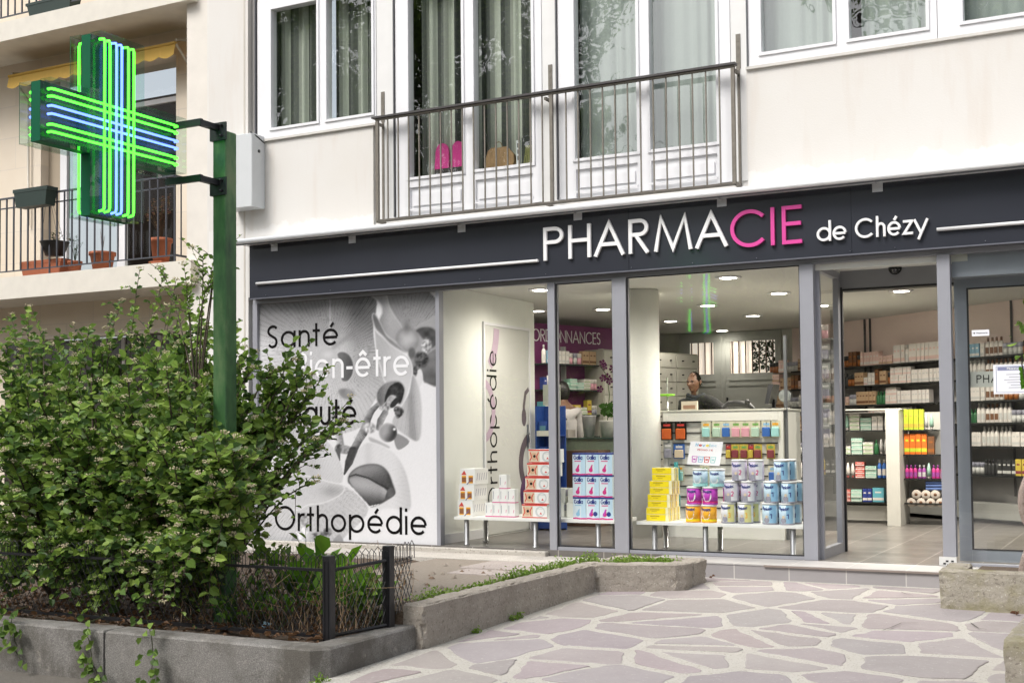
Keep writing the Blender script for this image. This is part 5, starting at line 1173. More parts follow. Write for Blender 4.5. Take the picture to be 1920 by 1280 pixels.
kinds = {'orange and black': pack(BLK, ORR, RED, .125, .19), 'blue': pack(BL2, CREAM, WCARD, .12, .15), 'teal and cream': pack(CRM, TEAL, ORG), 'cream and pink': pack(CRM, PNK, GRN), 'cream and green': pack(CRM, col_m('mint_print', (.45, .62, .50)), GRN), 'blue and cream': pack(CRM, BL2, SKY), 'mustard': pack(MUS, MRN, GRN, .085, .145), 'maroon': pack(MRN, MUS, RED, .06, .145), 'clear grey': pack(col_m('grey_card', (.4, .42, .4)), GRYP, WCARD)}
ps = {}
def hang(kind, x, z, label, y=1.70, gname='small packs hanging on the counter front'):
    if kind not in ps: ps[kind] = place(kinds[kind][0], 'hanging_pack', kinds[kind][1], x, y, z, label, 'pack', gname)
    else: again(ps[kind], x, y, z, label)['group'] = gname
seq1 = [('orange and black', -4.55), ('orange and black', -4.40), ('teal and cream', -4.13), ('cream and green', -4.02), ('blue and cream', -3.92), ('cream and pink', -3.82), ('cream and pink', -3.72), ('cream and green', -3.62), ('blue and cream', -3.51), ('teal and cream', -3.42)]
for i, (k, x) in enumerate(seq1): hang(k, x, 1.0 if i > 1 else .98, '%s pack in the top hanging row, number %s from the left end' % (k, ('one', 'two', 'three', 'four', 'five', 'six', 'seven', 'eight', 'nine', 'ten')[i]))
seq2 = [('clear grey', -4.54), ('blue', -4.42), ('maroon', -3.90), ('mustard', -3.83), ('mustard', -3.74), ('maroon', -3.67), ('mustard', -3.60), ('mustard', -3.47)]
for i, (k, x) in enumerate(seq2): hang(k, x, .79, '%s pack in the middle hanging row, number %s from the left end' % (k, ('one', 'two', 'three', 'four', 'five', 'six', 'seven', 'eight')[i]))
seq3 = [('teal and cream', -4.42), ('cream and green', -4.15), ('clear grey', -3.75), ('blue and cream', -3.45), ('clear grey', -3.6)]
for i, (k, x) in enumerate(seq3): hang(k, x, .56, '%s pack in the lower hanging row, number %s from the left end' % (k, ('one', 'two', 'three', 'four', 'five')[i]))
g = MB(); g.lathe((0, 0, 0), [(.035, 0), (.04, .05), (.04, .17), (.02, .2), (.02, .24)], 14); place(g, 'shampoo_bottle', [mat('teal_bottle', (.02, .25, .26), .3)], -4.42, 1.60, .52, 'upper teal bottle hanging behind the yellow boxes', 'bottle', 'teal bottles behind the yellow boxes')
again(bpy.data.objects['shampoo_bottle'], -4.42, 1.60, .25, 'lower teal bottle hanging behind the yellow boxes')
# on the counter
g = MB(); g.box(0, .17, 0, .03, 0, .09); g.box(.02, .15, -.001, -.0002, .01, .05, 1); place(g, 'leaflet_box', [col_m('leaflet_card', (.58, .52, .42)), col_m('leaflet_print', (.30, .18, .12))], -4.42, 1.78, 1.2855, 'small beige leaflet box on the counter in front of the man', 'box', None)
mo = empty('monitor', 'black flat screen seen edge on at the right end of the counter', 'monitor', (-3.55, 2.15, 1.2855))
g = MB(); g.add([(-.06, -.16, .05), (-.02, -.16, .05), (.02, -.12, .25), (-.03, -.12, .25), (-.06, .12, .05), (-.02, .12, .05), (.02, .12, .25), (-.03, .12, .25)], [(0, 1, 2, 3), (7, 6, 5, 4), (0, 4, 5, 1), (1, 5, 6, 2), (2, 6, 7, 3), (3, 7, 4, 0)]); g.build('screen', BLKP, mo)
g = MB(); g.lathe((-.01, 0, 0), [(.08, 0), (.08, .012), (.02, .02), (.02, .10)], 16); g.build('stand', BLKP, mo)
mi_ = empty('table_mirror', 'round pale mirror on a small stand at the right end of the counter', 'mirror', (-3.42, 2.05, 1.2855))
g = MB(); g.lathe((0, 0, .13), [(.060, 0), (.064, .006), (.064, .014), (.02, .016)], 28, axis='y'); g.build('mirror_disc', mat('mirror_pale', (.24, .26, .26), .25, .1), mi_)
g = MB(); g.tube([(0, .005, .07), (0, .005, 0)], .008, 6); g.lathe((0, 0, 0), [(.05, 0), (.05, .008)], 16); g.build('stand', CHROME, mi_)
g = MB(); g.tube([(0, 0, .02), (.06, 0, .06), (.17, .02, .06), (.28, .02, .04), (.34, 0, .0)], [.02, .03, .035, .03, .01], 10); g.sphere((.26, 0, .075), .03, 10); place(g, 'handbag', [mat('black_leather', (.012, .012, .012), .5)], -4.10, 2.15, 1.29, 'slumped black bag lying on the counter right of the man', 'bag', None)
g = MB(); g.tube([(0, 0, 0), (0, 0, .34)], .008, 8, mi=1); g.lathe((0, 0, .15), [(.075, 0), (.08, .01), (.075, .02)], 16); place(g, 'tester_stand', [mat('lime_plastic', (.22, .55, .02), .4), CHROME], -4.60, 1.86, 1.2855, 'small lime green tray on a thin stand beside the column', 'stand', None)

# ================================================================== SHELVES WITH GOODS
CART = {}
def carton(name, w_, h_, d_, c, c2, kind='carton'):
    if h_ > .08: h_ *= 1.14; w_ *= .94
    g = MB()
    if kind == 'carton':
        g.box(-w_ / 2, w_ / 2, 0, d_, 0, h_); g.box(-w_ / 2 - .0006, w_ / 2 + .0006, -.001, -.0002, h_ * .12, h_ * .30, 1); g.ribbon([(-w_ * .28, h_ * .68), (w_ * .28, h_ * .68)], h_ * .10, .0008, fy(0, -.0003, 0), mi=1)
    elif kind == 'bottle':
        r_ = w_ / 2; g.lathe((0, r_, 0), [(r_ * .92, 0), (r_, .006), (r_, h_ * .62), (r_ * .8, h_ * .72), (r_ * .34, h_ * .80)], 14); g.lathe((0, r_, 0), [(r_ * .42, h_ * .801), (r_ * .42, h_ * .97), (r_ * .34, h_)], 10, 1)
        V = [];
        for i in range(7): a = -1.0 + i / 3; V += [(math.sin(a) * (r_ + .0006), r_ - math.cos(a) * (r_ + .0006), h_ * .15), (math.sin(a) * (r_ + .0006), r_ - math.cos(a) * (r_ + .0006), h_ * .48)]
        g.add(V, [(2 * i, 2 * i + 2, 2 * i + 3, 2 * i + 1) for i in range(6)], 1)
    elif kind == 'jar':
        r_ = w_ / 2; g.lathe((0, r_, 0), [(r_, 0), (r_, h_ * .6)], 14); g.lathe((0, r_, 0), [(r_ * 1.04, h_ * .601), (r_ * 1.04, h_ * .97), (r_ * .96, h_)], 14, 1)
    elif kind == 'tube':
        r_ = w_ / 2; g.lathe((0, r_, 0), [(r_ * .6, 0), (r_ * .6, h_ * .18)], 12, 1); g.lathe((0, r_, 0), [(r_, h_ * .181), (r_ * .9, h_ * .6), (r_ * .35, h_)], 12)
    return g, [c, c2]
def C3(n, c): return col_m(n, c)
PKC = C3('blush_carton', (.66, .47, .42)); WHC = C3('milky_carton', (.66, .62, .58)); AMB = C3('amber_glass', (.30, .10, .02)); BRC = C3('cocoa_carton', (.16, .07, .03)); TANC = C3('tan_carton', (.48, .33, .20)); GRC = C3('bottle_green', (.02, .12, .04)); CLR = C3('frosted_plastic', (.50, .50, .48)); BLC = C3('powder_blue_carton', (.20, .36, .48)); DKC = C3('near_black_plastic', (.03, .03, .03)); REDC = C3('coral_carton', (.52, .14, .12)); MINT = C3('mint_carton', (.32, .52, .42)); LIM = C3('lime_carton', (.50, .60, .04)); OR2 = C3('vivid_orange_carton', (.70, .16, .02)); TQ = C3('turquoise_carton', (.12, .40, .48)); VI2 = C3('violet_carton', (.30, .06, .30)); PK2 = C3('fuchsia_bottle', (.55, .04, .24))
T = {
 'blush carton': carton('a', .055, .155, .07, PKC, WHC), 'short blush carton': carton('a', .06, .10, .07, PKC, TANC), 'tall white carton': carton('a', .065, .20, .07, WHC, PKC), 'white carton': carton('a', .06, .14, .07, WHC, CLR), 'short white carton': carton('a', .07, .09, .07, WHC, PKC),
 'cocoa carton': carton('a', .075, .175, .07, BRC, AMB), 'tan carton': carton('a', .06, .15, .07, TANC, BRC), 'amber jar': carton('a', .065, .13, .07, AMB, DKC, 'jar'), 'green bottle': carton('a', .055, .14, .07, GRC, GRC, 'bottle'),
 'white bottle': carton('a', .06, .2, .07, WHC, CLR, 'bottle'), 'white bottle with brown label': carton('a', .065, .19, .07, WHC, BRC, 'bottle'), 'clear jar': carton('a', .065, .12, .07, CLR, GRYP, 'jar'), 'blue carton': carton('a', .06, .14, .07, BLC, WHC), 'dark bottle': carton('a', .05, .15, .07, DKC, DKC, 'bottle'),
 'dark carton': carton('a', .06, .15, .07, DKC, CLR), 'olive carton': carton('a', .08, .16, .07, MUS, MRN), 'coral carton': carton('a', .10, .045, .12, REDC, WHC), 'mint carton': carton('a', .12, .045, .12, MINT, WHC), 'white flat carton': carton('a', .11, .045, .12, WHC, GRN), 'lime carton': carton('a', .052, .20, .07, LIM, MUS),
 'orange carton': carton('a', .06, .20, .07, OR2, LIM), 'bright blue bottle': carton('a', .05, .19, .07, BL2, WHC, 'bottle'), 'turquoise carton': carton('a', .13, .14, .12, TQ, WHC), 'fuchsia bottle': carton('a', .045, .13, .07, PK2, VI2, 'bottle'), 'violet bottle': carton('a', .045, .13, .07, VI2, CLR, 'bottle'), 'green striped tube': carton('a', .05, .15, .06, MINT, WHC, 'tube'), 'silver tube': carton('a', .045, .15, .06, CLR, WHC, 'tube'), 'red striped tube': carton('a', .05, .15, .06, WHC, REDC, 'tube'), 'navy carton': carton('a', .05, .13, .08, NAVY, WHC),
 'yellow carton': carton('a', .12, .06, .1, MUS, CREAM), 'grey jar': carton('a', .06, .10, .06, GRYP, WHC, 'jar'), 'pink jar': carton('a', .07, .12, .06, PNK, WHC, 'jar'),
}
first = {}
def shelf_item(kind, pos, rz, place_words, gw):
    g, m_ = T[kind]; nm_ = kind.replace(' with brown label', '').split()[-1]
    if kind not in first: o = g.build('shelf_' + nm_, m_); first[kind] = o
    else: o = first[kind].copy(); col.objects.link(o)
    o.location = pos; o.rotation_euler = (0, 0, rz); tag(o, '%s standing %s' % (kind, place_words), nm_, '%s %s' % (kind + 's', gw))
WD = {k: max(v[0] for v in T[k][0].v) - min(v[0] for v in T[k][0].v) for k in T}
HT = {k: max(v[2] for v in T[k][0].v) for k in T}
def fill(u0, u1, z, spec, at_, rz, words, gw, jit=.0):
    """spec: list of (kind, count, stack)"""
    u = u0
    for kind, n_, st in spec:
        for i in range(n_):
            if u + WD[kind] > u1: return
            if kind == 'gap': u += .05; continue
            k_ = max(1, st + random.choice((0, 0, -1)) if st > 2 else st)
            for s__ in range(k_):
                p = at_(u + WD[kind] / 2, random.uniform(0, .015)); shelf_item(kind, (p[0], p[1], z + .0015 + s__ * (HT[kind] + .001)), rz, words, gw)
            u += WD[kind] + random.uniform(.002, .008)
        u += .004
# right-hand perfumery wall
LW = (A1 - A0).length; rzW = math.atan2(dW.y, dW.x)
def onW(u, off=0): return A0 + dW * u + nW * off
def uW(px, off=.25):      # u on the wall for an image column (measured from the photo)
    d = ray(px, 800); dd = Vector((d.x, d.y)); C_ = Vector((0, -D0)); P0 = A0 + nW * off
    # C + t dd = P0 + u dW
    det = dd.x * -dW.y + dW.x * dd.y; r_ = P0 - C_
    return (dd.x * r_.y - dd.y * r_.x) / det
sw = empty('wall_shelving', 'long dark glass shelves on the pale pink back wall', 'shelving', (-2.5, 5.4, 0))
ZS = [1.885, 1.635, 1.385, 1.13, .865, .54]
wl = ('the topmost', 'the second', 'the third', 'the fourth', 'the fifth', 'the lowest')
for z in ZS:
    g = MB(); p = [onW(.35, .001), onW(LW - .1, .001), onW(LW - .1, .30), onW(.35, .30)]; g.prism([tuple(q) for q in p], z - .018, z); part(g, 'shelf', mat('dark_shelf', (.018, .02, .02), .25), sw)
for px in (1447, 1624, 1634, 1900): g = MB(); q = onW(uW(px, .02), .012); g.box(q.x - .012, q.x + .012, q.y - .012, q.y + .012, .3, HC - .002); part(g, 'upright', mat('dark_upright', (.06, .05, .05), .5), sw)
base_ = MB(); p = [onW(.35, .001), onW(LW - .1, .001), onW(LW - .1, .34), onW(.35, .34)]; base_.prism([tuple(q) for q in p], 0.05, .22); part(base_, 'plinth', mat('grey_plinth', (.30, .30, .28), .5), sw)
random.seed(8)
atW = lambda u, j: onW(u, .22 - j)
SEG = [ # (px start, px end, specs per shelf)
 (1440, 1572, [[('amber jar', 3, 1), ('blush carton', 3, 1), ('clear jar', 4, 1), ('tan carton', 9, 1)], [('short blush carton', 4, 2), ('tan carton', 4, 1), ('cocoa carton', 2, 1), ('short blush carton', 9, 1)], [('tan carton', 5, 1), ('clear jar', 5, 1), ('white bottle', 9, 1)], [('clear jar', 5, 1), ('cocoa carton', 3, 1), ('amber jar', 9, 1)], [('white carton', 3, 1), ('tan carton', 9, 1)], [('clear jar', 9, 1)]]),
 (1576, 1762, [[('amber jar', 2, 1), ('cocoa carton', 2, 1), ('amber jar', 1, 1), ('blush carton', 6, 1), ('short blush carton', 4, 1), ('tall white carton', 3, 1), ('white bottle', 1, 1), ('tall white carton', 3, 1), ('tall white carton', 9, 1)],
   [('coral carton', 0, 1), ('dark bottle', 2, 1), ('amber jar', 2, 1), ('tan carton', 3, 1), ('short white carton', 1, 1), ('white carton', 2, 1), ('cocoa carton', 1, 1), ('tan carton', 2, 1), ('amber jar', 1, 1), ('short white carton', 5, 2), ('white carton', 9, 1)],
   [('short blush carton', 2, 1), ('clear jar', 2, 1), ('tan carton', 6, 1), ('green bottle', 3, 1), ('short white carton', 3, 2), ('white carton', 9, 1)],
   [('white carton', 8, 1), ('tall white carton', 2, 1), ('short white carton', 9, 2)], [('white bottle', 10, 1), ('white carton', 3, 1), ('white bottle', 9, 1)], [('white carton', 9, 1), ('white bottle', 9, 1)]]),
 (1812, 1935, [[('blue carton', 3, 1), ('white carton', 1, 1), ('white bottle with brown label', 4, 1), ('clear jar', 4, 1), ('amber jar', 6, 1)], [('white bottle', 4, 1), ('white bottle with brown label', 9, 1)], [('white carton', 4, 1), ('white bottle with brown label', 4, 1), ('amber jar', 3, 1), ('clear jar', 4, 1)],
   [('green bottle', 2, 1), ('white bottle', 2, 1), ('white bottle with brown label', 3, 1), ('white bottle', 3, 1), ('clear jar', 5, 1)], [('white carton', 3, 1), ('white bottle', 7, 1), ('white carton', 5, 1)], [('clear jar', 3, 1), ('dark bottle', 4, 1), ('dark carton', 4, 1), ('olive carton', 5, 1)]]),
]
segw = ('left of the entrance', 'seen through the entrance', 'seen through the right glass')
for (pa, pb_, specs), sg in zip(SEG, segw):
    for z, sp_, ww in zip(ZS, specs, wl): fill(uW(pa), uW(pb_), z, sp_, atW, rzW, 'on %s wall shelf %s' % (ww, sg), 'on %s shelf %s' % (ww, sg))
# gondola
gd = empty('gondola_unit', 'white gondola shelf unit with a pale end panel facing the entrance', 'shelf unit', (-3, 4.1, 0))
GW = mat('gondola_white', (.60, .59, .54), .5); 
g = MB(); g.box(-2.80, -2.655, 3.90, 4.45, 0, 1.285); part(g, 'end_panel', GW, gd)
g = MB(); g.box(-4.1, -2.805, 4.42, 4.45, .20, 1.26); g.box(-4.1, -2.805, 4.25, 4.44, .03, .1995); g.box(-2.65, -2.28, 4.45, 4.47, .2, 1.26); part(g, 'back_panel', GW, gd)
ZG = [1.06, .785, .515, .245]
for i, z in enumerate(ZG):
    g = MB(); g.box(-4.1, -2.805, 4.12, 4.415, z - .014, z); g.box(-2.65, -2.30 + i * .05, 4.10, 4.44, z - .014, z); part(g, 'shelf', mat('dark_shelf', (.018, .02, .02), .25), gd)
g = MB(); g.box(-4.1, -2.64, 3.98, 4.46, 1.2855, 1.30); part(g, 'top', mat('counter_top', (.68, .68, .60), .35), gd)
atG = lambda u, j: (u, 4.15 + j)
gl = [[('silver tube', 1, 1), ('green striped tube', 1, 1), ('white flat carton', 1, 4), ('mint carton', 1, 3), ('white carton', 2, 1), ('silver tube', 9, 1)],
      [('white flat carton', 1, 2), ('mint carton', 1, 4), ('white flat carton', 1, 4), ('green bottle', 1, 1), ('silver tube', 9, 1)], [('silver tube', 1, 1), ('red striped tube', 2, 1), ('coral carton', 1, 4), ('mint carton', 1, 4), ('bright blue bottle', 9, 1)], [('coral carton', 1, 4), ('mint carton', 1, 4), ('navy carton', 2, 1), ('turquoise carton', 9, 1)]]
for z, sp_, ww in zip(ZG, gl, ('top', 'second', 'third', 'bottom')): fill(-3.36, -2.81, z, sp_, atG, 0, 'on the %s shelf left of the pale end panel' % ww, 'on the %s gondola shelf' % ww)
for z, sp_, ww in zip(ZG, [[('tan carton', 9, 1)], [('clear jar', 9, 1)], [('white bottle', 9, 1)], [('mint carton', 3, 3), ('coral carton', 3, 3)]], ('top', 'second', 'third', 'bottom')): fill(-4.05, -3.40, z, sp_, atG, 0, 'on the %s gondola shelf behind the glass return panel' % ww, 'on the %s gondola shelf, left end' % ww)
gr = [[('lime carton', 4, 1), ('silver tube', 1, 1), ('green striped tube', 9, 1)], [('orange carton', 4, 1), ('cocoa carton', 1, 1), ('red striped tube', 9, 1)], [('fuchsia bottle', 3, 1), ('violet bottle', 2, 1), ('green striped tube', 1, 1), ('fuchsia bottle', 9, 1)]]
for z, sp_, ww, xe in zip(ZG, gr, ('top', 'second', 'third'), (-2.31, -2.27, -2.22)): fill(-2.645, xe, z, sp_, lambda u, j: (u, 4.13 + j), 0, 'on the %s shelf right of the pale end panel' % ww, 'on the %s shelf right of the end panel' % ww)
# towel rolls
g = MB(); g.lathe((0, 0, 0), [(.045, 0), (.05, .005), (.05, .22)], 18, axis='y'); g.lathe((0, 0, 0), [(.018, -.001), (.018, .0)], 10, 1, axis='y')
rl0 = None
for i, (x, z) in enumerate(((-2.58, .05), (-2.475, .05), (-2.37, .05), (-2.265, .05), (-2.525, .14), (-2.42, .14), (-2.32, .14))):
    lb = 'rolled pale towel in the %s row under the violet bottles, %s from the left' % (('lower', ('first', 'second', 'third', 'fourth')[i]) if i < 4 else ('upper', ('first', 'second', 'third')[i - 4]))
    if rl0 is None: rl0 = place(g, 'towel_roll', [mat('pale_towel', (.56, .50, .44), .9, bump=.4), BRC], x, 4.12, z + .20, lb, 'roll', 'rolled pale towels')
    else: again(rl0, x, 4.12, z + .20, lb)
g = MB()
for k in range(3): g.tube([(-2.42, 4.14, .47 - k * .035 - .0), (-2.2, 4.14, .475 - k * .035)], .017, 8)
tag(g.build('blue_cloth', mat('blue_fabric', (.10, .16, .36), .9)), 'folded blue cloths beside the rolled towels', 'cloth')
# hanging clear goods behind the post
for i in range(10):
    x = -3.22 + (i % 2) * .14; z = 1.78 - (i // 2) * .2
    hang('clear grey', x, z, 'clear pack hung on the rack right of the counter, row %s, %s' % (('one', 'two', 'three', 'four', 'five')[i // 2], ('left', 'right')[i % 2]), y=2.35, gname='clear packs hanging right of the counter')
g = MB(); g.box(-3.30, -2.98, 2.38, 2.40, .05, 2.0); g.box(-3.30, -2.98, 2.2, 2.379, 1.98, 1.99); tag(g.build('pack_rack', mat('rack_grey', (.22, .22, .21), .5)), 'grey rack panel hung with clear packs right of the counter', 'rack')
for i in range(3): shelf_item('pink jar', (-3.22 + i * .08, 2.25, 1.9915), 0, 'on top of the grey rack right of the counter', 'on the grey rack')
# prescription shelves goods
random.seed(12)
rzB = math.atan2(dB.y, dB.x)
atB = lambda u, j: tuple(onB(u, .22 - j))
pl = [[('white bottle', 1, 1), ('blue carton', 1, 1), ('white carton', 5, 1), ('pink jar', 1, 1), ('clear jar', 1, 1), ('pink jar', 1, 1), ('tan carton', 9, 1)],
      [('navy carton', 1, 1), ('red striped tube', 3, 1), ('coral carton', 1, 2), ('mint carton', 3, 3), ('white flat carton', 1, 3), ('pink jar', 9, 1)],
      [('turquoise carton', 1, 1), ('tan carton', 2, 1), ('yellow carton', 3, 2), ('white flat carton', 1, 2), ('olive carton', 1, 1), ('grey jar', 3, 1)], [('clear jar', 2, 1), ('grey jar', 9, 1)]]
for z, sp_, ww in zip((1.918, 1.598, 1.288, 1.018), pl, ('top', 'second', 'third', 'lowest')): fill(.03, 1.48, z, sp_, atB, rzB, 'on the %s shelf of the purple prescription wall' % ww, 'on the %s purple wall shelf' % ww)
# notices on the right glass
nt_ = empty('paper_notice', 'white printed notice on the right hand glass', 'notice', (-1.09, -.006, 1.45))
a, b_ = F(1862, 684, -.006), F(1945, 737, -.006); g = MB(); g.box(a.x, b_.x, -.007, -.003, b_.z, a.z); part(g, 'sheet', mat('notice_paper', (.80, .81, .86), .5, var=0), nt_)
g = MB(); W2, H2 = b_.x - a.x, a.z - b_.z; fN = lambda u, v, d: (a.x + u * W2, -.0075 - d, b_.z + v * H2)
g.ribbon([(.10, .86), (.90, .86)], .12, .0004, fN, mi=1); g.ribbon([(.07, .06), (.93, .06), (.93, .94), (.07, .94)], .012, .0003, fN, True, mi=1)
text(g, 'Pharmacie', .18, lambda u, v, d: fN(u, .83 + v, d + .0006), .32, .70, .07, .0003, mi=0)
for k, (u0, u1) in enumerate(((.3, .75), (.36, .68), (.25, .8), (.32, .72), (.4, .65), (.35, .7))): g.ribbon([(u0, .66 - k * .09), (u1, .66 - k * .09)], .018, .0003, fN, mi=2)
part(g, 'print', [WCARD, col_m('slate_print', (.22, .24, .38)), GRYP], nt_)
st_ = empty('glass_sticker', 'small white sticker high on the right hand glass', 'sticker', (-1.29, -.006, 1.8))
a, b_ = F(1822, 619, -.006), F(1855, 629, -.006); g = MB(); g.box(a.x, b_.x, -.007, -.003, b_.z, a.z); part(g, 'sheet', mat('notice_paper', (.80, .81, .86), .5, var=0), st_)
g = MB(); disc(g, a.x + .018, (a.z + b_.z) / 2, .006, -.0078, 0); text(g, 'Pharmacie', .16, lambda u, v, d: (u, -.0078 - d, v + b_.z + .018), a.x + .035, b_.x - .012, .012, .0004); part(g, 'print', INK, st_)
ph = empty('glass_band', 'pale frosted band reading PHA on the sliding glass leaf', 'sticker', (-1.3, .24, 1.45))
a, b_ = F(1813, 697, .245), F(1865, 725, .245); g = MB(); g.box(a.x, b_.x, .243, .247, b_.z, a.z); part(g, 'band', mat('frosted_band', (.45, .47, .42), .6), ph)
g = MB(); text(g, 'PHA', .11, lambda u, v, d: (u, .2425 - d, v), F(1831, 710, .243).x, F(1872, 710, .243).x, F(1832, 703, .243).z - F(1832, 718, .243).z, .001, gap=.2)
g.v = [(v[0], v[1], v[2] + F(1832, 718, .243).z) for v in g.v]; part(g, 'lettering', INK, ph)

# ================================================================== PEOPLE
def skin_body(name, verts, edges, radii, m, parent=None, sub=2, root=0):
    me = bpy.data.meshes.new(name); me.from_pydata([Vector(v) for v in verts], edges, []); o = bpy.data.objects.new(name, me); col.objects.link(o)
    md = o.modifiers.new('s', 'SKIN'); sv_ = me.skin_vertices[0].data
    for i, r_ in enumerate(radii): sv_[i].radius = r_ if isinstance(r_, tuple) else (r_, r_)
    sv_[root].use_root = True
    o.modifiers.new('u', 'SUBSURF').levels = sub
    dg = bpy.context.evaluated_depsgraph_get(); dg.update(); ev = o.evaluated_get(dg); nm2 = bpy.data.meshes.new_from_object(ev)
    o.modifiers.clear(); o.data = nm2; nm2.materials.clear(); nm2.materials.append(m)
    for p in nm2.polygons: p.use_smooth = True
    if parent is not None: o.parent = parent
    return o
def head(c, m, face_dir, r=.098):
    """skull, brow, eye sockets, nose, lips, chin and ears in one skin mesh"""
    g = MB(); n, k = 44, 40; V = []; Fs = []; fwd = Vector(face_dir).normalized(); right = Vector((fwd.y, -fwd.x, 0)).normalized(); upv = Vector((0, 0, 1))
    G = lambda x, z, cx_, cz_, sx, sz: math.exp(-((x - cx_) / sx) ** 2 - ((z - cz_) / sz) ** 2)
    for i in range(k + 1):
        th = math.pi * i / k
        for j in range(n):
            a = 2 * math.pi * j / n; a -= .35 * math.sin(a)      # more columns towards the face
            lx = math.sin(th) * math.sin(a) * .78; ly = math.sin(th) * math.cos(a) * .98; lz = math.cos(th) * 1.24
            if lz < 0: lx *= 1 + lz * .30; ly *= 1 + lz * .10
            if math.cos(a) < 0 and lz < -.35: ly *= 1 + (lz + .35) * .45
            if math.cos(a) > 0:
                ax = abs(lx); d_ = 0
                d_ += .36 * G(ax, lz, 0, -.22, .13, .13) + .22 * G(ax, lz, 0, -.05, .085, .22)      # nose tip and bridge
                d_ -= .17 * G(ax, lz, .30, .06, .17, .11); d_ += .08 * G(ax, lz, .30, .22, .24, .07)  # sockets, brow
                d_ += .055 * G(ax, lz, .30, .04, .09, .06)                                              # eyelid
                d_ += .08 * G(ax, lz, .0, -.50, .20, .045) + .08 * G(ax, lz, 0, -.63, .17, .05) - .07 * G(ax, lz, 0, -.565, .20, .022) - .05 * G(ax, lz, 0, -.75, .2, .06)
                d_ += .13 * G(ax, lz, 0, -.95, .22, .14) + .07 * G(ax, lz, .5, -.20, .16, .18) - .05 * G(ax, lz, .48, -.55, .14, .2)
                ly += d_
            V.append(Vector(c) + (right * lx + fwd * ly + upv * lz) * r)
    for i in range(k):
        for j in range(n): Fs.append((i * n + j, (i + 1) * n + j, (i + 1) * n + (j + 1) % n, i * n + (j + 1) % n))
    g.add(V, Fs, 0, True)
    for s in (-1, 1):
        q = Vector(c) + right * s * .76 * r - fwd * .05 * r
        g.sphere(tuple(q), .16 * r, 10, (.6, 1, 1.7))
        g.tube([q + (fwd * math.cos(t) * .15 + upv * math.sin(t) * .27 + right * s * .10) * r for t in [x * .55 - 1.2 for x in range(9)]], .045 * r, 6)
    return g, fwd, right
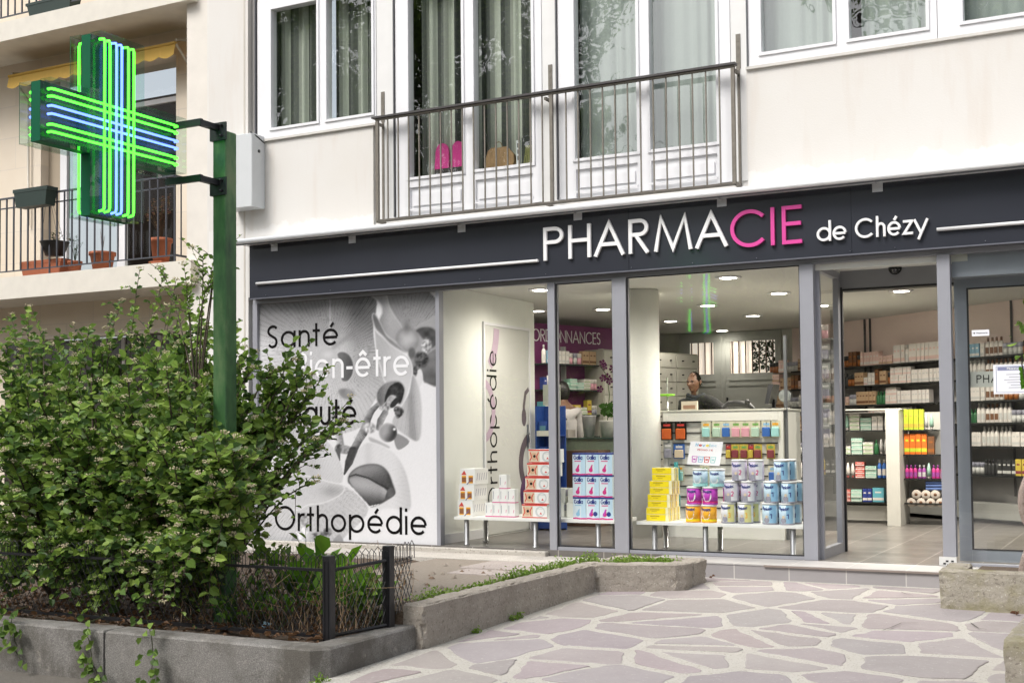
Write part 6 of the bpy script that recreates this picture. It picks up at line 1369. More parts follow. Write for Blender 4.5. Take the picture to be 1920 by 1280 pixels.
def person(loc, face_dir, h, parts_m, label, jacket, hair_long=False, lean=0, arms=None, head_dir=None):
    P = empty('person', label, 'person', loc)
    s = h / 1.75; f = Vector(face_dir).normalized(); r_ = Vector((f.y, -f.x, 0)).normalized(); u = Vector((0, 0, 1))
    def pt(x, y, z): return (r_ * x + f * y + u * z) * s
    Vv = [pt(0, 0, .95), pt(0, .0, 1.10), pt(0, .01, 1.28), pt(0, .0, 1.42), pt(0, .015, 1.51), pt(0, .03, 1.60)]; Rd = [(.15, .11), (.13, .10), (.155, .11), (.12, .085), (.055, .055), (.06, .06)]
    Ed = [(0, 1), (1, 2), (2, 3), (3, 4), (4, 5)]
    def chain(start, pts_, rs):
        prev = start
        for p, q in zip(pts_, rs): Vv.append(p); Rd.append(q); Ed.append((prev, len(Vv) - 1)); prev = len(Vv) - 1
        return prev
    for sd_ in (-1, 1):
        chain(0, [pt(.10 * sd_, 0, .88), pt(.11 * sd_, .02, .50), pt(.11 * sd_, 0, .10), pt(.12 * sd_, .12, .03)], [.10, .065, .045, .04])
        a = (arms or {}).get(sd_, [(.20 * sd_, 0, 1.40), (.25 * sd_, -.03, 1.12), (.26 * sd_, .10, .90), (.25 * sd_, .15, .84)])
        e = chain(3, [pt(*q) for q in a], [.062, .045, .032, (.03, .018)])
        wr_ = Vector(Vv[e]); dr = (Vector(Vv[e]) - Vector(Vv[e - 1])).normalized()
        for k in range(5):
            off = (k - 2) * .017; ln = (.05, .075, .08, .075, .055)[k]
            b0 = wr_ + r_ * off * s * 1.1 + dr * .03; sidev = r_ * (off * (.6 if k else 1.8)) * s
            chain(e, [b0, b0 + (dr * ln * .55 + sidev * .4), b0 + (dr * ln + sidev * .5) - u * .015], [.010, .009, .008])
    body = skin_body('body', Vv, Ed, Rd, parts_m['skin'], P, 1)
    hc = pt(0, .045, 1.655); g, fw, rt = head(hc, None, head_dir or face_dir, .098 * s); g.build('head', parts_m['skin'], P)
    # hair cap
    g = MB(); V = []; n, k = 28, 12; rr = .1005 * s
    for i in range(k + 1):
        for j in range(n):
            a = 2 * math.pi * j / n; th = (math.pi * .52 if not hair_long else math.pi * .82) * i / k * (1.18 - .62 * max(0, math.cos(a)) ** .6 if not hair_long else (1.0 - .5 * max(0, math.cos(a))))
            q = 1.0 + .035 * random.uniform(-1, 1)
            V.append(Vector(hc) + (rt * math.sin(th) * math.sin(a) * .80 + fw * (math.sin(th) * math.cos(a) * .96 - .05) + u * math.cos(th) * 1.24) * rr * q * (1.12 if hair_long else 1))
    g.add(V, [(i * n + j, (i + 1) * n + j, (i + 1) * n + (j + 1) % n, i * n + (j + 1) % n) for i in range(k) for j in range(n)], 0, True); g.build('hair', parts_m['hair'], P)
    g = MB()
    for sd_ in (-1, 1):
        g.sphere(tuple(Vector(hc) + (rt * .30 * sd_ + fw * .80 + u * .045) * .098 * s), .008, 8, mi=0)
        g.tube([Vector(hc) + (rt * x * sd_ + fw * (1.0 - x * x * .55) + u * (.20 + z)) * .098 * s for x, z in ((.12, 0), (.28, .05), (.48, .0))], [.0035, .0045, .003], 5, mi=0)
    g.tube([Vector(hc) + (rt * x + fw * (.93 - x * x * .9) + u * (-.60)) * .098 * s for x in (-.22, -.1, 0, .1, .22)], .0022, 5, mi=1)
    g.build('face_features', [mat('eye_dark', (.03, .02, .02), .3), mat('lip', (.25, .09, .07), .5)], P)
    # jacket: slightly larger skin over torso and arms
    Vj = [pt(0, 0, .86), pt(0, .0, 1.08), pt(0, .012, 1.28), pt(0, -.01, 1.435)]; Rj = [(.18, .13), (.165, .125), (.19, .14), (.140, .115)]; Ej = [(0, 1), (1, 2), (2, 3)]
    for sd_ in (-1, 1):
        a = (arms or {}).get(sd_, [(.20 * sd_, 0, 1.40), (.25 * sd_, -.03, 1.12), (.26 * sd_, .10, .90), (.25 * sd_, .15, .84)]); prev = 3
        for q, rr in zip(a[:3], (.080, .060, .044)): Vj.append(pt(*q)); Rj.append(rr); Ej.append((prev, len(Vj) - 1)); prev = len(Vj) - 1
    skin_body('jacket', Vj, Ej, Rj, jacket, P, 2)
    return P, pt, s, f, r_
SK = mat('skin_tone', (.17, .085, .05), .5, var=.06, scale=20); HAIRD = mat('dark_hair', (.010, .008, .007), .95, var=.3, scale=60, spec=.0)
mp = F(1305, 740, 2.95)
P, pt, s, f, r_ = person((-4.66, 2.95, 0), (-.45, -.9, 0), 1.70, {'skin': SK, 'hair': HAIRD}, 'man in a dark jacket and scarf standing behind the white counter', mat('dark_jacket', (.009, .009, .009), .9, var=.2),
    head_dir=(-.22, -.97, -.05), arms={-1: [(-.22, 0, 1.43), (-.52, .05, 1.30), (-.46, .30, 1.22), (-.40, .36, 1.21)], 1: [(.21, 0, 1.42), (.25, .02, 1.15), (.17, .20, 1.18), (.12, .27, 1.24)]})
g = MB(); g.add([pt(x, y, z) for x, y, z in ((-.06, .135, 1.44), (.06, .135, 1.44), (.075, .165, 1.15), (-.075, .165, 1.15))], [(0, 1, 2, 3)]); g.build('shirt_front', mat('pale_shirt', (.22, .19, .18), .8), P)
g = MB(); ring_ = [pt(.085 * math.cos(a), .02 + .095 * math.sin(a), 1.50 + .015 * math.sin(2 * a)) for a in [k * .4488 for k in range(15)]]; g.tube(ring_, .024, 8); g.tube([(p.x, p.y, p.z - .035) for p in ring_], .027, 8); g.tube([pt(-.02, .10, 1.47), pt(.01, .15, 1.36), pt(.0, .165, 1.20)], [.022, .03, .024], 8); g.tube([pt(.03, .10, 1.46), pt(-.03, .145, 1.38), pt(-.04, .16, 1.28)], [.02, .026, .018], 8); g.build('scarf', mat('slate_scarf', (.018, .022, .028), .9, bump=.5), P)
P2, *_ = person((-6.62, 3.62, 0), (-.9, .4, 0), 1.66, {'skin': SK, 'hair': mat('black_hair', (.010, .008, .008), .5)}, 'woman with dark hair in a white coat behind the sage counter', mat('white_coat', (.50, .47, .46), .8), hair_long=True)

# ================================================================== GREEN CROSS SIGN
xc = -5.25; cyy, cz = (X_(101, 208, xc).y + X_(345, 275, xc).y) / 2, (X_(230, 70, xc).z + X_(230, 412, xc).z) / 2
A = 0.52; B = .168
T0, T1 = xc - .235, xc       # thickness along x
cx_ = empty('pharmacy_cross', 'lit green pharmacy cross with green and blue neon tubes on a bracket', 'cross sign', (xc - .118, cyy, cz))
def cross_poly(a, b): return [(-b, -a), (b, -a), (b, -b), (a, -b), (a, b), (b, b), (b, a), (-b, a), (-b, b), (-a, b), (-a, -b), (-b, -b)]
def cross_prism(mb, a, b, x0, x1, caps=True):
    p = cross_poly(a, b); n = 12
    V = [(x0, cyy + q[0], cz + q[1]) for q in p] + [(x1, cyy + q[0], cz + q[1]) for q in p]
    Fs = [(i, (i + 1) % n, n + (i + 1) % n, n + i) for i in range(n)]
    if caps:
        for o_ in (0, n): Fs += [(o_ + 0, o_ + 1, o_ + 2, o_ + 11), (o_ + 11, o_ + 2, o_ + 5, o_ + 8), (o_ + 2, o_ + 3, o_ + 4, o_ + 5), (o_ + 8, o_ + 5, o_ + 6, o_ + 7), (o_ + 9, o_ + 10, o_ + 11, o_ + 8)]
    mb.add(V, Fs)
    return mb
GCORE = mat('deep_green_sheet', (.0, .10, .045), .5, var=.05, spec=.2)
GBACK = mat('dark_backing_green', (.012, .032, .040), .5, 0, var=.05, spec=.2)
g = cross_prism(MB(), A - .004, B - .004, xc - .155, xc - .085); part(g, 'core', GCORE, cx_)
for xx in (xc - .156, xc - .084):
    g = MB(); cross_prism(g, A - .006, B - .006, xx - .002 if xx < xc - .1 else xx, xx if xx < xc - .1 else xx + .002); part(g, 'back_plate', GBACK, cx_)
for a_, b_ in ((xc - .235, xc - .160), (xc - .080, xc)): g = cross_prism(MB(), A, B, a_, b_); part(g, 'acrylic_box', ACR, cx_)
g = MB(); 
part(cross_prism(MB(), A + .001, B + .001, xc - .240, xc - .2355, False), 'edge_trim', GCORE, cx_)
GN = emis('green_neon', (.050, .72, .022), 4.0); BN = emis('blue_neon', (.080, .13, .72), 3.6)
GN2 = emis('green_neon_glow', (.10, 1.0, .12), 1.6)
offs = [(-.118, GN), (-.078, GN), (-.026, BN), (.018, BN), (.076, GN), (.116, GN)]
offv = [(-.122, GN), (-.082, GN), (-.032, BN), (.008, BN), (.060, GN), (.102, GN)]
for side_, xt in ((1, xc - .032), (-1, xc - .205)):
    for o_, m_ in offs:      # horizontal tubes with bent ends
        g = MB(); z = cz - o_; g.tube([(xt - side_ * .03, cyy - A + .035, z), (xt - side_ * .006, cyy - A + .038, z), (xt, cyy - A + .052, z), (xt, cyy + A - .052, z), (xt - side_ * .006, cyy + A - .038, z), (xt - side_ * .03, cyy + A - .035, z)], .0072, 8); part(g, 'neon_tube', m_, cx_)
    for o_, m_ in offv:
        g = MB(); y = cyy + o_; x2 = xt + side_ * .014; g.tube([(x2 - side_ * .04, y, cz - A + .03), (x2 - side_ * .006, y, cz - A + .034), (x2, y, cz - A + .05), (x2, y, cz + A - .05), (x2 - side_ * .006, y, cz + A - .034), (x2 - side_ * .04, y, cz + A - .03)], .0072, 8); part(g, 'neon_tube', m_, cx_)
# pole
ypole = X_(418, 260, xc).y; ypole = -4.36
pl_ = F(400, 400, ypole - .045).x; hw = .052; pxc = pl_ + hw; ptop = F(418, 250, ypole).z
pp = empty('sign_pole', 'square green painted post carrying the neon cross', 'post', (pxc, ypole, -.1))
g = MB(); g.bbox(pxc - hw, pxc + hw, ypole - hw, ypole + hw, -.12, ptop, .006); part(g, 'post', m_polepaint(), pp)
DKS = mat('dark_steel', (.030, .032, .036), .45, .5, var=.2)
for z0_ in (cz + .115, cz - .225):
    g = MB(); g.box(pxc - .022, pxc + .012, cyy + A - .01, ypole - hw - .002, z0_, z0_ + .035); g.box(pxc - hw - .012, pxc + hw + .012, ypole - hw - .012, ypole - hw - .002, z0_ - .06, z0_ + .05); g.box(pxc - hw - .012, pxc - hw - .002, ypole - hw - .001, ypole + hw, z0_ - .06, z0_ + .05)
    for k in (-.035, .03): g.lathe((pxc + hw * .6, ypole - hw - .0125, z0_ + k), [(.009, 0), (.009, -.012), (.005, -.02)], 6, axis='y')
    g.box(xc - .16, pxc + .01, cyy + A - .012, cyy + A + .012, z0_, z0_ + .04)
    part(g, 'bracket', DKS, pp)

# ================================================================== LEFT BUILDING
lb_ = empty('stone_building', 'older limestone apartment house with railed balconies at the left edge', 'building', (-12, 1.0, 0))
g = MB(); YW = 1.1
ox0, ox1 = -12.95, -10.62
g.box(-16, ox0, YW, YW + .4, -.4, 9); g.box(ox1, -9.62, YW, YW + .4, -.4, 9); g.box(ox0, ox1, YW, YW + .4, 5.72, 9); g.box(ox0, ox1, YW, YW + .4, 2.36, 3.05)
part(g, 'wall', STONE, lb_)
g = MB(); g.box(-9.86, -9.32, .46, 1.2, -.4, 9); part(g, 'end_pier', mat('pale_pier', (.74, .70, .64), .8, var=.06, bump=.1), lb_)
g = MB(); g.box(-9.318, -9.24, .55, .9, -.4, 9); part(g, 'party_joint', m_concrete('rough_joint', (.30, .25, .20), (.52, .45, .36)), lb_)
g = MB(); g.box(-9.238, -9.11, .1, .5, -.4, 9); part(g, 'downpipe_cover', mat('pale_cover', (.72, .70, .66), .7), lb_)
YB = .35
SLABM = mat('painted_concrete_slab', (.72, .68, .60), .8, var=.08, bump=.15)
for z0_, z1_ in ((2.78, 3.05), (6.02, 6.26)):
    g = MB(); g.box(-16, -9.70, YB, YW - .001, z0_, z1_); part(g, 'balcony_slab', SLABM, lb_)
RAILM = mat('slate_railing', (.075, .08, .095), .5, .3, var=.1)
for z0_ in (3.05, 6.26):
    g = MB(); yr = YB + .04; xe = -9.98
    g.box(-16, xe, yr - .008, yr + .008, z0_ + .07, z0_ + .085); g.box(-16, xe, yr - .014, yr + .014, z0_ + .98, z0_ + 1.0); g.box(-16, xe, yr - .008, yr + .008, z0_ + .86, z0_ + .875)
    n_ = 48
    for k in range(n_ + 1):
        x = -16 + (xe + 16) * k / n_; g.box(x - .008, x + .008, yr - .008, yr + .008, z0_ + .0855 if k % 8 else z0_, z0_ + .98)
    g.box(xe - .012, xe + .012, yr, YW - .01, z0_ + .975, z0_ + 1.0); g.box(xe - .012, xe + .012, yr, YW - .01, z0_ + .07, z0_ + .09)
    for k in range(6): g.box(xe - .006, xe + .006, yr + .1 + k * .11, yr + .112 + k * .11, z0_ + .09, z0_ + .975)
    part(g, 'balcony_railing', RAILM, lb_)
g = MB(); yw = YW + .12
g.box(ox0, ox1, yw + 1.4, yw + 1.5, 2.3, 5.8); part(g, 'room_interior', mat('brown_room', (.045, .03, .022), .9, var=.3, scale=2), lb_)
g = MB()
for a, b_ in ((ox0 + .22, ox0 + .34), (-11.72, -11.58), (ox1 - .06, ox1)): g.box(a, b_, yw, yw + .05, 3.05, 5.72)
g.box(ox0 + .34, ox1 - .06, yw + .002, yw + .048, 5.2, 5.26); g.box(ox0 + .34, ox1 - .06, yw + .002, yw + .048, 3.05, 3.13)
wf = part(g, 'window', WHITEP, lb_)
g = MB(); g.quad((ox0 + .34, yw + .03, 3.13), (ox1 - .06, yw + .03, 3.13), (ox1 - .06, yw + .03, 5.7), (ox0 + .34, yw + .03, 5.7)); g.v = [(v[0] + 12, v[1] - 1, v[2]) for v in g.v]; g.build('pane', GLASSD, wf)
g = MB(); g.box(ox0 - .01, ox0 + .215, yw + .01, yw + .04, 3.05, 5.72); part(g, 'blind', mat('tan_blind', (.42, .35, .26), .8), lb_)
# ground floor openings
g = MB(); g.box(-13.2, -10.2, YW - .3, YW - .29, 2.30, 2.345); part(g, 'lintel_strip', mat('lintel', (.35, .30, .24), .8), lb_)
g = MB(); g.box(-13.6, -10.30, YW - .002, YW + .1, .3, 2.30); part(g, 'ground_floor_glazing', mat('dark_glazing', (.03, .025, .02), .25, var=.3, scale=1.5), lb_)
for x in (-12.4, -11.5, -10.9): g = MB(); g.box(x, x + .06, YW - .02, YW - .003, .3, 2.30); part(g, 'glazing_bar', mat('grey_bar', (.30, .28, .25), .6), lb_)
# awning
aw = empty('awning', 'yellow retracted awning above the balcony window of the stone house', 'awning', (-12, 1, 5.7))
YA = .80; a, b_ = F(19, 150, YA), F(331, 77, YA); za = (a.z + b_.z) / 2
g = MB(); n_ = 60; V = []
for i in range(n_ + 1):
    x = a.x + (b_.x - a.x) * i / n_; sc_ = .035 * abs(math.sin(i * math.pi / 5)); V += [(x, YA - .02, za), (x, YA - .05, za - .14 - sc_), (x, YW - .02, za + .14)]
g.add(V, [(3 * i, 3 * i + 1, 3 * i + 4, 3 * i + 3) for i in range(n_)] + [(3 * i, 3 * i + 3, 3 * i + 5, 3 * i + 2) for i in range(n_)])
YELF = mat('yellow_canvas', (.66, .42, .09), .8, var=.08, scale=3)
part(g, 'canvas', YELF, aw); g = MB(); g.tube([(a.x, YA - .02, za + .005), (b_.x, YA - .02, za + .005)], .02, 8); part(g, 'front_bar', YELF, aw)
ARM = mat('ivory_arm', (.60, .56, .48), .5)
for x in (a.x + .03, b_.x - .01):
    g = MB(); g.tube([(x, YA, za), (x + .02, YW - .05, za - .25), (x + .02, YW - .04, za - 1.9)], .016, 6); g.tube([(x, YA, za + .05), (x, YW, za + .12)], .015, 6); part(g, 'arm', ARM, aw)
# balcony pots
def pot(name, x, y, z, r_, h_, label, plant=None, mt=TERRA):
    e = empty('flower_pot', label, 'flower pot', (x, y, z)); g = MB(); g.lathe((0, 0, 0), [(r_ * .72, 0), (r_ * .95, h_ * .82), (r_ * 1.06, h_ * .83), (r_ * 1.06, h_), (r_ * .92, h_), (r_ * .9, h_ * .9)], 24); g.build('pot', mt, e)
    return e
def trough(x0, x1, y, z, h_, label, mt, d_=.17):
    e = empty('planter_box', label, 'planter', ((x0 + x1) / 2, y, z)); g = MB(); w_ = (x1 - x0) / 2
    for q0, q1, k0, k1 in ((0, h_ * .8, .86, .95), (h_ * .801, h_, 1.0, 1.0)):
        V = [(sx * w_ * k, sy * d_ / 2 * k, zz_) for zz_, k in ((q0, k0), (q1, k1)) for sx, sy in ((-1, -1), (1, -1), (1, 1), (-1, 1))]
        g.add(V, [(3, 2, 1, 0), (4, 5, 6, 7), (0, 1, 5, 4), (1, 2, 6, 5), (2, 3, 7, 6), (3, 0, 4, 7)])
    g.build('box', mt, e); return e
def twigs(e, z, n_, hh, spread, c_, leaf=0, name='foliage', lc=(.06, .12, .03)):
    g = MB(); g.c = c_
    for k in range(n_):
        a = random.uniform(0, 6.28); d_ = random.uniform(.3, 1) * spread; h2 = hh * random.uniform(.5, 1); p = [(0, 0, z), (math.cos(a) * d_ * .4, math.sin(a) * d_ * .3, z + h2 * .55), (math.cos(a) * d_, math.sin(a) * d_ * .5, z + h2)]
        g.c = c_; g.tube(p, [.004, .003, .0015], 4, cap=False)
        for j in range(leaf):
            t = random.uniform(.35, 1); q = Vector(p[1]).lerp(Vector(p[2]), t) if t > .5 else Vector(p[0]).lerp(Vector(p[1]), t * 2); g.c = tuple(v * random.uniform(.7, 1.4) for v in lc)
            b1 = random.uniform(0, 6.28); ww = Vector((math.cos(b1), math.sin(b1), random.uniform(-.5, .5))) * random.uniform(.02, .045); sd_ = Vector((-ww.y, ww.x, .01)) * .35; g.add([q, q + ww * .5 + sd_, q + ww, q + ww * .5 - sd_], [(0, 1, 2, 3)])
    g.build(name, LEAF, e)
random.seed(31); YP = YB + .22; ZP = 3.0505
fxp = lambda px: F(px, 490, YP).x
e = trough(fxp(47), fxp(125), YP, ZP, .20, 'long terracotta planter at the left on the stone balcony', TERRA)
e = pot('p', fxp(138), YP + .02, ZP, .085, .16, 'small terracotta pot between the long planter and the round pot', None); twigs(e, .15, 10, .42, .16, (.05, .09, .03), 6)
e = pot('p', fxp(192), YP, ZP, .15, .23, 'wide terracotta pot in the middle of the stone balcony'); twigs(e, .2, 8, .32, .05, (.25, .16, .09))
e = pot('p', fxp(302), YP, ZP + .05, .125, .27, 'terracotta pot holding a dried brown plant at the right end of the balcony'); twigs(e, .26, 34, .55, .22, (.16, .10, .06), 7, lc=(.18, .11, .06))
g = MB(); g.box(fxp(302) - .1, fxp(302) + .1, YP - .1, YP + .1, ZP, ZP + .049); tag(g.build('pot_stand', TERRA), 'low terracotta stand under the pot with the dried plant', 'pot stand')
e = trough(F(32, 365, YB - .1).x, F(96, 365, YB - .1).x, YB - .08, 3.86, .22, 'dark green planter box hooked on top of the balcony railing', DGREEN)
g = MB(); g.tube([(F(60, 365, YB).x, YB - .01, 4.07), (F(60, 365, YB).x, YB + .06, 4.07)], .012, 6); o = g.build('hook', RAILM); o.parent = e; o.matrix_parent_inverse = Matrix.Translation(-e.location)
e = empty('hanging_pot', 'black hanging basket on three chains behind the balcony railing', 'hanging pot', (F(106, 450, .55).x, .52, 3.29)); g = MB(); g.lathe((0, 0, 0), [(.11, 0), (.17, .16), (.18, .17), (.16, .17)], 20); g.build('pot', mat('black_plastic_pot', (.014, .014, .014), .45), e)
g = MB(); [g.tube([(.16 * math.cos(k * 2.1), .16 * math.sin(k * 2.1), .17), (-.12, 0, .85)], .003, 4) for k in range(3)]; g.build('chain', RAILM, e); twigs(e, .15, 9, .16, .15, (.03, .05, .02), 5)
e = trough(-12.4, -11.6, YB + .1, 6.27, .16, 'dark green planter on the upper left balcony, cut by the photo top', DGREEN); twigs(e, .14, 12, .25, .3, (.04, .08, .03), 6); 
g = MB(); g.c = (.65, .03, .20)
for k in range(14): q = Vector((random.uniform(-.35, .05), random.uniform(-.12, .05), random.uniform(.12, .3))); g.add([q, q + Vector((.03, 0, .012)), q + Vector((.02, 0, .04)), q + Vector((-.012, 0, .03))], [(0, 1, 2, 3)])
g.build('blossom', LEAF, e)

# ================================================================== PLANTER WALLS, GRANITE EDGE, FENCE
g = MB()
TZ = .07
def wob_wall(pts, z0_, z1_, mname, m_, label, cat='wall', th=.145, nm_='planter_wall'):
    g = MB(); n = len(pts)
    g.prism(pts, z0_, z1_ - .012); c_ = Vector((sum(p[0] for p in pts) / n, sum(p[1] for p in pts) / n))
    ins = []
    for i in range(n):
        a, b, c2 = Vector(pts[i - 1]), Vector(pts[i]), Vector(pts[(i + 1) % n]); d1 = (b - a).normalized(); d2 = (c2 - b).normalized(); nn = (Vector((-d1.y, d1.x)) + Vector((-d2.y, d2.x))); nn.normalize(); ins.append(b + nn * .013)
    V = [(p[0], p[1], z1_ - .0119) for p in pts] + [(p.x, p.y, z1_) for p in ins]
    g.add(V, [(i, (i + 1) % n, n + (i + 1) % n, n + i) for i in range(n)] + [tuple(range(n, 2 * n))])
    o = g.build(nm_, m_); roughen(o, .045, (.006 if m_ is not GRANITE else .0018), .045 if m_ is not GRANITE else .006, z0_ * 10 + pts[0][0]); return tag(o, label, cat)
wob_wall([(-4.045, -4.05), (-3.905, -4.05), (-3.905, -2.95), (-3.90, -1.60), (-4.045, -1.60)], -.34, TZ, '', CONC, 'long weathered concrete planter wall running from the fence to the shop')
wob_wall([(-4.045, -1.598), (-3.90, -1.598), (-3.34, -1.36), (-3.28, -1.28), (-3.28, -1.12), (-3.44, -1.12), (-3.42, -1.25), (-3.92, -1.44), (-4.045, -1.44)], -.30, TZ, '', CONC, 'short concrete planter wall with a rounded right corner in front of the window')
wob_wall([(-4.045, -1.438), (-3.96, -1.438), (-3.96, -.90), (-3.44, -.86), (-3.44, -1.118), (-3.29, -1.118), (-3.29, -.78), (-4.045, -.80)], -.30, TZ - .012, '', CONC, 'rear rim of the small concrete trough below the shop window')
g = MB(); g.prism([(-3.95, -1.42), (-3.45, -1.22), (-3.45, -.88), (-3.95, -.91)], -.2, TZ - .04); struct('soil', g, SOIL)
wob_wall([(-1.405, -1.50), (1.2, -1.62), (1.2, -1.50), (-1.25, -1.385), (-1.25, -1.0), (-1.405, -1.0)], -.34, .125, '', CONC2, 'mossy concrete planter wall right of the shop entrance', th=.1)
g = MB(); g.box(-1.249, 1.2, -1.38, -.55, -.3, .06); struct('soil', g, SOIL)
wob_wall([(-.695, -4.23), (1.0, -4.30), (1.0, -4.18), (-.55, -4.11), (-.56, -3.0), (-.68, -3.0)], -.45, .12, '', CONC2, 'second mossy concrete planter wall at the bottom right corner')
g = MB(); g.box(-.555, 1.0, -4.10, -3.0, -.3, .05); struct('soil', g, SOIL)
# granite blocks
gt = -.052
def granite(pts, label): return wob_wall(pts, -.44, gt, '', GRANITE, label, 'edging stone', nm_='granite_block')
granite([(-5.50, -4.98), (-4.03, -4.98), (-3.955, -4.90), (-3.955, -4.06), (-4.12, -4.06), (-4.12, -4.80), (-5.50, -4.80)], 'granite edging stone turning the corner below the fence post')
granite([(-7.6, -4.985), (-5.51, -4.985), (-5.51, -4.80), (-7.6, -4.80)], 'granite edging stone under the big shrub, left of the corner stone')
granite([(-10, -4.985), (-7.61, -4.985), (-7.61, -4.80), (-10, -4.80)], 'granite edging stone at the far left edge')
# wire fence
fe = empty('wire_fence', 'low black looped wire fence with two thick posts around the shrub bed', 'fence', (-4.17, -4.60, gt))
yf_ = -4.66; xk = F(617, 1200, yf_).x; x2k, y2k = -4.07, -4.17
pts_post = [(xk, yf_), (x2k, y2k)]
for (x, y) in pts_post:
    zt_ = .405 if x == xk else .42
    g = MB(); g.bbox(x - .027, x + .027, y - .027, y + .027, gt - .02, zt_, .004)
    for dx in (-.012, .012): g.box(x + dx - .004, x + dx + .004, y - .0305, y - .0275, gt, zt_ - .03)
    part(g, 'post', BLKP, fe)
def wires(p0, p1, z0_, z1_):
    a = Vector(p0); b = Vector(p1); Ln = (b - a).length; d_ = (b - a).normalized(); g = MB(); sp_ = .052
    def P3(u, z, o_=0): q = a + d_ * u; return (q.x, q.y + o_, z)
    n_ = int(Ln / sp_)
    for k in range(-7, n_ + 7):
        for s_ in (1, -1):
            u = k * sp_; pts = []
            for j in range(0, 8):
                zz_ = z0_ + (z1_ - z0_) * j / 7; uu = u + s_ * (zz_ - z0_) * .62
                if 0 <= uu <= Ln: pts.append(P3(uu + random.uniform(-.003, .003), zz_, .004 * s_ + random.uniform(-.003, .003)))
            if len(pts) > 1: g.tube(pts, .0024, 4, cap=False)
    for k in range(n_):
        u = k * sp_; zt_ = z1_ + .085 + random.uniform(-.008, .008)
        g.tube([P3(u, z1_ - .02), P3(u + .004, zt_ - .03), P3(u + sp_ * .75, zt_), P3(u + sp_ * 1.45, zt_ - .03), P3(u + sp_ * 1.5, z1_ - .02)], .0028, 4, cap=False)
    return g
random.seed(9)
g = wires((xk - 2.9, yf_), (xk, yf_), gt + .02, .33); g.box(xk - 2.9, xk - .031, yf_ - .008, yf_ + .008, .315, .330); g.box(xk - 2.9, xk - .031, yf_ - .012, yf_ + .012, gt + .001, gt + .02); part(g, 'wire_mesh', BLKP, fe)
g = wires((xk, yf_), (x2k, y2k), gt + .02, .33); g.tube([(xk, yf_, .322), (x2k, y2k, .335)], .010, 6); g.tube([(xk, yf_, gt + .012), (x2k, y2k, gt + .012)], .011, 6); part(g, 'wire_mesh', BLKP, fe)
g = wires((x2k, y2k), (x2k - .06, y2k + .36), gt + .06, .33); g.tube([(x2k, y2k, .30), (x2k - .05, y2k + .34, .30)], .003, 4); part(g, 'wire_mesh', BLKP, fe)

# ================================================================== PLANTS
def leaf(mb, p, d_, nrm, L, W, c, fold=.25):
    s_ = d_.cross(nrm); s_.normalize(); n_ = s_.cross(d_).normalized()
    b = p; t = p + d_ * L - n_ * L * .10
    l1 = p + d_ * L * .30 + s_ * W * .44 + n_ * W * fold; l2 = p + d_ * L * .70 + s_ * W * .42 + n_ * W * fold * .8
    r1 = p + d_ * L * .30 - s_ * W * .44 + n_ * W * fold; r2 = p + d_ * L * .70 - s_ * W * .42 + n_ * W * fold * .8
    mb.c = c; mb.add([b, l1, l2, t, r2, r1], [(0, 1, 2, 3), (0, 3, 4, 5)], 0, False)
def rnd_dir(zb=0.0): v = Vector((random.gauss(0, 1), random.gauss(0, 1), random.gauss(0, 1) + zb)); return v.normalized()
def bez(a, b, c, n): return [a * (1 - t) ** 2 + b * 2 * t * (1 - t) + c * t * t for t in [i / n for i in range(n + 1)]]
def twig_leaves(lm, fm, sm, pts, n, L0, green, flower=.35, up=.4):
    for k in range(n):
        t = (k + .5) / n * (len(pts) - 1); i = min(int(t), len(pts) - 2); p = pts[i].lerp(pts[i + 1], t - i); ax = (pts[i + 1] - pts[i]).normalized()
        side = ax.cross(Vector((0, 0, 1))); side = side.normalized() if side.length > .05 else Vector((1, 0, 0))
        dd = (ax * .55 + side * (1 if k % 2 else -1) * random.uniform(.6, 1.1) + Vector((0, 0, random.uniform(-.25, .5)))).normalized()
        nn = (Vector((0, 0, 1)) * up + rnd_dir() * .45 + Vector((.15, -.35, 0))).normalized()
        L = L0 * random.uniform(.65, 1.25); g_ = random.choice(green); m_ = random.uniform(.75, 1.3)
        leaf(lm, p, dd, nn, L, L * random.uniform(.64, .80), tuple(v * m_ for v in g_))
    if fm is not None and random.random() < flower:
        p = pts[-1]; 
        for k in range(random.randint(14, 26)):
            q = p + Vector((random.uniform(-.024, .024), random.uniform(-.024, .024), random.uniform(.0, .022))); s_ = random.uniform(.0035, .0075); m_ = random.uniform(.7, 1.2)
            fm.c = (.55 * m_, .48 * m_, .32 * m_); fm.add([q + Vector((s_, 0, 0)), q + Vector((0, s_, 0)), q + Vector((-s_, 0, 0)), q + Vector((0, -s_, 0)), q + Vector((0, 0, s_)), q - Vector((0, 0, s_))], [(0, 1, 4), (1, 2, 4), (2, 3, 4), (3, 0, 4), (1, 0, 5), (2, 1, 5), (3, 2, 5), (0, 3, 5)])
GR = [(.18, .285, .052), (.14, .24, .045), (.235, .36, .065), (.10, .18, .038), (.29, .41, .085), (.065, .125, .034)]
sb = empty('shrub', 'big leafy green shrub with cream flower heads behind the wire fence', 'shrub', (-5.9, -4.0, -.08))
random.seed(17)
lm, fm, sm = MB(), MB(), MB()
def tgt(px, py, y): return F(px, py, y)
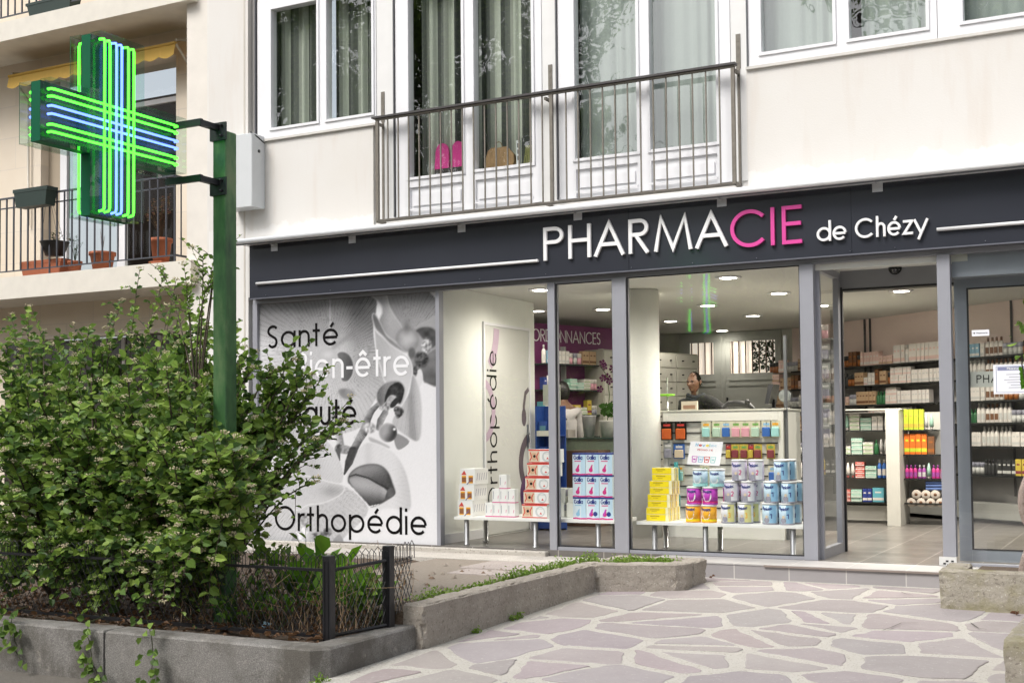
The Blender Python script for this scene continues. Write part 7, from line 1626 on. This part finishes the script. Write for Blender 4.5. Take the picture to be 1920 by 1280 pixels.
# envelope: (px, py, depth y, radius px-ish in metres) clusters the branches reach for
ENV = [(60, 680, -3.6, .36, 14), (190, 690, -3.8, .33, 13), (320, 650, -3.9, .32, 12), (20, 760, -4.0, .45, 15), (150, 800, -4.4, .42, 20), (300, 770, -4.5, .40, 22), (430, 740, -3.9, .28, 9), (520, 735, -3.9, .22, 9), (580, 730, -3.85, .17, 5),
       (590, 820, -3.9, .12, 3), (500, 850, -4.2, .2, 5), (440, 660, -3.8, .2, 6), (380, 900, -4.7, .34, 18), (230, 940, -4.6, .42, 18), (60, 920, -4.5, .45, 18), (360, 1030, -4.75, .22, 10), (420, 860, -4.75, .17, 5), (425, 930, -4.8, .2, 7), (405, 1000, -4.8, .16, 6), (480, 900, -4.4, .15, 4), (450, 980, -4.5, .14, 4), (40, 1050, -4.5, .26, 9), (170, 1070, -4.55, .22, 8), (270, 1050, -4.6, .24, 8), (340, 1090, -4.5, .15, 5), (130, 1040, -4.6, .35, 10), (300, 620, -3.4, .18, 3), (430, 990, -4.5, .2, 6), (100, 640, -3.3, .25, 6), (250, 860, -3.9, .4, 10), (90, 1000, -3.9, .4, 8)]
roots = [Vector((-5.6, -4.1, -.08)), Vector((-5.9, -3.9, -.08)), Vector((-6.2, -4.0, -.08)), Vector((-6.6, -3.8, -.08)), Vector((-7.0, -4.0, -.08))]
def branch(root, tip, nt, rad=.014, L0=.064, droop=.0, greens=GR, flower=.28, leaves=(4, 7)):
    mid = root.lerp(tip, .45) + Vector((random.uniform(-.12, .12), random.uniform(-.12, .12), .22 + random.uniform(0, .2)))
    pts = bez(root, mid, tip, 9); sm.tube(pts, [rad * (1 - .85 * i / 9) + .0012 for i in range(10)], 5, cap=False)
    for k in range(nt):
        t = random.uniform(.50, 1.0) * 9; i = min(int(t), 8); p = pts[i].lerp(pts[i + 1], t - i); ax = (pts[i + 1] - pts[i]).normalized()
        d_ = (ax * .6 + rnd_dir(.25) * .9 + Vector((.12, -.25, 0))).normalized(); ln = random.uniform(.10, .26)
        q = [p, p + d_ * ln * .5 + Vector((0, 0, .012)), p + d_ * ln + Vector((0, 0, -droop * ln))]
        sm.tube(q, [.0028, .002, .0012], 4, cap=False); twig_leaves(lm, fm, sm, q, random.randint(*leaves), L0, greens, flower)
    twig_leaves(lm, fm, sm, pts[5:], random.randint(12, 18), L0, greens, 0.6)
for px, py, y, rr, n in ENV:
    c_ = tgt(px, py, y)
    for k in range(n):
        v = rnd_dir() * rr * random.uniform(.35, 1) ** .6; tip = c_ + Vector((v.x * .9, v.y * .8, v.z * .85)); tip.y = max(tip.y, -4.95 if py < 1000 else -4.9)
        if tip.z < .05: tip.z = .05 + random.random() * .2
        root = min(roots, key=lambda r0: abs(r0.x - tip.x) + random.uniform(0, .5)); branch(root, tip, random.randint(8, 12))
# reaching sprigs
for px, py, y in ((660, 745, -3.85), (640, 790, -3.85), (612, 700, -3.8), (655, 800, -3.9), (592, 905, -4.0), (555, 880, -4.0), (520, 960, -4.3), (305, 1130, -4.85), (330, 1080, -4.85), (400, 1060, -4.85), (20, 590, -3.3), (210, 590, -3.4), (230, 565, -3.4), (300, 545, -3.3), (262, 505, -3.5), (330, 525, -3.5), (340, 570, -3.5), (375, 555, -3.6)):
    tip = tgt(px, py, y); root = min(roots, key=lambda r0: abs(r0.x - tip.x)); branch(root.lerp(tip, .2), tip, 5, .007, .043, .2, leaves=(4, 7))
for px, py, y in ((380, 480, -4.2), (405, 470, -4.15), (360, 520, -4.1), (300, 500, -3.7), (350, 540, -4.2), (400, 515, -4.25), (415, 455, -4.30)):
    tip = tgt(px, py, y); branch(tgt(370, 760, -4.1), tip, 4, .006, .036, 0, leaves=(3, 5), greens=GR[:3])
L_ = sb.location
for mb, nm_, m_ in ((lm, 'leaves', LEAF), (fm, 'flower_heads', vcol('cream_flower', .8, .2)), (sm, 'branches', BARK)): part(mb, nm_, m_, sb)
print('leaf faces', len(lm.f))
# dark leaf litter and dry stems behind the fence
random.seed(23)
lt = MB()
for k in range(1500):
    x = random.uniform(-7.6, -4.15); y = random.uniform(-4.78, -3.6); s_ = random.uniform(.012, .032); a = random.uniform(0, 6.28); p = Vector((x, y, -.07 + random.uniform(0, .035))); m_ = random.uniform(.5, 1.3)
    leaf(lt, p, Vector((math.cos(a), math.sin(a), random.uniform(-.2, .5))).normalized(), Vector((random.uniform(-.4, .4), random.uniform(-.4, .4), 1)).normalized(), s_ * 1.8, s_, (.17 * m_, .095 * m_, .05 * m_), .5)
tag(lt.build('leaf_litter', LEAF), 'brown fallen leaves on the soil inside the fence', 'leaf litter', kind='stuff')
dm = MB(); dl = MB()
for k in range(190):
    x = random.uniform(-5.45, -4.15); y = random.uniform(-4.58, -3.7); h2 = random.uniform(.12, .42); p = Vector((x, y, -.08)); d_ = Vector((random.uniform(-.35, .35), random.uniform(-.2, .2), 1)).normalized()
    q = [p, p + d_ * h2 * .5 + rnd_dir() * .03, p + d_ * h2 + rnd_dir() * .08, p + d_ * h2 * .9 + rnd_dir() * .16]; dm.tube(q, [.0028, .0022, .0016, .001], 4, cap=False)
    if random.random() < .35:
        for j in range(4): leaf(dl, q[2].lerp(q[1], random.random()), rnd_dir(), rnd_dir(1), .035, .018, (.23, .15, .08), .5)
dr_ = empty('dry_weeds', 'tangle of dry brown stems behind the right part of the fence', 'dry plants', (-4.7, -4.2, -.08)); part(dm, 'stems', DRY, dr_); part(dl, 'withered_leaves', LEAF, dr_)
# green undergrowth
def small_plant(name, c_, n, L0, h2, greens, label, cat='plant', wr=.65, spread=.12, kind=None):
    e = empty(name, label, cat, c_) ; a = MB(); b = MB()
    for k in range(n):
        an = random.uniform(0, 6.28); d_ = Vector((math.cos(an) * random.random(), math.sin(an) * random.random(), random.uniform(.5, 1.3))).normalized(); L = h2 * random.uniform(.4, 1)
        p0 = Vector((random.uniform(-spread, spread), random.uniform(-spread, spread) * .6, 0)); q = bez(p0, p0 + d_ * L * .6, p0 + d_ * L + Vector((0, -.02, -L * .12)), 4); b.c = (.08, .12, .04); b.tube(q, .0022, 4, cap=False)
        for j in range(3): m_ = random.uniform(.75, 1.3); leaf(a, q[4 - j], (d_ + rnd_dir() * .8).normalized(), (Vector((0, -.4, 1)) + rnd_dir() * .5).normalized(), L0 * random.uniform(.6, 1.2), L0 * wr * random.uniform(.7, 1.1), tuple(v * m_ for v in random.choice(greens)))
    a.build('leaves', LEAF, e); b.build('stems', LEAF, e); return e
BR = [(.14, .30, .02), (.10, .24, .02), (.18, .34, .04)]
small_plant('broadleaf_plant', (-4.62, -4.15, -.06), 24, .15, .52, BR, 'bright green broad leaved plant rising behind the fence corner', spread=.16)
small_plant('broadleaf_plant', (-4.34, -4.15, -.06), 22, .11, .44, BR, 'bright green leafy plant just left of the second fence post', spread=.1)
small_plant('ivy_clump', (-4.20, -4.10, -.06), 16, .06, .30, GR, 'small ivy climbing between the two fence posts', spread=.08)
small_plant('ivy_clump', (-4.80, -4.40, -.06), 44, .055, .34, BR[:2] + GR[:2], 'low ivy patch behind the fence left of the corner post', spread=.2)
small_plant('ivy_clump', (-5.35, -4.35, -.06), 26, .05, .42, GR[:4], 'ivy shoots at the foot of the green pole', spread=.22)
small_plant('broadleaf_plant', (-5.0, -4.0, .12), 24, .06, .42, GR[:3], 'low green shrub right of the green pole behind the fence', spread=.22)
# ivy hanging over the granite
def ivy(px, py0, py1, label):
    a = F(px, py0, -4.99); b = F(px + 10, py1, -5.05); e = empty('trailing_ivy', label, 'ivy', tuple(a)); lm_ = MB(); st2 = MB(); st2.c = (.08, .09, .04)
    n = 9; pts = [Vector((0, .12, .03)), Vector((0, 0, .01))] + [Vector(((b.x - a.x) * i / n + random.uniform(-.02, .02), -.01 - .004 * i, (b.z - a.z) * i / n)) for i in range(1, n + 1)]
    st2.tube(pts, .003, 4, cap=False)
    for i in range(34): p = pts[random.randint(1, len(pts) - 1)] + Vector((random.uniform(-.07, .07), random.uniform(-.03, 0), random.uniform(-.03, .03))); m_ = random.uniform(.6, 1.2); leaf(lm_, p, Vector((random.uniform(-1, 1), -.3, random.uniform(-1, .3))).normalized(), Vector((0, -1, .4)), .045, .042, tuple(v * m_ for v in random.choice(GR[:4])))
    lm_.build('leaves', LEAF, e); st2.build('stem', LEAF, e)
ivy(275, 1095, 1270, 'ivy trailing down the granite edge near its joint'); ivy(22, 1150, 1240, 'ivy hanging over the granite at the far left'); ivy(165, 1170, 1268, 'small ivy strand low on the granite left of the joint')
# weeds along the planter and in the trough
wd = MB()
def weeds(p0, p1, n, h2, sp_, z):
    for k in range(n):
        t = random.random(); p = Vector(p0).lerp(Vector(p1), t); p = Vector((p.x + random.uniform(-sp_, sp_), p.y + random.uniform(-sp_, sp_), z))
        clump = .5 + .5 * math.sin(t * 23) * math.sin(t * 7 + 1); L = random.uniform(.3, 1) * h2 * (.45 + .8 * clump)
        d_ = Vector((random.uniform(-.6, .6), random.uniform(-.6, .6), 1)).normalized(); m_ = random.uniform(.7, 1.25)
        for j in range(3): leaf(wd, p + d_ * L * (j + 1) / 3, (rnd_dir(.3)), (rnd_dir(1.5)), .022, .013, tuple(v * m_ for v in random.choice([(.22, .36, .05), (.17, .30, .04), (.28, .38, .09)])))
        wd.c = (.15, .22, .05); wd.add([p + Vector((-.0015, 0, 0)), p + Vector((.0015, 0, 0)), p + d_ * L], [(0, 1, 2)])
weeds((-4.12, -3.75, 0), (-4.10, -1.5, 0), 620, .075, .035, .02); weeds((-4.08, -2.6, 0), (-4.06, -1.2, 0), 380, .10, .03, .035); weeds((-3.9, -1.12, 0), (-3.5, -1.08, 0), 330, .06, .10, .03); weeds((-4.5, -3.2, 0), (-4.3, -3.4, 0), 60, .07, .1, -.07); weeds((-4.0, -1.35, 0), (-3.55, -1.15, 0), 120, .05, .04, .03); weeds((-3.885, -3.0, 0), (-3.88, -2.85, 0), 26, .05, .012, -.17); weeds((-3.885, -3.5, 0), (-3.88, -3.42, 0), 14, .035, .01, -.185); weeds((-3.93, -4.98, 0), (-3.96, -5.05, 0), 16, .05, .02, -.22)
tag(wd.build('weeds', LEAF), 'bright green weeds growing along the concrete planter', 'weeds', kind='stuff')
# soil bank right behind the long wall
g = MB(); g.box(-4.30, -4.046, -4.0, -1.46, -.2, .015); struct('soil', g, SOIL)
# debris
db = MB()
for k in range(60):
    x = random.uniform(-5.6, -4.3); y = random.uniform(-3.2, -.8); p = Vector((x, y, -.055)); s_ = random.uniform(.008, .028); db.c = random.choice([(.30, .26, .22), (.20, .14, .10), (.26, .22, .18)]); a = random.uniform(0, 3); q = [p + Vector((math.cos(a + b) * s_, math.sin(a + b) * s_, 0)) for b in (0, 1.4, 3.1, 4.6)]; db.add(q + [p + Vector((0, 0, s_ * .8))], [(0, 1, 4), (1, 2, 4), (2, 3, 4), (3, 0, 4)])
tag(db.build('rubble', vcol('rubble_mix', .9, .2)), 'small stones and bits of debris in the bare bed', 'rubble', kind='stuff')
def dead_leaf(px, py, sz, label):
    d = ray(px, py); t = (-.12 + .02 * (-D0 + .4) - H0) / (d.z - .02 * d.y); p = Vector((d.x * t, -D0 + d.y * t, H0 + d.z * t)); g = MB(); 
    for k in range(3): leaf(g, Vector((0, 0, .004 + .006 * k)), Vector((math.cos(k * 2 + px), math.sin(k * 2 + px), .25)).normalized(), Vector((.2, -.3, 1)).normalized(), sz, sz * .6, (.16, .07, .035), .7)
    tag(g.build('dead_leaf', LEAF, loc=p), label, 'dead leaf')
dead_leaf(1531, 1086, .06, 'curled brown dead leaf lying before the entrance step'); dead_leaf(1335, 1084, .03, 'tiny brown dead leaf on the paving left of the entrance'); dead_leaf(1905, 1154, .04, 'yellowish dead leaf beside the right planter')
# blue litter
g = MB(); random.seed(2); c_ = F(498, 1172, -4.5)
V = [(random.uniform(-.035, .035), random.uniform(-.02, .02), random.uniform(0, .05)) for _ in range(12)]
g.add(V, [(0, 1, 2), (2, 3, 4), (4, 5, 6), (6, 7, 8), (8, 9, 10), (10, 11, 0), (1, 5, 9), (3, 7, 11), (0, 4, 8)]); tag(g.build('plastic_litter', mat('pale_blue_plastic', (.25, .38, .45), .25), loc=(c_.x, -4.5, -.055)), 'crumpled pale blue plastic litter behind the fence', 'litter')
# braided trunk plant at the right edge
bt = empty('braided_tree', 'potted tree with a thick braided trunk at the right edge', 'tree', (-.80, -1.22, .06))
g = MB()
for k in range(2):
    pts = []
    for i in range(30): t = i / 29; a = t * 5.2 + k * math.pi; pts.append((-.02 + math.cos(a) * .075, math.sin(a) * .05, t * .80 + .02))
    g.tube(pts, [.038 - .012 * i / 29 for i in range(30)], 10)
g.build('trunk', m_concrete('pale_bark', (.26, .19, .16), (.50, .41, .36)), bt)
g = MB(); random.seed(44)
for k in range(240):
    v = rnd_dir(); c_ = Vector((.20, 0, 1.62)) + Vector((v.x * .38, v.y * .30, v.z * .36)) * random.uniform(.5, 1); m_ = random.uniform(.7, 1.2); leaf(g, c_, rnd_dir(-.4), rnd_dir(1), .075, .04, tuple(q * m_ for q in random.choice(GR[:3])))
for k in range(5): leaf(g, Vector((-.095 + k * .012, 0, 1.43 - k * .028)), Vector((.5 - k * .3, -.2, -.8)).normalized(), Vector((0, -1, .3)), .06, .034, (.10, .26, .02))
g.build('leaves', LEAF, bt)
g = MB()
for k in range(12): v = rnd_dir(.6); v.z = abs(v.z); g.tube([(0, 0, .80), tuple(Vector((.06, 0, 1.1)) + v * .1), tuple(Vector((.18, 0, 1.45)) + v * .26)], [.010, .007, .003], 5)
g.tube([(0, 0, .8), (-.04, 0, 1.2), (-.08, 0, 1.45)], [.006, .004, .002], 5); g.build('branches', BARK, bt)

# ================================================================== ACROSS THE STREET (seen only as reflections in the glass)
random.seed(77)
def street_tree(x, y, h, label):
    e = empty('street_tree', label, 'tree', (x, y, -.42), 'street trees behind the photographer'); a = MB(); b = MB()
    b.tube([(0, 0, 0), (.1, .05, h * .3), (0, .1, h * .55), (.1, 0, h * .8)], [.25, .2, .14, .05], 8)
    for k in range(14):
        v = rnd_dir(.2); v.z = abs(v.z) * .7; s0 = Vector((0, 0, h * random.uniform(.3, .6))); b.tube([s0, s0 + v * h * .2 + Vector((0, 0, .3)), s0 + v * h * .36 + Vector((0, 0, .5))], [.07, .045, .015], 5)
    cl = [Vector((v.x * h * .26, v.y * h * .22, h * .66 + v.z * h * .32)) for v in [rnd_dir() * random.uniform(.3, 1) for _ in range(120)]]
    for c_ in cl:
        for k in range(120): p = c_ + rnd_dir() * random.uniform(.1, .85); m_ = random.uniform(.6, 1.3); leaf(a, p, rnd_dir(), rnd_dir(.8), .23, .15, tuple(q * m_ for q in random.choice(GR)))
    a.build('crown', LEAF, e); b.build('trunk', BARK, e)
for i, (x, y, h) in enumerate(((-24.5, -20, 18.5), (-17.5, -21, 18), (-8.5, -22, 9), (-2.8, -20, 17.5))):
    street_tree(x, y, h, 'tall leafy street tree reflected in the upper windows, %s one' % ('leftmost', 'second', 'third', 'rightmost')[i])
oh = empty('sky_blocking_house', 'unseen house added across the street to cut sky reflections in the shop glass', 'building', (-3, -30, -.4))  # unseen house, added opposite to keep bright sky out of the glass reflections
g = MB(); g.box(-40, 18, -34, -30, -.41, 9); part(g, 'wall', mat('facing_render', (.24, .225, .20), .8, var=.08, scale=1), oh)
for i in range(11):
    for j in range(3): g = MB(); x = -22 + i * 3.7; g.box(x, x + 1.3, -29.998, -29.95, 1 + j * 3.3, 3 + j * 3.3); part(g, 'window', mat('facing_glass', (.06, .07, .08), .2), oh)
